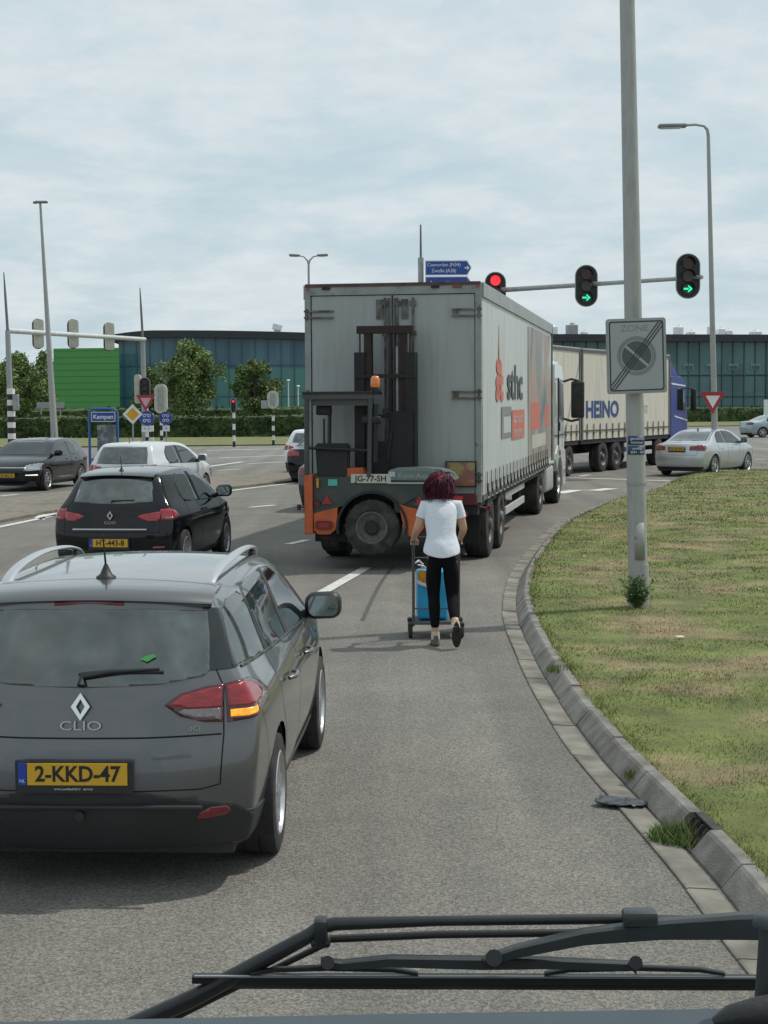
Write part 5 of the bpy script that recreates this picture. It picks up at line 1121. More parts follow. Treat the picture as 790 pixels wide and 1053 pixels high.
    bm = BM(); box2(bm, (-W+.02,L-.02,.34), (W-.02,L+.1,1.15), bev=.04); link('front_bumper', bm, paint, e, smooth=50)
    bm = BM(); prism(bm, [(-.98,1.9),(.98,1.9),(.92,2.85),(-.92,2.85)], .03, T((0,L-.03,0)) @ Matrix.Rotation(R(14), 4, 'X') @ T((0,-.46,.03)) @ MX @ T((0,0,-.02))); link('windscreen', fixn(bm), mt_glass, cab)
    e.location = (loc[0], loc[1], 0); e.rotation_euler = (0,0,-R(hd)); return e
hx, hy = .135+10.9*math.sin(R(10)), 23.6+10.9*math.cos(R(10))
ta = R(12); t1 = tractor('lorry_cab', 'white lorry cab with a large black mirror pulling the grey white trailer', m_wcab, (hx-1.0*math.sin(ta), hy-1.0*math.cos(ta)), 12)

# ---- second lorry: cream curtain sider combination with blue cab
m_cream = mat('cream side sheet', (.60,.57,.48), .5, var=.06, vs=1, c2=(.47,.44,.36), cs=2.2, cth=(.45,.75), bump=.12, bs=3, st=(1.,3.,.4))
m_strap = mat('brown strap', (.10,.075,.055), .8)
def cream_box(e, L, W, z0, z1, word=None):
    bm = BM(); box2(bm, (-W+.02,0,z0), (W-.02,L,z1-.04)); link('box', bm, m_cream, e)
    bm = BM(); box2(bm, (-W,-.02,z1-.04), (W,L+.02,z1)); link('roof', bm, mat('roof sheet'), e)
    for s in (1,-1):
        sheet_side(e, 'side_sheet', s*W, .12, L-.12, z0+.0, z1-.13, m_cream, sgn=s, n=44)
        bm = BM(); box2(bm, (s*W,0,z1-.13), (s*(W+.03),L,z1-.05)); link('top_rail', bm, mat('dark rail', (.10,.10,.10), .5, .3), e)
        for y in (0,L-.12): bm = BM(); box2(bm, (s*W,y,z0-.02), (s*(W+.035),y+.12,z1-.04)); link('corner_post', bm, mat('corner post', (.12,.115,.11), .6), e)
        if s > 0:
            k = 0; y = .5
            while y < L-.3:
                bm = BM(); box2(bm, (W+.024,y-.028,z0), (W+.034,y+.028,z0+.50)); box2(bm, (W+.024,y-.06,z0+.16), (W+.04,y+.06,z0+.22)); link('strap', bm, m_strap, e); y += .62
            bm = BM(); box2(bm, (W+.02,.12,z0+.26), (W+.028,L-.12,z0+.30)); link('hem_band', bm, m_strap, e)
    bm = BM(); box2(bm, (-W+.03,0.05,z0-.14), (W-.03,L-.05,z0-.003)); 
    for s in (1,-1): box2(bm, (s*.38,.1,.62), (s*.52,L,z0-.14))
    link('chassis', bm, m_chas, e)
    if word: link('lettering', text_mesh(word, .74, T((W+.013,0,0)) @ MS @ T((2.0,2.03,0)), ext=.001, bold=.024, sx=1.42), mat('navy print', (.012,.05,.20), .5), e)
H2 = 27; hv = Vector((math.sin(R(H2)), math.cos(R(H2)), 0)); rv = Vector((math.cos(R(H2)), -math.sin(R(H2)), 0))
P0 = Vector(((598-395)/1700*52.4, 52.4, 0))-rv*1.27      # rear centre of the front box
rg = empty('rigid_lorry', 'lorry with blue cab and cream side sheet lettered HEINO, turning right across the junction', 'lorry')
cream_box(rg, 9.3, 1.27, 1.10, 4.0, 'HEINO')
link('lettering', text_mesh('TRANSPORT', .42, T((1.283,0,0)) @ MS @ T((5.6,2.02,0)), ext=.001), mat('faded print', (.47,.445,.38), .5), rg)
rg.location = P0; rg.rotation_euler = (0,0,-R(H2))
m_bcab = mat('blue cab paint', (.004,.024,.20), .45, coat=.1, var=.06)
for s in (1,-1):
    for y in (2.2, 3.55, 8.2): wheel(rg, s*1.24, y, .5, .36, 'truck', side_=s, rimr=.29, rim_m=m_steel)
    for z in (.45,.75): bm = BM(); box2(bm, (s*1.18,4.4,z), (s*1.22,7.4,z+.14), bev=.01); link('side_guard', bm, mat('alu guard'), rg)
    bm = BM(); box(bm, (s*.95,5.4,.75), (.5,1.3,.5), bev=.08); link('fuel_tank', bm, mt_galv, rg, smooth=50)
y0 = 9.55; L_ = 11.75; bm = BM(); prism(bm, [(y0,.9),(L_,.9),(L_+.02,1.6),(L_-.02,2.0),(L_-.32,3.0),(L_-.6,3.25),(y0,3.3)], 2.46, T((-1.23,0,0)) @ MS); fixn(bm); bmesh.ops.bevel(bm, geom=bm.edges[:], offset=.08, segments=3, affect='EDGES'); cb_ = link('cab', bm, m_bcab, rg, smooth=50)
bm = BM(); prism(bm, [(y0,3.2),(L_-.55,3.2),(L_-.8,3.45),(y0+.5,3.92),(y0,3.95)], 2.1, T((-1.05,0,0)) @ MS); fixn(bm); bmesh.ops.bevel(bm, geom=bm.edges[:], offset=.08, segments=3, affect='EDGES'); link('roof_fairing', bm, m_bcab, rg, smooth=50)
for s in (1,-1):
    bm = BM(); prism(bm, [(y0+.85,1.98),(L_-.36,1.94),(L_-.55,2.75),(y0+.85,2.8)], .03, T((s*1.225-.015,0,0)) @ MS); link('side_window', fixn(bm), mt_glass, cb_)
    bm = BM(); box(bm, (s*1.5,L_-.15,2.35), (.22,.13,.85), bev=.05); tube(bm, [(s*1.2,L_-.3,2.8),(s*1.5,L_-.15,2.75)], .03, 6); link('mirror', bm, mt_black, rg, smooth=50)
    bm = BM(); prism(bm, [(y0+.1,2.92),(L_-.35,2.85),(L_-.36,2.9),(y0+.1,2.98)], .035, T((s*1.225-.017,0,0)) @ MS); prism(bm, [(y0+.5,1.72),(L_-.1,1.55),(L_-.1,1.6),(y0+.5,1.78)], .035, T((s*1.225-.017,0,0)) @ MS); link('pale_stripe', fixn(bm), m_wcab, cb_)
    bm = BM(); box2(bm, (s*1.0,L_-.9,.38), (s*1.24,L_+.05,1.0), bev=.03); link('bumper_corner', bm, m_bcab, rg)
    wheel(rg, s*1.22, L_-1.45, .5, .32, 'truck', side_=s, rimr=.29, rim_m=mt_alu)
bm = BM(); box2(bm, (-1.1,L_-.02,.36), (1.1,L_+.06,1.1), bev=.03); link('front_bumper', bm, m_bcab, rg)
bm = BM(); prism(bm, [(-1.0,0),(1.0,0),(.92,1.0),(-.92,1.0)], .02, T((0,L_+.015,1.98)) @ Matrix.Rotation(R(17), 4, 'X') @ MX @ Matrix.Diagonal((1,1,-1,1))); link('windscreen', fixn(bm), mt_glass, cb_)
tr2 = empty('lorry_trailer', 'cream drawbar trailer coupled behind the lettered cream lorry, seen beside the white cab mirror', 'trailer')
cream_box(tr2, 8.4, 1.27, 1.10, 4.0); H3 = 22; h3 = Vector((math.sin(R(H3)), math.cos(R(H3)), 0)); tr2.location = P0-hv*.35-h3*8.4; tr2.location += Vector((.05,0,0)); tr2.rotation_euler = (0,0,-R(H3))
for s in (1,-1):
    for y in (6.0, 7.35): wheel(tr2, s*1.24, y, .48, .36, 'truck', side_=s, rimr=.29, rim_m=m_steel)
bm = BM(); tube(bm, [(-.4,8.2,.75),(0,8.75,.7)], .06, 8); tube(bm, [(.4,8.2,.75),(0,8.75,.7)], .06, 8); link('drawbar', bm, m_chas, tr2)

# ================================================================ FORKLIFT hung on the trailer
def forklift():
    e = empty('mounted_forklift', 'orange and dark green three wheeled forklift hung on the back of the trailer', 'forklift')
    gg = mat('dark grey green paint', (.034,.05,.048), .45, var=.2, vs=4, c2=(.055,.06,.052), cs=3); og = mat('orange paint', (.50,.105,.03), .5, var=.15, vs=6, c2=(.35,.09,.03), cs=5, cth=(.55,.7)); bk = mat('forklift black', (.012,.013,.014), .6, var=.3, vs=8)
    hood = mat('pale grey green hood', (.13,.17,.16), .35, var=.1, vs=5)
    def ad(name, bm, m, p=e, **k): return link(name, fixn(bm), m, p, **k)
    # body panel with round wheel opening, x from -1.12 to .55, z .62..1.33
    cx, cz, rr = -.30, .60, .50; pts = []
    arc = circ(rr, 25, cx, cz, 196, -16)
    left = [(-1.12,1.30),(-1.12,.92),(-.80,.92)]
    bm = BM(); prism(bm, [(-1.12,1.30),(-1.12,.79),(-.80,.87)]+[p for p in arc if p[1] > cz+.24]+[(.30,1.02),(.34,.80),(.62,.78),(.62,1.30)], .5, T((0,-.75,0)) @ MX @ Matrix.Diagonal((1,1,-1,1)))
    body = ad('body', bm, gg)
    bm = BM(); prism(bm, [(-1.12,.79),(-1.12,.56),(-1.06,.50),(-.90,.50),(-.82,.56),(-.79,.66),(-.785,.875)], .52, T((0,-.77,0)) @ MX @ Matrix.Diagonal((1,1,-1,1))); ad('lower_panel', bm, og)
    bm = BM(); prism(bm, [(.07,.93),(.22,.88),(.40,.84),(.42,.60),(.30,.45),(.20,.50),(.13,.66)], .5, T((0,-.76,0)) @ MX @ Matrix.Diagonal((1,1,-1,1))); ad('lower_panel', bm, og)
    bm = BM(); box2(bm, (-1.25,-.80,.50), (-1.13,-.55,1.33), bev=.015); ad('side_pillar', bm, og)
    bm = BM(); lathe(bm, [(rr+.005,0),(rr-.03,0),(rr-.03,-.45)], T((cx,-.78,cz)) @ Matrix.Rotation(R(90), 4, 'X'), 32, close=False); kill = [v for v in bm.verts if v.co.z < cz-.15]; bmesh.ops.delete(bm, geom=kill, context='VERTS'); ad('arch_lip', bm, bk)
    bm = BM(); box2(bm, (-.95,-.38,.62), (.5,-.02,1.25)); ad('rear_wall', bm, bk)
    # big rear wheel facing us
    tw = Matrix.Rotation(R(-90), 4, 'Z')
    sub_ = empty('w', None, None); bm = BM(); M_ = T((cx,-.80,cz)) @ Matrix.Rotation(R(90), 4, 'X')
    r = .38; lathe(bm, [(.22,-.34),(.36,-.34),(r,-.30),(r,-.04),(.37,-.0),(.24,.01),(.21,-.01),(.2,-.05)], M_, 40, close=False)
    for k in range(22):
        a = 2*math.pi*k/22; Mk = M_ @ Matrix.Rotation(a, 4, 'Z'); vs = box(bm, (0,0,0), (.05,.03,.14)); bmesh.ops.transform(bm, verts=vs, matrix=Mk @ T((r-.021,0,-.07)) @ Matrix.Rotation(R(20), 4, 'X'))
    bpy.data.objects.remove(sub_)
    wh_ = ad('wheel', bm, mt_rubber, smooth=35)
    bm = BM(); lathe(bm, [(.225,.005),(.20,.0),(.19,-.05),(.12,-.07),(.10,-.03),(.001,-.03)], M_, 28, close=False)
    for k in range(6): a = k*math.pi/3; cyl(bm, M_ @ Vector((.15*math.cos(a), .15*math.sin(a), -.06)), M_ @ Vector((.15*math.cos(a), .15*math.sin(a), -.035)), .014, n=6)
    ad('rim', bm, mat('dusty rim', (.11,.105,.09), .7, var=.35, vs=14), wh_, smooth=35)
    bm = BM(); lathe(bm, [(.10,-.028),(.085,-.005),(.001,-.005)], M_, 16, close=False); ad('hub', bm, bk, wh_)
    for s, xw in ((-1,-.95),(1,.60)):
        t_ = wheel(e, xw+s*.14, .38-.62, .36, .26, 'truck', side_=s, rimr=.22, rim_m=m_steel, z=.58)
    # engine hood
    bm = BM(); prism(bm, [(-.10,1.22),(-.10,1.36),(0,1.42),(.4,1.43),(.68,1.40),(.82,1.32),(.85,1.22)], .62, T((0,-.78,0)) @ MX @ Matrix.Diagonal((1,1,-1,1))); fixn(bm); bmesh.ops.bevel(bm, geom=bm.edges[:], offset=.035, segments=3, affect='EDGES'); hd = ad('engine_hood', bm, hood, smooth=50)
    bm = BM(); box2(bm, (-.08,-.79,1.205), (.70,-.77,1.225)); ad('hood_strip', bm, mat('pale strip', (.4,.42,.4), .5), hd)
    bm = BM(); box2(bm, (-.06,-.79,1.30), (.03,-.778,1.37)); ad('maker_mark', bm, mat('pale strip'), hd)
    ad_t = text_mesh('Kooi-Aap', .10, T((.28,-.783,1.315)) @ MX, ext=.001, sx=1.1); link('maker_lettering', ad_t, mat('grey lettering', (.30,.34,.33), .5), hd)
    bm = BM(); box2(bm, (.0,-.70,.80), (.60,-.1,1.21)); ad('engine_side', bm, gg)
    bm = BM(); prism(bm, [(-.70,1.28),(-.66,1.42),(-.44,1.42),(-.40,1.28)], .2, T((0,-.70,0)) @ MX @ Matrix.Diagonal((1,1,-1,1))); ad('step_cover', bm, og)
    # seat box + guard
    bm = BM(); prism(bm, [(-1.08,1.28),(-1.11,1.76),(-.62,1.76),(-.64,1.28)], .12, T((0,-.72,0)) @ MX @ Matrix.Diagonal((1,1,-1,1))); fixn(bm); bmesh.ops.bevel(bm, geom=bm.edges[:], offset=.025, segments=2, affect='EDGES'); ad('seat_back', bm, bk)
    bm = BM(); box2(bm, (-1.06,-.6,1.28), (-.66,-.2,1.42), bev=.03); ad('seat', bm, bk)
    bm = BM(); box2(bm, (-1.26,-.80,2.43), (-.27,-.1,2.475)); box2(bm, (-1.26,-.80,2.37), (-.27,-.76,2.47)); box2(bm, (-1.12,-.76,2.28), (-.30,-.70,2.40))
    ad('overhead_guard', bm, mat('guard grey', (.06,.062,.062), .6, var=.2))
    for nm, a, b, w_ in (('guard_post',(-1.215,-.77,1.33),(-1.205,-.77,2.40),.036),('guard_post',(-.335,-.77,1.30),(-.31,-.77,2.40),.034),('guard_post',(-1.02,-.2,1.35),(-1.0,-.2,2.4),.03)):
        bm = BM(); cyl(bm, a, b, w_, n=8); ad(nm, bm, mat('guard grey'), smooth=50)
    bm = BM(); cyl(bm, (-1.2,-.77,1.70), (-.32,-.77,1.66), .022, n=8); ad('cross_bar', bm, bk); 
    bm = BM(); box(bm, (-1.0,-.60,2.22), (.22,.1,.14), bev=.03); cyl(bm, (-1.0,-.6,2.1), (-1.0,-.6,1.7), .015, n=6); ad('work_lamp', bm, bk)
    bm = BM(); box(bm, (-.30,-.74,2.08), (.26,.1,.10), bev=.02); cyl(bm, (-.24,-.74,2.3), (-.26,-.74,1.5), .04, n=8); ad('control_column', bm, bk, smooth=50)
    bm = BM(); lathe(bm, [(.075,0),(.075,.04),(.05,.05)], T((-.25,-.72,2.475)), 16); bc = ad('beacon_base', bm, bk)
    bm = BM(); lathe(bm, [(.062,.0),(.068,.03),(.066,.11),(.05,.15),(.001,.16)], T((-.25,-.72,2.53)), 18, close=False); ad('beacon', bm, mat('orange beacon', (.75,.22,.05), .25, coat=.5), bc, smooth=60)
    # mast
    mm_ = mat('mast black', (.010,.010,.011), .6, .1, var=.35, vs=5, c2=(.03,.018,.015), cs=3, cth=(.6,.8)); mr_ = mat('mast rust red', (.026,.013,.012), .6, .2, var=.4, vs=6)
    for s, xo in ((-1,-.53),(1,.18)):
        bm = BM(); box2(bm, (xo-.075,-.42,1.1), (xo+.075,-.16,3.02), bev=.01); ad('mast_outer_rail', bm, mm_)
        xi = xo-s*.11; bm = BM(); box2(bm, (xi-.05,-.38,1.1), (xi+.05,-.2,3.34)); ad('mast_inner_rail', bm, mr_)
        bm = BM(); cyl(bm, (xo+s*.0,-.36,3.0), (xo+s*.0,-.36,3.36), .012, n=6); box(bm, (xo,-.36,3.37), (.05,.05,.03)); ad('chain_rod', bm, mm_)
    bm = BM(); box2(bm, (-.57,-.40,3.28), (.22,-.22,3.385)); ad('mast_top_bar', bm, mr_)
    for z in (2.66, 2.10): bm = BM(); box2(bm, (-.60,-.44,z), (.26,-.40,z+.055)); ad('mast_cross_bar', bm, mm_)
    for x in (-.1,-.04,.03): bm = BM(); box2(bm, (x-.013,-.34,1.3), (x+.013,-.31,3.3)); ad('lift_chain', bm, mm_)
    bm = BM(); cyl(bm, (-.01,-.30,1.2), (-.01,-.30,3.1), .04, n=10); ad('lift_cylinder', bm, mt_galv, smooth=50)
    bm = BM(); box2(bm, (-.38,-.48,1.25), (.22,-.40,1.78)); box2(bm, (-.1,-.46,1.78), (.23,-.40,2.2)); ad('carriage_plate', bm, mm_)
    for x in (-.34,-.08): bm = BM(); tube(bm, [(x,-.5,1.3),(x-.03,-.55,1.55),(x+.02,-.5,1.95)], .014, 6); ad('hydraulic_hose', bm, bk)
    # plate, reflectors
    bm = BM(); box(bm, (-.31,-.775,1.275), (.56,.012,.125), bev=.003); pl = ad('number_plate', bm, mat('pale plate', (.48,.48,.42), .5, var=.08, vs=9))
    link('characters', text_mesh('JG-77-SH', .115, T((-.31,-.7835,1.272)) @ MX, ext=.001, sx=1.0, bold=.002), mt_ink, pl)
    for x, z in ((-.93,.98),(.37,.97)):
        bm = BM(); prism(bm, [(x-.075,z-.06),(x+.075,z-.06),(x,z+.07)], .012, T((0,-.775,0)) @ MX); ad('reflector', bm, mt_red)
    bm = BM(); box(bm, (-1.06,-.775,1.21), (.035,.02,.13), bev=.005); ad('amber_marker', bm, mat('amber lens', (.6,.28,.03), .3, coat=.5))
    bm = BM(); box(bm, (-.85,-.762,1.22), (.13,.006,.09)); ad('sticker', bm, mat('teal sticker'))
    bm = BM(); prism(bm, rrect(.25,.12,.05, 5, -.97,.63), .03, T((0,-.78,0)) @ MX @ Matrix.Diagonal((1,1,1,1))); rl = ad('tail_lamp', bm, mt_redd)
    bm = BM(); prism(bm, rrect(.15,.06,.03, 5, -.97,.63), .034, T((0,-.785,0)) @ MX); ad('tail_lamp_lens', bm, mt_red, rl)
    bm = BM(); lathe(bm, [(.001,0),(.04,0),(.045,.02)], T((-1.07,-.78,.93)) @ Matrix.Rotation(R(90), 4, 'X'), 14, close=False); ad('round_reflector', bm, mt_redd)
    for x in (-1.05,): bm = BM(); box2(bm, (x-.06,-.55,.38), (x+.42,-.5,.58)); ad('mud_flap', bm, m_flap)
    bm = BM()
    for x in (-.62,.62): box2(bm, (x-.06,-.4,.62), (x+.06,.0,.85))
    ad('mounting_arm', bm, bk)
    return e
fk = forklift(); sx_, cx_ = math.sin(R(10)), math.cos(R(10)); fk.location = (.135-sx_*.12+cx_*.15, 23.6-cx_*.12-sx_*.15, 0); fk.rotation_euler = (0,0,-R(10))

# ================================================================ STREET FURNITURE
def at_h(px, py, Y): return PT(px, py, Y)
m_sgblue = mat('sign blue', (.015,.06,.30), .4); m_sgw = mat('sign white', (.72,.73,.72), .4); m_sgred = mat('sign red', (.38,.02,.035), .4); m_sgback = mat('sign back grey', (.33,.34,.34), .5, .4)
m_bwhite = mat('post white', (.72,.72,.68), .6, var=.15, vs=6); m_headback = mat('signal housing beige', (.48,.47,.38), .6, var=.15, vs=5); m_board = mat('signal back board', (.012,.014,.014), .5)
def leaned_pole(name, label, cat, base, top, r0, r1, group=None, m=None, taper_n=6):
    e = empty(name, label, cat, base, group=group); v = Vector(top)-Vector(base); bm = BM(); tube(bm, [v*t for t in np.linspace(0, 1, taper_n)], list(np.linspace(r0, r1, taper_n)), 16); link('pole', bm, m or mt_pole, e, smooth=50); return e, v
# 1 near lamp post, with zone sign and sticker
b0 = G(657,624,.12); b0.z = .08; top = PT(637,-420,b0.y+.0)
lp1, v1_ = leaned_pole('lamp_post', 'thick grey lamp post on the grass verge carrying the parking zone sign', 'lamp post', b0, top, .106, .062)
def on1(py):
    c_ = 0
    for t in np.linspace(0, 1, 400):
        p = Vector(b0)+v1_*t
        if (p.z-CAM.z)/p.y > (413.5-py)/FPX: return p
    return p
bm = BM(); lathe(bm, [(.112,0),(.112,.02),(.106,.5)], Matrix.Identity(4), 18); link('base_sleeve', bm, mt_pole, lp1, smooth=50)
def lantern(e, p, d, L_=.9, w_=.3):
    bm = BM(); box(bm, (0,0,0), (L_,w_,.13), bev=.06, seg=3); M_ = T(p+d*L_*.45) @ Vector(d).to_track_quat('X', 'Z').to_matrix().to_4x4(); bm.transform(M_); l = link('lantern', bm, mat('lantern grey', (.2,.21,.21), .5), e, smooth=50)
    bm = BM(); box(bm, (.05,0,-.065), (L_*.7,w_*.75,.04), bev=.015); bm.transform(M_); link('lantern_glass', bm, mat('lantern glass', (.5,.52,.5), .2), l)
bm = BM(); tp = v1_; tube(bm, [tp, tp+Vector((-.2,-.02,.25)), tp+Vector((-1.2,-.1,.35))], [.06,.05,.04], 10); link('arm', bm, mt_pole, lp1, smooth=50); lantern(lp1, tp+Vector((-1.2,-.1,.35)), Vector((-1,-.08,0)).normalized())
# zone sign
pz = on1(366); zs = empty('traffic_sign', 'square grey end of parking zone sign on the thick lamp post', 'traffic sign', (PT(654.5,366,pz.y-.19).x, pz.y-.19, PT(654.5,366,pz.y-.19).z))
zs.rotation_euler = (0, R(-1.6), R(2)); W_, H_ = .60, .755
m_zg = mat('zone sign grey', (.34,.36,.37), .45, var=.04); m_zd = mat('zone sign dark', (.035,.04,.045), .5); m_zm = mat('zone sign mid grey', (.20,.215,.22), .5)
bm = BM(); prism(bm, rrect(W_+.03,H_+.03,.03), .025, T((0,.012,0)) @ MX); link('panel', fixn(bm), m_sgback, zs)
bm = BM(); prism(bm, rrect(W_,H_,.03), .004, T((0,-.014,0)) @ MX); link('face', fixn(bm), m_zg, zs)
def ring2(bm, outer, inner, d, M_):
    n = len(outer); a = [bm.verts.new(M_ @ Vector((x, y, 0))) for x, y in outer]; b = [bm.verts.new(M_ @ Vector((x, y, 0))) for x, y in inner]; c = [bm.verts.new(M_ @ Vector((x, y, d))) for x, y in outer]; e_ = [bm.verts.new(M_ @ Vector((x, y, d))) for x, y in inner]
    for i in range(n):
        j = (i+1)%n; bm.faces.new((c[i], c[j], e_[j], e_[i])); bm.faces.new((a[i], a[j], c[j], c[i])); bm.faces.new((b[j], b[i], e_[i], e_[j])); bm.faces.new((a[j], a[i], b[i], b[j]))
F1 = T((0,-.0185,0)) @ MX
bm = BM(); ring2(bm, rrect(W_-.025,H_-.025,.028), rrect(W_-.055,H_-.055,.022), .001, F1); link('border', fixn(bm), m_zd, zs)
bm = BM(); ring2(bm, circ(.205,40,0,.0), circ(.165,40,0,.0), .001, F1); link('ring', fixn(bm), m_zm, zs)
bm = BM(); prism(bm, circ(.155,40), .0012, F1); link('disc', fixn(bm), mat('zone disc grey', (.085,.095,.10), .5), zs)
bm = BM(); vs = box(bm, (0,0,0), (.31,.001,.026)); bmesh.ops.rotate(bm, verts=vs, cent=(0,0,0), matrix=Matrix.Rotation(R(42), 3, 'Y')); bmesh.ops.translate(bm, verts=vs, vec=(0,-.0206,0)); link('disc_bar', bm, m_zg, zs)
ang = -math.atan2(H_-.05, W_-.05)
for k, dx in enumerate((-.028,0,.028)):
    bm = BM(); vs = box(bm, (0,0,0), (.905,.001,.012)); bmesh.ops.rotate(bm, verts=vs, cent=(0,0,0), matrix=Matrix.Rotation(ang, 3, 'Y')); s_ = Vector((math.sin(-ang), 0, -math.cos(-ang)))*dx; bmesh.ops.translate(bm, verts=vs, vec=(s_.x,-.0212,s_.z))
    bmesh.ops.bisect_plane(bm, geom=bm.verts[:]+bm.edges[:]+bm.faces[:], plane_co=(W_/2-.03,0,0), plane_no=(1,0,0), clear_outer=True); bmesh.ops.bisect_plane(bm, geom=bm.verts[:]+bm.edges[:]+bm.faces[:], plane_co=(-W_/2+.03,0,0), plane_no=(-1,0,0), clear_outer=True)
    bmesh.ops.bisect_plane(bm, geom=bm.verts[:]+bm.edges[:]+bm.faces[:], plane_co=(0,0,H_/2-.03), plane_no=(0,0,1), clear_outer=True); bmesh.ops.bisect_plane(bm, geom=bm.verts[:]+bm.edges[:]+bm.faces[:], plane_co=(0,0,-H_/2+.03), plane_no=(0,0,-1), clear_outer=True)
    link('diagonal_bar', bm, m_zd, zs)
link('lettering', text_mesh('ZONE', .095, T((-.02,-.0185,.285)) @ MX, ext=.0008, sx=1.15), m_zm, zs)
for z in (-.25,.25): bm = BM(); box(bm, (0,.06,z), (.24,.1,.03)); link('bracket', bm, mt_galv, zs)
bm = BM()
a = [(.1085*math.sin(R(t)), -.1085*math.cos(R(t))) for t in range(-30, 31, 10)]; A1 = [bm.verts.new((x-.005, y, .55)) for x, y in a]; B1 = [bm.verts.new((x-.012, y, .95)) for x, y in a]
for i in range(len(a)-1): bm.faces.new((A1[i], A1[i+1], B1[i+1], B1[i]))
hd_ = link('service_hatch', bm, mat('hatch grey', (.30,.305,.295), .55, .1, var=.2, vs=9, c2=(.2,.15,.1), cs=12, cth=(.6,.7)), lp1, smooth=True); sm = hd_.modifiers.new('s', 'SOLIDIFY'); sm.thickness = .003
for z in (1.35, 2.9): bm = BM(); lathe(bm, [(.107,z),(.107,z+.02)], T(v1_*(z/v1_.z)-Vector((0,0,z))), 18, close=False); link('strap_band', bm, mt_galv, lp1, smooth=50)
# blue sticker plates
ps = on1(460.5)
for k, dz in enumerate((.052,-.052)):
    st = empty('pole_plate', ('upper' if k == 0 else 'lower')+' of the two small blue plates wrapped on the thick lamp post', 'label plate', (ps.x, ps.y, ps.z+dz)); bm = BM(); rr = .104
    a = [(rr*math.sin(R(t)), -rr*math.cos(R(t))) for t in range(-62, 63, 8)]; A1 = [bm.verts.new((x, y, -.046)) for x, y in a]; B1 = [bm.verts.new((x, y, .046)) for x, y in a]
    for i in range(len(a)-1): bm.faces.new((A1[i], A1[i+1], B1[i+1], B1[i]))
    o_ = link('plate', bm, mat('navy plate', (.02,.05,.12), .5), st, smooth=True); sm = o_.modifiers.new('s', 'SOLIDIFY'); sm.thickness = .004
    for j, tx in enumerate((('gemeente','lichtmast'),('storing','0591 - 68'))[k]): link('lettering', text_mesh(tx, .036, T((0,-rr-.003,.018-.04*j)) @ MX, ext=.0006), m_sgw, st)
# 2 right far lamp post + yield sign
b1 = G(736,484,.1); t1_ = PT(728.5,140,b1.y)
lp2, v2_ = leaned_pole('lamp_post', 'tall slim lamp post with one curved arm behind the grass verge at the right', 'lamp post', b1, t1_, .11, .055)
cz_ = v2_; arm_ = [cz_, cz_+Vector((-.03,0,.2)), cz_+Vector((-.14,0,.32)), cz_+Vector((-.4,0,.36)), cz_+Vector((-.75,0,.34))]; bm = BM(); tube(bm, arm_, [.055,.05,.045,.04,.04], 10); link('arm', bm, mt_pole, lp2, smooth=50); lantern(lp2, cz_+Vector((-.72,0,.33)), Vector((-1,0,-.02)).normalized(), .9, .3)
def tri_sign(name, label, c, w_, M_rz=0, pole=None, inner=m_sgw):
    e = empty(name, label, 'traffic sign', c, M_rz); h = w_*.87; P_ = [(-w_/2,h*.4),(w_/2,h*.4),(0,-h*.6)]
    def shr(k): return [(x*k, (y)*k) for x, y in P_]
    bm = BM(); prism(bm, P_, .02, T((0,.01,0)) @ MX); link('back', fixn(bm), m_sgback, e)
    bm = BM(); prism(bm, shr(.99), .004, T((0,-.011,0)) @ MX); link('border', fixn(bm), m_sgred, e)
    bm = BM(); prism(bm, shr(.56), .003, T((0,-.0155,0)) @ MX); link('face', fixn(bm), inner, e); return e
py_ = PT(733,412,b1.y-.18); tri_sign('traffic_sign', 'red and white yield triangle on the slim lamp post by the silver saloon', py_, .80)
bm = BM()
# 3 leaning lamp at left
b2_ = G(57.5,470,0); t2_ = PT(41.5,209,b2_.y); lp3, v3_ = leaned_pole('lamp_post', 'leaning lamp post behind the oncoming black hatchback', 'lamp post', b2_, t2_, .17, .05)
bm = BM(); box(bm, (0,0,0), (.55,.28,.10), bev=.04); box(bm, (-.28,0,-.02), (.16,.2,.1), bev=.03); bm.transform(T(v3_+Vector((.05,0,.05)))); link('lantern', bm, mat('lantern grey'), lp3, smooth=50)
# 4 double lamp behind the trailer
b3_ = G(318.5,457,0); t3_ = PT(317.5,272,b3_.y); lp4, v4_ = leaned_pole('lamp_post', 'twin armed lamp post whose top shows above the trailer', 'lamp post', b3_, t3_, .11, .06)
for s in (1,-1):
    bm = BM(); tube(bm, [v4_, v4_+Vector((s*.06,0,.22)), v4_+Vector((s*.25,0,.42)), v4_+Vector((s*.55,0,.5))], [.06,.05,.04,.035], 8); link('arm', bm, mt_pole, lp4, smooth=50); lantern(lp4, v4_+Vector((s*.5,0,.5)), Vector((s,0,.05)).normalized(), .62, .26)
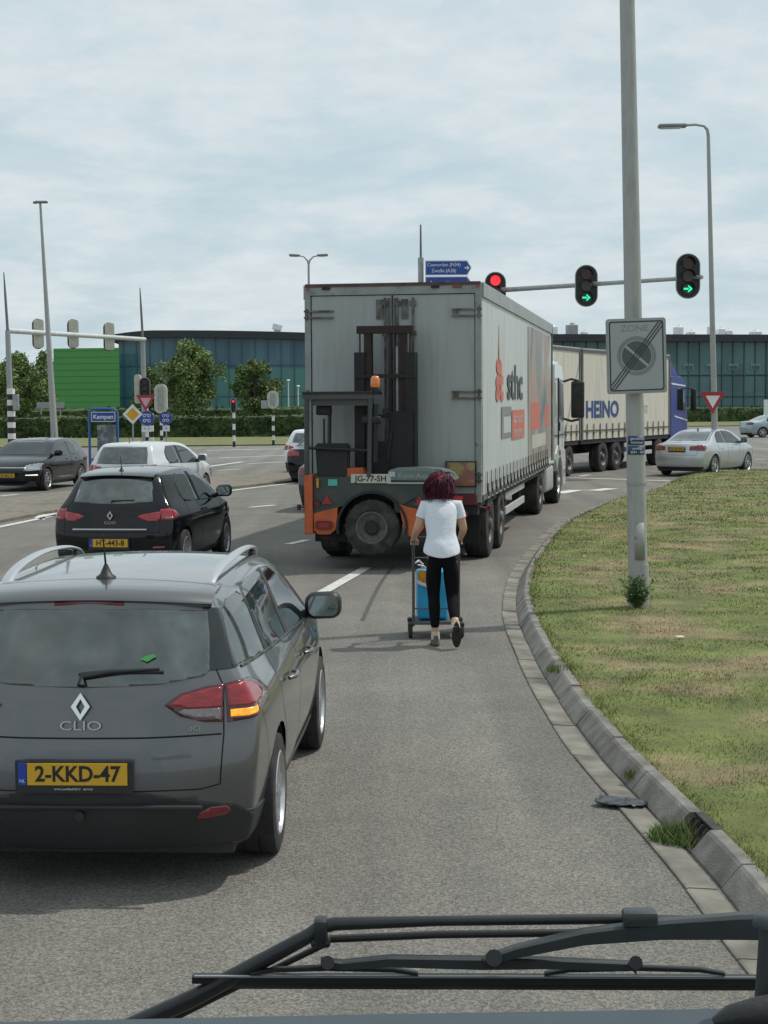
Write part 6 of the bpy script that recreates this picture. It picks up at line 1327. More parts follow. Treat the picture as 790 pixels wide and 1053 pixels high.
# ---- traffic signals
def sig_head(e, c, front=True, rz=0., h=1.35, w_=.62, lit=None):
    """signal head with rounded back board, three lenses; front faces -Y when front"""
    M_ = T(c) @ Matrix.Rotation(rz+(0 if front else math.pi), 4, 'Z')
    g_ = link('back_board', (lambda b: (prism(b, rrect(w_,h,w_*.49,8), .03, M_ @ T((0,.0,0)) @ MX), fixn(b))[1])(BM()), m_board, e)
    bm = BM(); ring2(bm, rrect(w_,h,w_*.49,8), rrect(w_-.05,h-.05,w_*.45,8), .004, M_ @ T((0,-.031,0)) @ MX); link('board_edge', fixn(bm), mat('board pale edge', (.35,.36,.34), .5), g_)
    bm = BM(); box(bm, (0,.12,0), (w_*.62,.22,h*.82), bev=.05); bm.transform(M_); link('housing', bm, m_headback if not front else m_board, g_, smooth=50)
    cols_ = {'red':(mat('dead red lens', (.06,.01,.01), .2), mat('lit red lens', (.9,.05,.05), .3, emit=(1,.03,.06), es=.75)), 'amber':(mat('dead amber lens', (.05,.04,.02), .2),)*2, 'green':(mat('dead green lens', (.015,.03,.022), .2), mat('lit green lens', (.05,.8,.45), .3, emit=(.02,.9,.42), es=1.0))}
    for k, nm in enumerate(('red','amber','green')):
        z = (1-k)*h*.28; bm = BM(); rr = w_*.24; lathe(bm, [(.001,.0),(rr,.0),(rr,.03)], M_ @ T((0,-.045,z)) @ Matrix.Rotation(R(90), 4, 'X'), 20, close=False)
        arrow = lit == 'arrow' and nm == 'green'
        link('lens', fixn(bm), cols_[nm][1] if lit == nm else cols_[nm][0], g_)
        bm = BM(); A1 = []; B1 = []
        for t in range(-10, 191, 20): x, zz_ = rr*1.12*math.cos(R(t)), rr*1.12*math.sin(R(t)); A1.append(bm.verts.new(M_ @ Vector((x,-.03,z+zz_)))); B1.append(bm.verts.new(M_ @ Vector((x*.95,-.26,z+zz_*.95))))
        for i in range(len(A1)-1): bm.faces.new((A1[i], A1[i+1], B1[i+1], B1[i]))
        link('visor', bm, m_board, g_)
        if arrow:
            bm = BM(); q = rr*.75; P_ = [(-q,-.12*rr*1.3),(q*.1,-.12*rr*1.3),(q*.1,.12*rr*1.3),(-q,.12*rr*1.3)]; prism(bm, P_, .006, M_ @ T((0,-.052,z)) @ MX); prism(bm, [(q,0),(q*.1,q*.8),(-.1*q,q*.62),(q*.45,0)], .006, M_ @ T((0,-.052,z)) @ MX); prism(bm, [(q,0),(q*.45,0),(-.1*q,-q*.62),(q*.1,-q*.8)], .006, M_ @ T((0,-.052,z)) @ MX); link('arrow', fixn(bm), cols_['green'][1], g_)
    return g_
# right gantry
pb2 = Vector((PT(433,300,62).x, 62, 0)); ztop = PT(433,231,62).z; za = 6.15
gr = empty('signal_gantry', 'signal gantry with its long arm passing behind the thick lamp post', 'gantry', pb2)
bm = BM(); tube(bm, [(0,0,0),(0,0,PT(433,265,62).z)], .11, 14); link('post', bm, mt_galv, gr, smooth=50)
bm = BM(); tube(bm, [(0,0,PT(433,265,62).z),(0,0,ztop)], [.045,.03], 8); link('aerial_rod', bm, mat('thin rod grey', (.15,.155,.15), .5), gr, smooth=50)
e_arm = PT(722,285,50)-pb2; a_st = Vector((0,0,za+.15)); a_en = Vector((e_arm.x, e_arm.y, e_arm.z)); bm = BM(); tube(bm, [a_st, a_en], [.10,.06], 12); link('arm', bm, mt_galv, gr, smooth=50)
def arm_pt(px):
    best = None
    for t in np.linspace(0, 1, 600):
        p = pb2+a_st.lerp(a_en, t); v = CM.inverted() @ p; x = 395+FPX*v.x/-v.z
        if best is None or abs(x-px) < best[0]: best = (abs(x-px), p)
    return best[1]
for px, py, lit, lb2, hh in ((509.5,300,'red','signal head showing red, half hidden by the trailer roof edge',1.38),(603,294,'arrow','signal head with a green arrow left of the thick lamp post',1.36),(707.5,284,'arrow','signal head with a green arrow at the free end of the gantry arm',1.36)):
    p = arm_pt(px); q = PT(px, py, p.y-.2); e = empty('traffic_light', lb2, 'traffic light', q, group='signal heads over our lanes'); sig_head(e, Vector((0,0,0)), True, 0, hh, .74, lit)
    bm = BM(); box(bm, (0,.28,.05), (.12,.2,.5), bev=.02); link('clamp', bm, mt_galv, e)
# direction signs on the gantry post
for k, (py, tx) in enumerate(((275.5,('Coevorden (N34)','Zwolle (A28)')),(291,('Emmen-West',)))):
    c = PT(461,py,61.7); ds = empty('direction_sign', ('upper blue arrow shaped direction sign above the trailer' if k == 0 else 'lower blue direction sign just above the trailer roof'), 'direction sign', c); hh = .56 if k == 0 else .5; ww = 1.72
    for m, g_, y_ in ((m_sgw, 0, .0), (m_sgblue, .035, -.006)):
        bm = BM(); w2 = ww/2-g_; h2 = hh/2-g_; prism(bm, [(-w2,-h2),(w2-.14,-h2),(w2,-.02),(w2,.02),(w2-.14,h2),(-w2,h2)], .01+(0 if g_ == 0 else .006), T((0,.0,0)) @ MX @ T((0,0,-.01))); link('panel' if g_ == 0 else 'face', fixn(bm), m, ds)
    for j, t_ in enumerate(tx): link('lettering', text_mesh(t_, .185, T((-.16 if len(tx) > 1 else -.2,-.0075,(.115-.22*j) if len(tx) > 1 else 0)) @ MX, ext=.001, sx=.92), m_sgw, ds)
    bm = BM(); prism(bm, [(-.09,-.025),(.0,-.025),(.0,.025),(-.09,.025)], .003, T((.70,-.0075,0)) @ MX); prism(bm, [(.0,-.09),(.09,0),(.0,.09)], .003, T((.70,-.0075,0)) @ MX); link('arrow', fixn(bm), m_sgw, ds)
# striped post helper
def striped(e, base, x0, r, z1_, n, z0=0., nm='striped_sleeve'):
    for k in range(n):
        bm = BM(); a = z0+(z1_-z0)*k/n; b = z0+(z1_-z0)*(k+1)/n; cyl(bm, (x0[0],x0[1],a), (x0[0],x0[1],b-.002), r, n=14); link('stripe_band', bm, m_bwhite if k%2 == (n-1)%2 else mt_black, e, smooth=50)
# left gantry
gl0 = Vector((PT(12,440,80).x, 80, 0)); gl1 = Vector((PT(149,440,90).x, 90, 0))
gg_ = empty('signal_gantry', 'signal gantry on two posts at the left with a beam seen from behind', 'gantry', gl0)
zA = PT(8,340,80).z; zB = PT(147,349,90).z; tA = PT(4,280,80); tB = PT(144,296,90)
for base, za_, tt, rr in ((gl0, zA, tA, .17), (gl1, zB, tB, .17)):
    o = base-gl0; tx = tt.x-gl0.x; px_a = PT(8,340,80).x-gl0.x if base is gl0 else PT(147,349,90).x-gl0.x
    bm = BM(); tube(bm, [o, (px_a, o.y, za_)], [rr,.12], 14); link('post', bm, mt_galv, gg_, smooth=50)
    bm = BM(); tube(bm, [(px_a, o.y, za_),(px_a+(tx-px_a)*.6, o.y, za_+(tt.z-za_)*.6),(tx, o.y, tt.z)], [.07,.06,.025], 8); link('aerial_rod', bm, mat('thin rod grey'), gg_, smooth=50)
pa = PT(8,340,80)-gl0; pb_ = PT(149,349,90)-gl0; bm = BM(); tube(bm, [pa, pb_], [.13,.11], 12); link('beam', bm, mat('pale beam', (.55,.56,.55), .45, .2), gg_, smooth=50)
for k in range(10):
    bm = BM(); z = .4+k*.27; cyl(bm, (0,0,z), (0,0,z+.268), .19, n=14); link('stripe_band', bm, m_bwhite if k%2 else mt_black, gg_, smooth=50)
bm = BM(); box(bm, (.28,-.2,PT(15,414,80).z), (.28,.25,.75), bev=.03); link('control_box', bm, mt_galv, gg_)
for px, py, nm in ((41,343,'nearest the left post'),(77,343,'in the middle of the beam'),(114,346,'nearest the right post')):
    Y = 80+10*(px-8)/139; q = PT(px, py, Y-.25); e = empty('traffic_light', 'beige backed signal head %s of the left gantry'%nm, 'traffic light', q, R(24), group='signal heads seen from behind')
    sig_head(e, Vector((0,.42,0)), False, 0, 1.5, .56)
    bm = BM(); prism(bm, rrect(.46,1.42,.14,8), .24, T((0,.36,0)) @ MX); link('rear_cover', fixn(bm), m_headback, e)
q = PT(50,343,82.8); 
# low posts with signs: column of the right post of the left gantry
def low_signal(label, px, py_base, py_top, Yd, head_py, head_h, back=True, red=False, wpx=None):
    base = Vector((PT(px, 430, Yd).x, Yd, 0)); e = empty('signal_post', label, 'signal post', base)
    ht = PT(px, py_top, Yd).z; n = max(6, int(ht/.28)); 
    for k in range(n): bm = BM(); cyl(bm, (0,0,ht*k/n), (0,0,ht*(k+1)/n-.002), .075, n=12); link('stripe_band', bm, m_bwhite if k%2 else mt_black, e, smooth=50)
    hz = PT(px, head_py, Yd).z
    if back: bm = BM(); prism(bm, rrect(.62,head_h,.29,8), .3, T((0,.1,hz)) @ MX); link('signal_housing', fixn(bm), m_headback, e); bm = BM(); prism(bm, rrect(.3,head_h-.3,.1,4), .02, T((0,-.2,hz)) @ MX); link('ribbed_cover', fixn(bm), mt_galv, e)
    else: sig_head(e, Vector((0,-.1,hz)), True, 0, head_h, .30, 'red' if red else None)
    return e
low_signal('striped signal post with a rounded pale housing beside the round blue bicycle sign', 166, 458, 432, 82, 410, 1.45)
s2 = low_signal('striped signal post with a small red light left of the narrow tree', 240.5, 461, 424, 88, 417, .8, False, True)
s3 = low_signal('striped signal post with grey boxes right of the narrow tree', 281, 458, 428, 92, 411, 1.0)
bm = BM(); box(bm, (-.45,-.1,PT(281,416,92).z), (.4,.2,.45), bev=.03); link('push_box', bm, mt_galv, s3)
# sign cluster
Yc = 74
base = Vector((PT(151,430,Yc).x, Yc, 0)); sp_ = empty('sign_post', 'striped sign post under the yield triangle at the left gantry post', 'post', base)
n = 10; ht = PT(151,404,Yc).z
for k in range(n): bm = BM(); cyl(bm, (0,0,ht*k/n), (0,0,ht*(k+1)/n-.002), .075, n=12); link('stripe_band', bm, m_bwhite if k%2 else mt_black, sp_, smooth=50)
hz = PT(148,399,Yc).z
te = empty('traffic_light', 'black rounded signal head just above the left yield triangle', 'traffic light', (base.x-.05, Yc-.15, hz)); sig_head(te, Vector((0,0,0)), True, R(8), .95, .5)
e_ = empty('signal_housing', 'pale narrow signal housing left of the black signal head', 'traffic light', (PT(142,400,Yc).x, Yc, PT(142,400,Yc).z)); bm = BM(); prism(bm, rrect(.28,1.3,.13,6), .3, T((0,.15,0)) @ MX); link('housing', fixn(bm), m_headback, e_); bm = BM(); box(bm, (.15,0,-.2), (.3,.06,.06)); link('bracket', bm, mt_galv, e_)
tri_sign('traffic_sign', 'yield triangle with a pink white centre on the left sign post', PT(150,413,Yc-.3), .86, inner=mat('pinkish sign face', (.55,.36,.40), .5))
def round_sign(label, px, py, Yd, d):
    c = PT(px, py, Yd); e = empty('traffic_sign', label, 'traffic sign', c); bm = BM(); prism(bm, circ(d/2,28), .02, T((0,.01,0)) @ MX); link('back', fixn(bm), m_sgback, e); bm = BM(); prism(bm, circ(d/2-.01,28), .004, T((0,-.0105,0)) @ MX); link('face', fixn(bm), m_sgblue, e)
    for y in (.5,-.45):       # bicycle above a moped, in outline
        for s in (-1,1): bm = BM(); ring2(bm, circ(d*.115,16,s*d*.15,y*d*.36), circ(d*.075,16,s*d*.15,y*d*.36), .003, T((0,-.0145,0)) @ MX); link('cycle_wheel', fixn(bm), m_sgw, e)
        bm = BM(); prism(bm, [(-d*.15,y*d*.36),(-d*.03,y*d*.36+d*.1),(d*.1,y*d*.36+d*.1),(d*.15,y*d*.36),(d*.07,y*d*.36+d*.06),(-d*.02,y*d*.36+d*.06)], .003, T((0,-.0145,0)) @ MX); link('cycle_frame', fixn(bm), m_sgw, e)
    return e
round_sign('round blue sign with white cycles under the left yield triangle', 151, 430, Yc-.2, .66)
round_sign('round blue sign with white cycles beside the pale signal housing', 170.5, 430, Yc+.6, .60)
c = PT(151,441,Yc-.2); o = empty('supplementary_plate', 'small white plate below the left round blue sign', 'sign plate', c); bm = BM(); box(bm, (0,0,0), (.46,.02,.26)); link('plate', bm, m_sgw, o); link('symbol', text_mesh('< >', .2, T((0,-.011,0)) @ MX, ext=.001), mt_ink, o)
c = PT(171,440.5,Yc+.6); o = empty('supplementary_plate', 'small white plate below the right round blue sign', 'sign plate', c); bm = BM(); box(bm, (0,0,0), (.32,.02,.26)); link('plate', bm, m_sgw, o); link('symbol', text_mesh('H', .16, T((0,-.011,0)) @ MX, ext=.001), mt_ink, o)
# second striped post just right of the cluster
base = Vector((PT(156,430,Yc+1).x, Yc+1, 0)); p2_ = empty('bollard_post', 'short striped post right behind the left sign post', 'post', base)
for k in range(7): bm = BM(); cyl(bm, (0,0,.27*k), (0,0,.27*(k+1)-.002), .09, n=12); link('stripe_band', bm, mt_black if k%2 else m_bwhite, p2_, smooth=50)
base = Vector((PT(171.5,430,Yc+1).x, Yc+.8, 0)); p3_ = empty('sign_post', 'thin grey post carrying the right round blue sign', 'post', base); bm = BM(); cyl(bm, (0,0,0), (0,0,PT(171,424,Yc+.8).z), .035, n=10); link('post', bm, mt_galv, p3_, smooth=50)
# priority diamond
Yd = 66; c = PT(136.5,426,Yd); e = empty('traffic_sign', 'yellow diamond priority road sign with white border on its thin post', 'traffic sign', (c.x, Yd, 0)); q = .40
bm = BM(); prism(bm, [(q,0),(0,q),(-q,0),(0,-q)], .02, T((0,.0,c.z)) @ MX); link('border', fixn(bm), m_sgw, e)
bm = BM(); prism(bm, [(q*.66,0),(0,q*.66),(-q*.66,0),(0,-q*.66)], .004, T((0,-.021,c.z)) @ MX); link('face', fixn(bm), mat('sign yellow', (.66,.33,.02), .45), e)
bm = BM(); cyl(bm, (0,.03,0), (0,.03,c.z+.3), .03, n=10); link('post', bm, mt_galv, e, smooth=50)
# town name portal
Yp = 57; xl = PT(92,440,Yp).x; xr = PT(121,440,Yp).x; zt = PT(106,420.5,Yp).z
e = empty('town_sign', 'blue framed place name board with a photo panel beyond the silver white hatchback', 'sign', ((xl+xr)/2, Yp, 0)); hw_ = (xr-xl)/2; mb = mat('frame blue', (.015,.10,.30), .45)
bm = BM(); pth = [(-hw_,0,0),(-hw_,0,zt-.12),(-hw_+.12,0,zt),(hw_-.12,0,zt),(hw_,0,zt-.12),(hw_,0,0)]; tube(bm, pth, .045, 8); link('frame', bm, mb, e, smooth=50)
bm = BM(); box(bm, (0,-.01,zt-.27), (2*hw_-.14,.03,.34)); nb = link('name_board', bm, m_sgw, e); bm = BM(); box(bm, (0,-.027,zt-.27), (2*hw_-.19,.01,.29)); link('board_face', bm, m_sgblue, nb)
link('lettering', text_mesh('Kampen', .21, T((0,-.033,zt-.275)) @ MX, ext=.001, bold=.004), m_sgw, nb)
ppm = mat('printed photo panel', (.10,.12,.14), .5, var=.5, vs=2.2, c2=(.28,.26,.24), cs=3.1, cth=(.5,.6)); bm = BM(); box2(bm, (-.22,-.02,.45), (hw_-.06,.02,zt-.55)); link('photo_panel', bm, ppm, e)
bm = BM(); box2(bm, (-hw_+.06,-.02,.12), (-.1,.02,.42)); link('red_panel', bm, mat('red panel', (.30,.04,.03), .5), e)
bm = BM(); box2(bm, (-hw_+.05,-.01,.42), (hw_-.05,.01,.46)); link('cross_bar', bm, mb, e)
bm = BM(); box2(bm, (hw_+.03,-.05,.0), (hw_+.2,.1,.95), bev=.03); o = link('cabinet', bm, mt_galv); o.location = ((xl+xr)/2, Yp, 0); tag(o, 'small grey cabinet at the right foot of the blue framed name board', 'cabinet')
for v in o.data.vertices: pass
# gantry sign board far left between posts (grey information board seen from behind)
c = PT(52,417,120); e = empty('road_sign', 'pale low sign board seen from behind below the leaning lamp post', 'sign', (c.x, 120, 0)); bm = BM(); box2(bm, (-1.0,-.03,c.z-.2), (1.0,.03,c.z+.25)); link('board', bm, m_sgback, e)
for x in (-.7,.7): bm = BM(); cyl(bm, (x,.05,0), (x,.05,c.z), .05, n=8); link('post', bm, mt_galv, e)
# poles far right of left building and white slab at the right edge
for px, y0_, y1_, Yq, lbx in ((297,392,450,140,'thin white flag pole nearer the narrow tree'),(307,398,450,138,'thin white pole right beside the trailer edge')):
    bs = Vector((PT(px,430,Yq).x, Yq, 0)); e = empty('pole', lbx, 'pole', bs); bm = BM(); cyl(bm, (0,0,0), (0,0,PT(px,y0_,Yq).z), .07, .04, n=8); link('shaft', bm, m_bwhite, e, smooth=50); bm = BM(); lathe(bm, [(.12,0),(.16,.06),(.08,.16)], T((0,0,PT(px,y0_,Yq).z)), 10); link('cap', bm, m_bwhite, e)
c = PT(789.5,424,150); e = empty('info_pillar', 'white pillar standing on the lawn at the right edge', 'sign', (c.x, 150, 0)); bm = BM(); box2(bm, (-.35,-.1,.1), (.35,.1,PT(789,411,150).z), bev=.03); link('slab', bm, m_sgw, e); bm = BM(); box2(bm, (-.4,-.2,-.1), (.4,.2,.1)); link('foot', bm, mt_galv, e)

# ================================================================ PERSON
def skin(name, verts, edges, rad, m, parent=None, sub=2, root=0, label=None):
    me = bpy.data.meshes.new(name); me.from_pydata(verts, edges, []); o = bpy.data.objects.new(name, me); col.objects.link(o)
    sm = o.modifiers.new('k', 'SKIN'); sm.use_smooth_shade = True; sm.branch_smoothing = .6
    for i, r in enumerate(rad):
        sv_ = me.skin_vertices[0].data[i]; sv_.radius = r if isinstance(r, tuple) else (r, r); sv_.use_root = (i == root)
    s2 = o.modifiers.new('s', 'SUBSURF'); s2.levels = sub; s2.render_levels = sub
    dg = bpy.context.evaluated_depsgraph_get(); me2 = bpy.data.meshes.new_from_object(o.evaluated_get(dg)); bpy.data.objects.remove(o)
    me2.name = name; return link(name, me2, m, parent, smooth=True, label=label)
m_skin = mat('skin', (.52,.30,.21), .5, var=.06, vs=6)
m_shirt = mat('white cotton', (.70,.73,.79), .85, var=.04, vs=5, bump=1., bs=11)
m_leg = mat('black leggings', (.005,.005,.007), .85, var=.3, vs=10, spec=.15, bump=.5, bs=16)
m_hair = mat('dark red hair', (.13,.022,.045), .6, var=.4, vs=18, c2=(.06,.014,.028), cs=9, spec=.25)
pe = empty('person', 'woman in white T-shirt and black leggings with wind-blown dark red hair, pushing the trolley', 'person', tuple(G(455,664)[:2])+(0,))
# joints (x right, y forward, z up)
J = dict(pel=(.0,.02,.90), wai=(-.005,.06,1.06), che=(-.01,.12,1.24), nek=(-.005,.165,1.38), hdb=(-.0,.19,1.44), hd=(.0,.20,1.52), hdt=(.0,.20,1.60),
    hl=(-.085,.03,.86), kl=(-.075,.09,.47), al=(-.065,.02,.10), fl=(-.065,.10,.035), hr=(.085,.03,.86), kr=(.10,.06,.46), ar=(.115,-.24,.24), fr=(.120,-.232,.16), tr_=(.122,-.222,.09),
    sl=(-.155,.15,1.32), el=(-.235,.14,1.10), wl=(-.265,.32,1.0), sr=(.155,.15,1.32), er=(.215,.17,1.10), wr=(.19,.36,1.0))
k = list(J); ix = {n: i for i, n in enumerate(k)}
E = [('pel','wai'),('wai','che'),('che','nek'),('nek','hdb'),('hdb','hd'),('hd','hdt'),('pel','hl'),('hl','kl'),('kl','al'),('al','fl'),('pel','hr'),('hr','kr'),('kr','ar'),('ar','fr'),('fr','tr_'),('che','sl'),('sl','el'),('el','wl'),('che','sr'),('sr','er'),('er','wr')]
Rr = dict(pel=(.135,.10), wai=(.115,.085), che=(.125,.09), nek=.052, hdb=.06, hd=.088, hdt=.062, hl=.082, kl=.055, al=.036, fl=.034, hr=.082, kr=.055, ar=.038, fr=.026, tr_=.02, sl=.058, el=.040, wl=.028, sr=.058, er=.040, wr=.028)
body = skin('body', [J[n] for n in k], [(ix[a], ix[b]) for a, b in E], [Rr[n] for n in k], m_skin, pe)
# face, ears (hidden by the hair from here but part of the figure)
def blob(name, c, s, m, parent, sub=2, fn=None, rot=None):
    bm = BM(); bmesh.ops.create_icosphere(bm, subdivisions=sub+1, radius=1)
    for v in bm.verts:
        if fn: v.co = fn(v.co)
        v.co = Vector((v.co.x*s[0], v.co.y*s[1], v.co.z*s[2]))
    if rot: bm.transform(rot)
    bmesh.ops.translate(bm, verts=bm.verts, vec=c); return link(name, bm, m, parent, smooth=True)
blob('nose', (0,.292,1.515), (.014,.02,.024), m_skin, body)
for s in (1,-1): blob('eye', (s*.032,.276,1.535), (.013,.008,.009), m_sgw, body, 1); blob('ear', (s*.083,.20,1.515), (.012,.02,.03), m_skin, body, 1)
blob('mouth', (0,.277,1.478), (.024,.008,.007), mat('lips', (.4,.12,.1), .5), body, 1)
# hands: palm with five fingers closed round the handle
def hand(s, w_):
    w_ = Vector(w_); V = [tuple(w_), tuple(w_+Vector((s*-.004,.035,-.012))), tuple(w_+Vector((s*-.012,.075,-.02)))]; Ed = [(0,1),(1,2)]; Rd = [(.022,.018),(.034,.018),(.036,.015)]
    for q, (dx, L_) in enumerate(((-.032,.020),(-.011,.024),(.010,.023),(.031,.018))):
        b = w_+Vector((dx-s*.012,.088,-.018)); V += [tuple(b), tuple(b+Vector((0,L_,-.012))), tuple(b+Vector((0,L_*.9,-.04))), tuple(b+Vector((0,-.006,-.05)))]; n0 = len(V)-4; Ed += [(2,n0),(n0,n0+1),(n0+1,n0+2),(n0+2,n0+3)]; Rd += [.0105,.0095,.0088,.0078]
    b = w_+Vector((s*-.035,.03,-.02)); V += [tuple(b), tuple(b+Vector((s*-.012,.03,-.02))), tuple(b+Vector((s*.004,.05,-.045)))]; n0 = len(V)-3; Ed += [(1,n0),(n0,n0+1),(n0+1,n0+2)]; Rd += [.013,.0105,.009]
    return skin('hand', V, Ed, Rd, m_skin, body, 1)
hand(-1, J['wl']); hand(1, J['wr'])
# leggings
E2 = ['pel','wz','hl','tl','kl','ml','cl','hr','tr','kr','mr','cr']
Jg = dict(pel=(0,.01,.875), wz=(0,.035,.975), hl=(-.078,.015,.83), tl=(-.082,.06,.66), kl=(-.078,.09,.47), ml=(-.072,.045,.34), cl=(-.067,.025,.15), hr=(.078,.015,.83), tr=(.092,.045,.66), kr=(.10,.06,.46), mr=(.105,-.07,.365), cr=(.113,-.215,.262))
Rg = dict(pel=(.15,.125), wz=(.128,.10), hl=(.108,.115), tl=.086, kl=.063, ml=.062, cl=.042, hr=(.108,.115), tr=.086, kr=.063, mr=.062, cr=.044)
kk_ = list(Jg); i2 = {n: i for i, n in enumerate(kk_)}
skin('leggings', [Jg[n] for n in kk_], [(i2[a], i2[b]) for a, b in (('pel','wz'),('pel','hl'),('hl','tl'),('tl','kl'),('kl','ml'),('ml','cl'),('pel','hr'),('hr','tr'),('tr','kr'),('kr','mr'),('mr','cr'))], [Rg[n] for n in kk_], m_leg, pe, 2)
# shirt: rings lofted from hem to neck, with folds, plus sleeves
bm = BM(); secs = [(.885,.188,.130,0,.015),(.90,.190,.133,0,.018),(.96,.178,.125,0,.03),(1.03,.155,.108,-.003,.05),(1.08,.148,.103,-.005,.06),(1.15,.156,.106,-.008,.08),(1.23,.168,.112,-.008,.105),(1.30,.176,.105,-.006,.125),(1.345,.165,.090,-.005,.14),(1.375,.12,.075,-.005,.15),(1.395,.072,.062,-.005,.158)]
rings = []; nn = 36
for j, (z, rx, ry, ox, oy) in enumerate(secs):
    ring = []
    for q in range(nn):
        a = 2*math.pi*q/nn; f = 1+.018*mnoise.noise(Vector((math.cos(a)*3, math.sin(a)*3, z*16)))*1.2+(.06*mnoise.noise(Vector((math.cos(a)*2+9, math.sin(a)*2, z*30)))+.018*math.sin(3*a+z*20))*(1 if z < 1.14 else .5); sp = abs(math.cos(a))**.85*math.copysign(1, math.cos(a))
        ring.append(bm.verts.new((ox+rx*.94*f*sp, oy+ry*f*math.sin(a), z+(.012*math.cos(2*a)-.02*max(0,-math.sin(a)) if j < 2 else 0)+.008*mnoise.noise(Vector((a*2, z*5, 1))))))
    rings.append(ring)
for j in range(len(rings)-1):
    for q in range(nn): bm.faces.new((rings[j][q], rings[j][(q+1)%nn], rings[j+1][(q+1)%nn], rings[j+1][q]))
fixn(bm); sh = link('t_shirt', bm, m_shirt, pe, smooth=True); ss = sh.modifiers.new('s', 'SUBSURF'); ss.levels = 1; ss.render_levels = 2; so_ = sh.modifiers.new('t', 'SOLIDIFY'); so_.thickness = .004
for s, a, b in ((-1,'sl','el'),(1,'sr','er')):
    A_ = Vector(J[a]); B_ = Vector(J[b]); bm = BM(); tube(bm, [A_+Vector((-s*.06,0,.012)), A_+Vector((-s*.0,0,.012)), A_.lerp(B_, .25), A_.lerp(B_, .48)], [.052,.060,.057,.056], 16); link('sleeve', fixn(bm), m_shirt, sh, smooth=50)
# hair: shell plus many thick wind-blown locks
hb = blob('hair', (-.012,.165,1.505), (.100,.104,.122), m_hair, pe, 2, fn=lambda c: c*(1+.10*mnoise.noise(c*3.3)) if c.y < .55 else Vector((c.x*.9, c.y*.75, c.z)))
r_ = random.Random(4); bm = BM()
for i in range(1300):
    a = r_.uniform(-2.6, 2.6); el = r_.uniform(-.5, 1.35); d0 = Vector((math.sin(a)*math.cos(el), -math.cos(a)*math.cos(el), math.sin(el))); p = Vector((0,.175,1.535))+Vector((d0.x*.10, d0.y*.105, d0.z*.108)); pts = [p]
    L_ = r_.uniform(.06,.15); v = d0*.45+Vector((-.45+r_.gauss(0,.25), -.05+r_.gauss(0,.1), -.15+r_.gauss(0,.2)))
    for q in range(5): v = (v+Vector((r_.gauss(0,.2)-.05, r_.gauss(0,.1), -.48))).normalized(); pts.append(pts[-1]+v*L_/5)
    w0 = r_.uniform(.003,.007); tube(bm, pts, [w0, w0*1.2, w0, w0*.8, w0*.5, w0*.15], 3)
link('locks', fixn(bm), m_hair, hb, smooth=True)
# shoes
def shoe(c, rot, m, sole):
    bm = BM(); n = 20; rs = []
    for j, (z, k_) in enumerate(((0,1.0),(.022,1.02),(.05,.9),(.075,.62),(.085,.45))):
        ring = []
        for q in range(n):
            a = 2*math.pi*q/n; y = math.sin(a)*.125; wd = .044 if y > 0 else .034; x = math.cos(a)*wd
            if j >= 3: y = y*.5-.05
            elif j == 2: y = y*.92-.01
            ring.append(bm.verts.new((x*k_*(1.0 if j < 3 else 1.25), y+.0, z*(1 if y < .02 else .85))))
        rs.append(ring)
    for j in range(4):
        for q in range(n): bm.faces.new((rs[j][q], rs[j][(q+1)%n], rs[j+1][(q+1)%n], rs[j+1][q]))
    bm.faces.new(rs[0][::-1]); bm.faces.new(rs[-1]); fixn(bm); M_ = T(c) @ rot; bm.transform(M_); o = link('shoe', bm, m, pe, smooth=50)
    bm = BM(); prism(bm, [(.047*math.cos(2*math.pi*q/n) if math.sin(2*math.pi*q/n) > 0 else .037*math.cos(2*math.pi*q/n), .128*math.sin(2*math.pi*q/n)) for q in range(n)], .016, M_ @ T((0,0,-.012))); link('sole', fixn(bm), sole, o)
m_sh = mat('brown shoe', (.10,.085,.07), .7, var=.3, vs=20); m_so = mat('dark sole', (.025,.02,.018), .8, var=.4, vs=30)
shoe((-.065,.055,.013), Matrix.Rotation(R(4), 4, 'Z'), m_sh, m_so)
shoe((.125,-.262,.142), Matrix.Rotation(R(-3), 4, 'Z') @ Matrix.Rotation(R(-74), 4, 'X'), m_sh, m_so)
for c in ((-.065,.02,.105),): bm = BM(); tube(bm, [(c[0],c[1],.06),(c[0],c[1]+.005,.13)], [.043,.040], 14); link('sock', bm, mat('pale sock', (.55,.50,.36), .9), pe, smooth=50)
bm = BM(); tube(bm, [(.12,-.265,.20),(.115,-.232,.25)], [.042,.040], 14); link('sock', bm, mat('pale sock'), pe, smooth=50)

# trolley
te_ = empty('hand_trolley', 'grey tube trolley loaded with a bright blue crate bag, pushed by the woman', 'trolley', (pe.location.x-.02, pe.location.y+.40, 0))
m_tube = mat('trolley tube', (.12,.13,.13), .45, .6)
xL, xR = -.245, .20
for x in (xL, xR): bm = BM(); tube(bm, [(x,.02,.985),(x,.05,.95),(x,.10,.5),(x,.13,.12)], .014, 8); link('upright', bm, m_tube, te_, smooth=50)
bm = BM(); tube(bm, [(xL,.02,.985),(xL-.0,-.0,1.0),(xR,-.0,1.0),(xR,.02,.985)], .015, 8); link('handle', bm, mt_black, te_, smooth=50)
for z in (.80,.30): bm = BM(); tube(bm, [(xL,.07,z),(xR,.07,z)], .009, 6); link('cross_bar', bm, m_tube, te_)
bm = BM(); box2(bm, (xL-.01,.05,.14), (xR+.01,.55,.17), bev=.006); link('load_plate', bm, m_tube, te_)
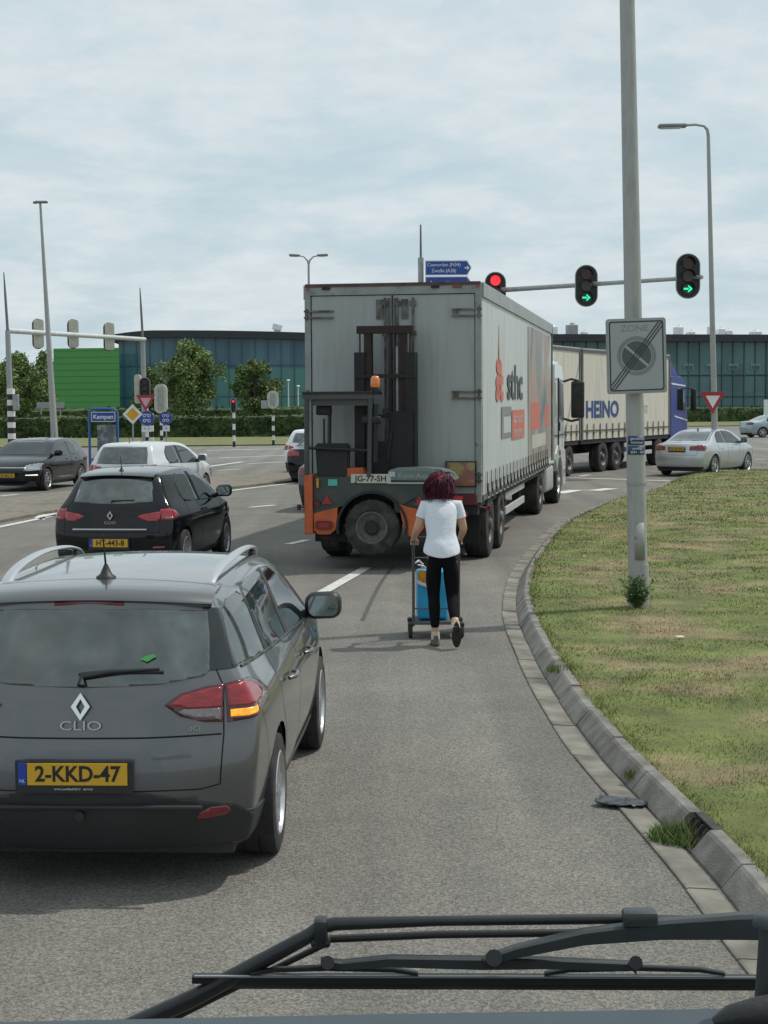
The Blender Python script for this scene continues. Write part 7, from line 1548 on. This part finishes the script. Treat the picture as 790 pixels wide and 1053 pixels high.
for x in (xL-.03, xR+.03):
    for y in (.12,.5):
        bm = BM(); lathe(bm, [(.02,-.018),(.06,-.02),(.07,-.012),(.07,.012),(.06,.02),(.02,.018)], T((x,y,.072)) @ AX, 18); link('castor', fixn(bm), mt_rubber, te_, smooth=40)
        bm = BM(); box(bm, (x,y,.13), (.05,.09,.05), bev=.01); link('castor_fork', bm, mt_black, te_)
bg_ = empty('shopping_bag', 'bright blue carrier bag with a yellow orange motif standing on the trolley', 'bag', te_.location); m_bag = mat('bright blue bag', (.02,.34,.62), .45, var=.15, vs=6, bump=.3, bs=9)
bm = BM(); box(bm, (-.055,.30,.42), (.31,.28,.48), bev=.03, seg=3)
bmesh.ops.subdivide_edges(bm, edges=bm.edges[:], cuts=3, use_grid_fill=True)
for v in bm.verts: v.co += Vector((mnoise.noise(v.co*7), mnoise.noise(v.co*7+Vector((3,3,3))), 0))*.018
link('bag', bm, m_bag, bg_, smooth=50)
bm = BM(); prism(bm, [(-.2,.57),(-.10,.53),(-.09,.62),(-.13,.67),(-.2,.67)], .01, T((0,.135,0)) @ MX); link('printed_motif', fixn(bm), mat('yellow orange print', (.62,.33,.04), .5, c2=(.5,.12,.03), cs=16), bg_)
bm = BM(); prism(bm, [(-.205,.54),(-.08,.49),(-.08,.52),(-.205,.575)], .012, T((0,.133,0)) @ MX); link('white_band', fixn(bm), m_sgw, bg_)
bm = BM(); tube(bm, [(-.16,.2,.66),(-.15,.15,.73),(-.19,.10,.77),(-.225,.06,.75)], .010, 6); tube(bm, [(-.1,.2,.66),(-.14,.13,.71),(-.2,.08,.73)], .008, 6); link('strap', bm, m_sgw, bg_, smooth=50)

# ================================================================ WIPER AND FRONT EDGE OF OUR VEHICLE
m_wip = mat('wiper black', (.014,.016,.017), .45, var=.2, vs=30); m_wipg = mat('wiper grey arm', (.032,.038,.04), .4, var=.15, vs=25); m_cowl = mat('cowl blue grey', (.042,.062,.072), .55, var=.12, vs=12, bump=.1, bs=90)  # cowl colour kept dark in place of the shade its slab does not get
wi = empty('windscreen_wiper', 'black double arm windscreen wiper lying across the bottom of the view', 'wiper', (0,0,0))
D0 = 2.15
def wp(px, py, d=D0): return PT(px, py, d)
def bar(name, pts, w_, m, d=D0, thick=.018, parent=wi):
    """flat bar following points, heights w_ in metres"""
    bm = BM(); ps_ = [wp(*p, d) for p in pts]; ws = w_ if isinstance(w_, (list, tuple)) else [w_]*len(ps_); A1 = []
    for p, q in zip(ps_, ws): A1.append([bm.verts.new(p+Vector((0,dy,dz))) for dy, dz in ((-thick/2,-q/2),(-thick/2,q/2*.7),(-thick/4,q/2),(thick/2,q/2),(thick/2,-q/2))])
    for i in range(len(A1)-1):
        for k_ in range(5): bm.faces.new((A1[i][k_], A1[i][(k_+1)%5], A1[i+1][(k_+1)%5], A1[i+1][k_]))
    bm.faces.new(A1[0]); bm.faces.new(A1[-1][::-1]); return link(name, fixn(bm), m, parent)
bm = BM(); P_ = [wp(120,1062), wp(200,1026), wp(318,962), wp(330,953), wp(345,950), wp(450,947), wp(620,945), wp(790,948), wp(900,952)]; tube(bm, P_, [.0125,.012,.010,.010,.009,.0068,.0068,.0068,.0068], 10); link('outer_arm_tube', bm, m_wip, wi, smooth=50)
bm = BM(); tube(bm, [wp(330,966,D0+.02), wp(450,961,D0+.02), wp(610,959,D0+.02)], .0055, 8); link('inner_arm_tube', bm, m_wip, wi, smooth=50)
bm = BM(); tube(bm, [wp(150,1062,D0+.02), wp(225,1024,D0+.02), wp(332,972,D0+.02)], .0045, 8); link('spray_hose', bm, m_wip, wi, smooth=50)
bm = BM(); c = wp(330,956); box(bm, c, (.018,.03,.032), bev=.005); box(bm, wp(330,968), (.026,.026,.012), bev=.004); link('elbow_clamp', bm, m_wip, wi, smooth=40)
bar('main_arm', [(497,988),(530,978),(600,963),(680,955),(760,952),(900,952)], [.008,.014,.018,.024,.032,.04], m_wipg, D0-.03, .018)
bm = BM(); box(bm, wp(658,943,D0-.03), (.045,.03,.020), bev=.005); link('arm_bracket', bm, m_wipg, wi, smooth=40)
bar('yoke', [(330,989),(352,992),(400,988),(497,990),(560,990),(650,993),(654,998)], [.009,.010,.013,.015,.013,.010,.008], m_wipg, D0-.02, .014)
bm = BM(); cyl(bm, wp(337,990,D0-.045), wp(337,990,D0), .009, n=12); link('pivot_pin', bm, m_wip, wi, smooth=40)
bm = BM(); cyl(bm, wp(508,985,D0-.055), wp(508,985,D0), .011, n=12); link('pivot_pin', bm, m_wip, wi, smooth=40)
bm = BM(); cyl(bm, wp(654,990,D0-.045), wp(654,990,D0), .009, n=12); link('pivot_pin', bm, m_wip, wi, smooth=40)
for a, b, c_ in ((258,337,430),(560,654,745)):
    bar('claw', [(a,1001),(a+25,997),(b,995),(c_-25,997),(c_,1001)], [.004,.005,.006,.005,.004], m_wip, D0-.01, .010)
bl = bar('blade', [(198,1006),(400,1006.5),(600,1007),(800,1008)], [.010,.011,.011,.011], m_wip, D0, .014)
bar('blade_strip', [(200,1004),(500,1004.5),(800,1005.5)], .0025, mat('blade highlight metal', (.3,.31,.31), .35, .6), D0-.014, .004, bl)
bar('rubber_lip', [(215,1013),(500,1014),(800,1015)], .008, mt_rubber, D0+.002, .006, bl)
# cowl
cw = empty('front_cowl', 'blue grey front edge of the vehicle the photo is taken from, along the bottom', 'cowl', (0,1.9,0))
bm = BM(); pts = [(x, z) for x, z in ((-.9,-.012),(-.4,-.004),(0,.002),(.4,.006),(.9,.004))]; zc = wp(395,1038,1.9).z; rings = []
for x, dz in pts: rings.append([bm.verts.new((x, y, zc+dz+z)) for y, z in ((-.35,-.16),(-.35,-.02),(-.2,.0),(-.02,.0),(.02,-.015),(.03,-.16))])
for i in range(len(rings)-1):
    for k_ in range(6): bm.faces.new((rings[i][k_], rings[i][(k_+1)%6], rings[i+1][(k_+1)%6], rings[i+1][k_]))
bm.faces.new(rings[0]); bm.faces.new(rings[-1][::-1]); o = link('panel', fixn(bm), m_cowl, cw, smooth=30)
pv = empty('wiper_spindle', 'dark round wiper spindle and cap at the lower right corner', 'wiper spindle', (0,0,0)); 
bm = BM(); tube(bm, [wp(788,1075,1.86), wp(790,1010,1.86), wp(792,952,1.86)], [.018,.014,.012], 14); link('shaft', bm, m_wipg, pv, smooth=50)
bm = BM(); lathe(bm, [(.020,0),(.020,.008),(.017,.012),(.012,.014)], T(wp(792,952,1.86)), 18); link('nut', bm, m_wipg, pv, smooth=40)
bm = BM(); tube(bm, [wp(734,1052,1.8), wp(750,1046,1.8), wp(775,1042,1.8), wp(800,1040,1.8)], [.006,.013,.017,.02], 12); link('grommet', bm, mt_black, pv, smooth=50)
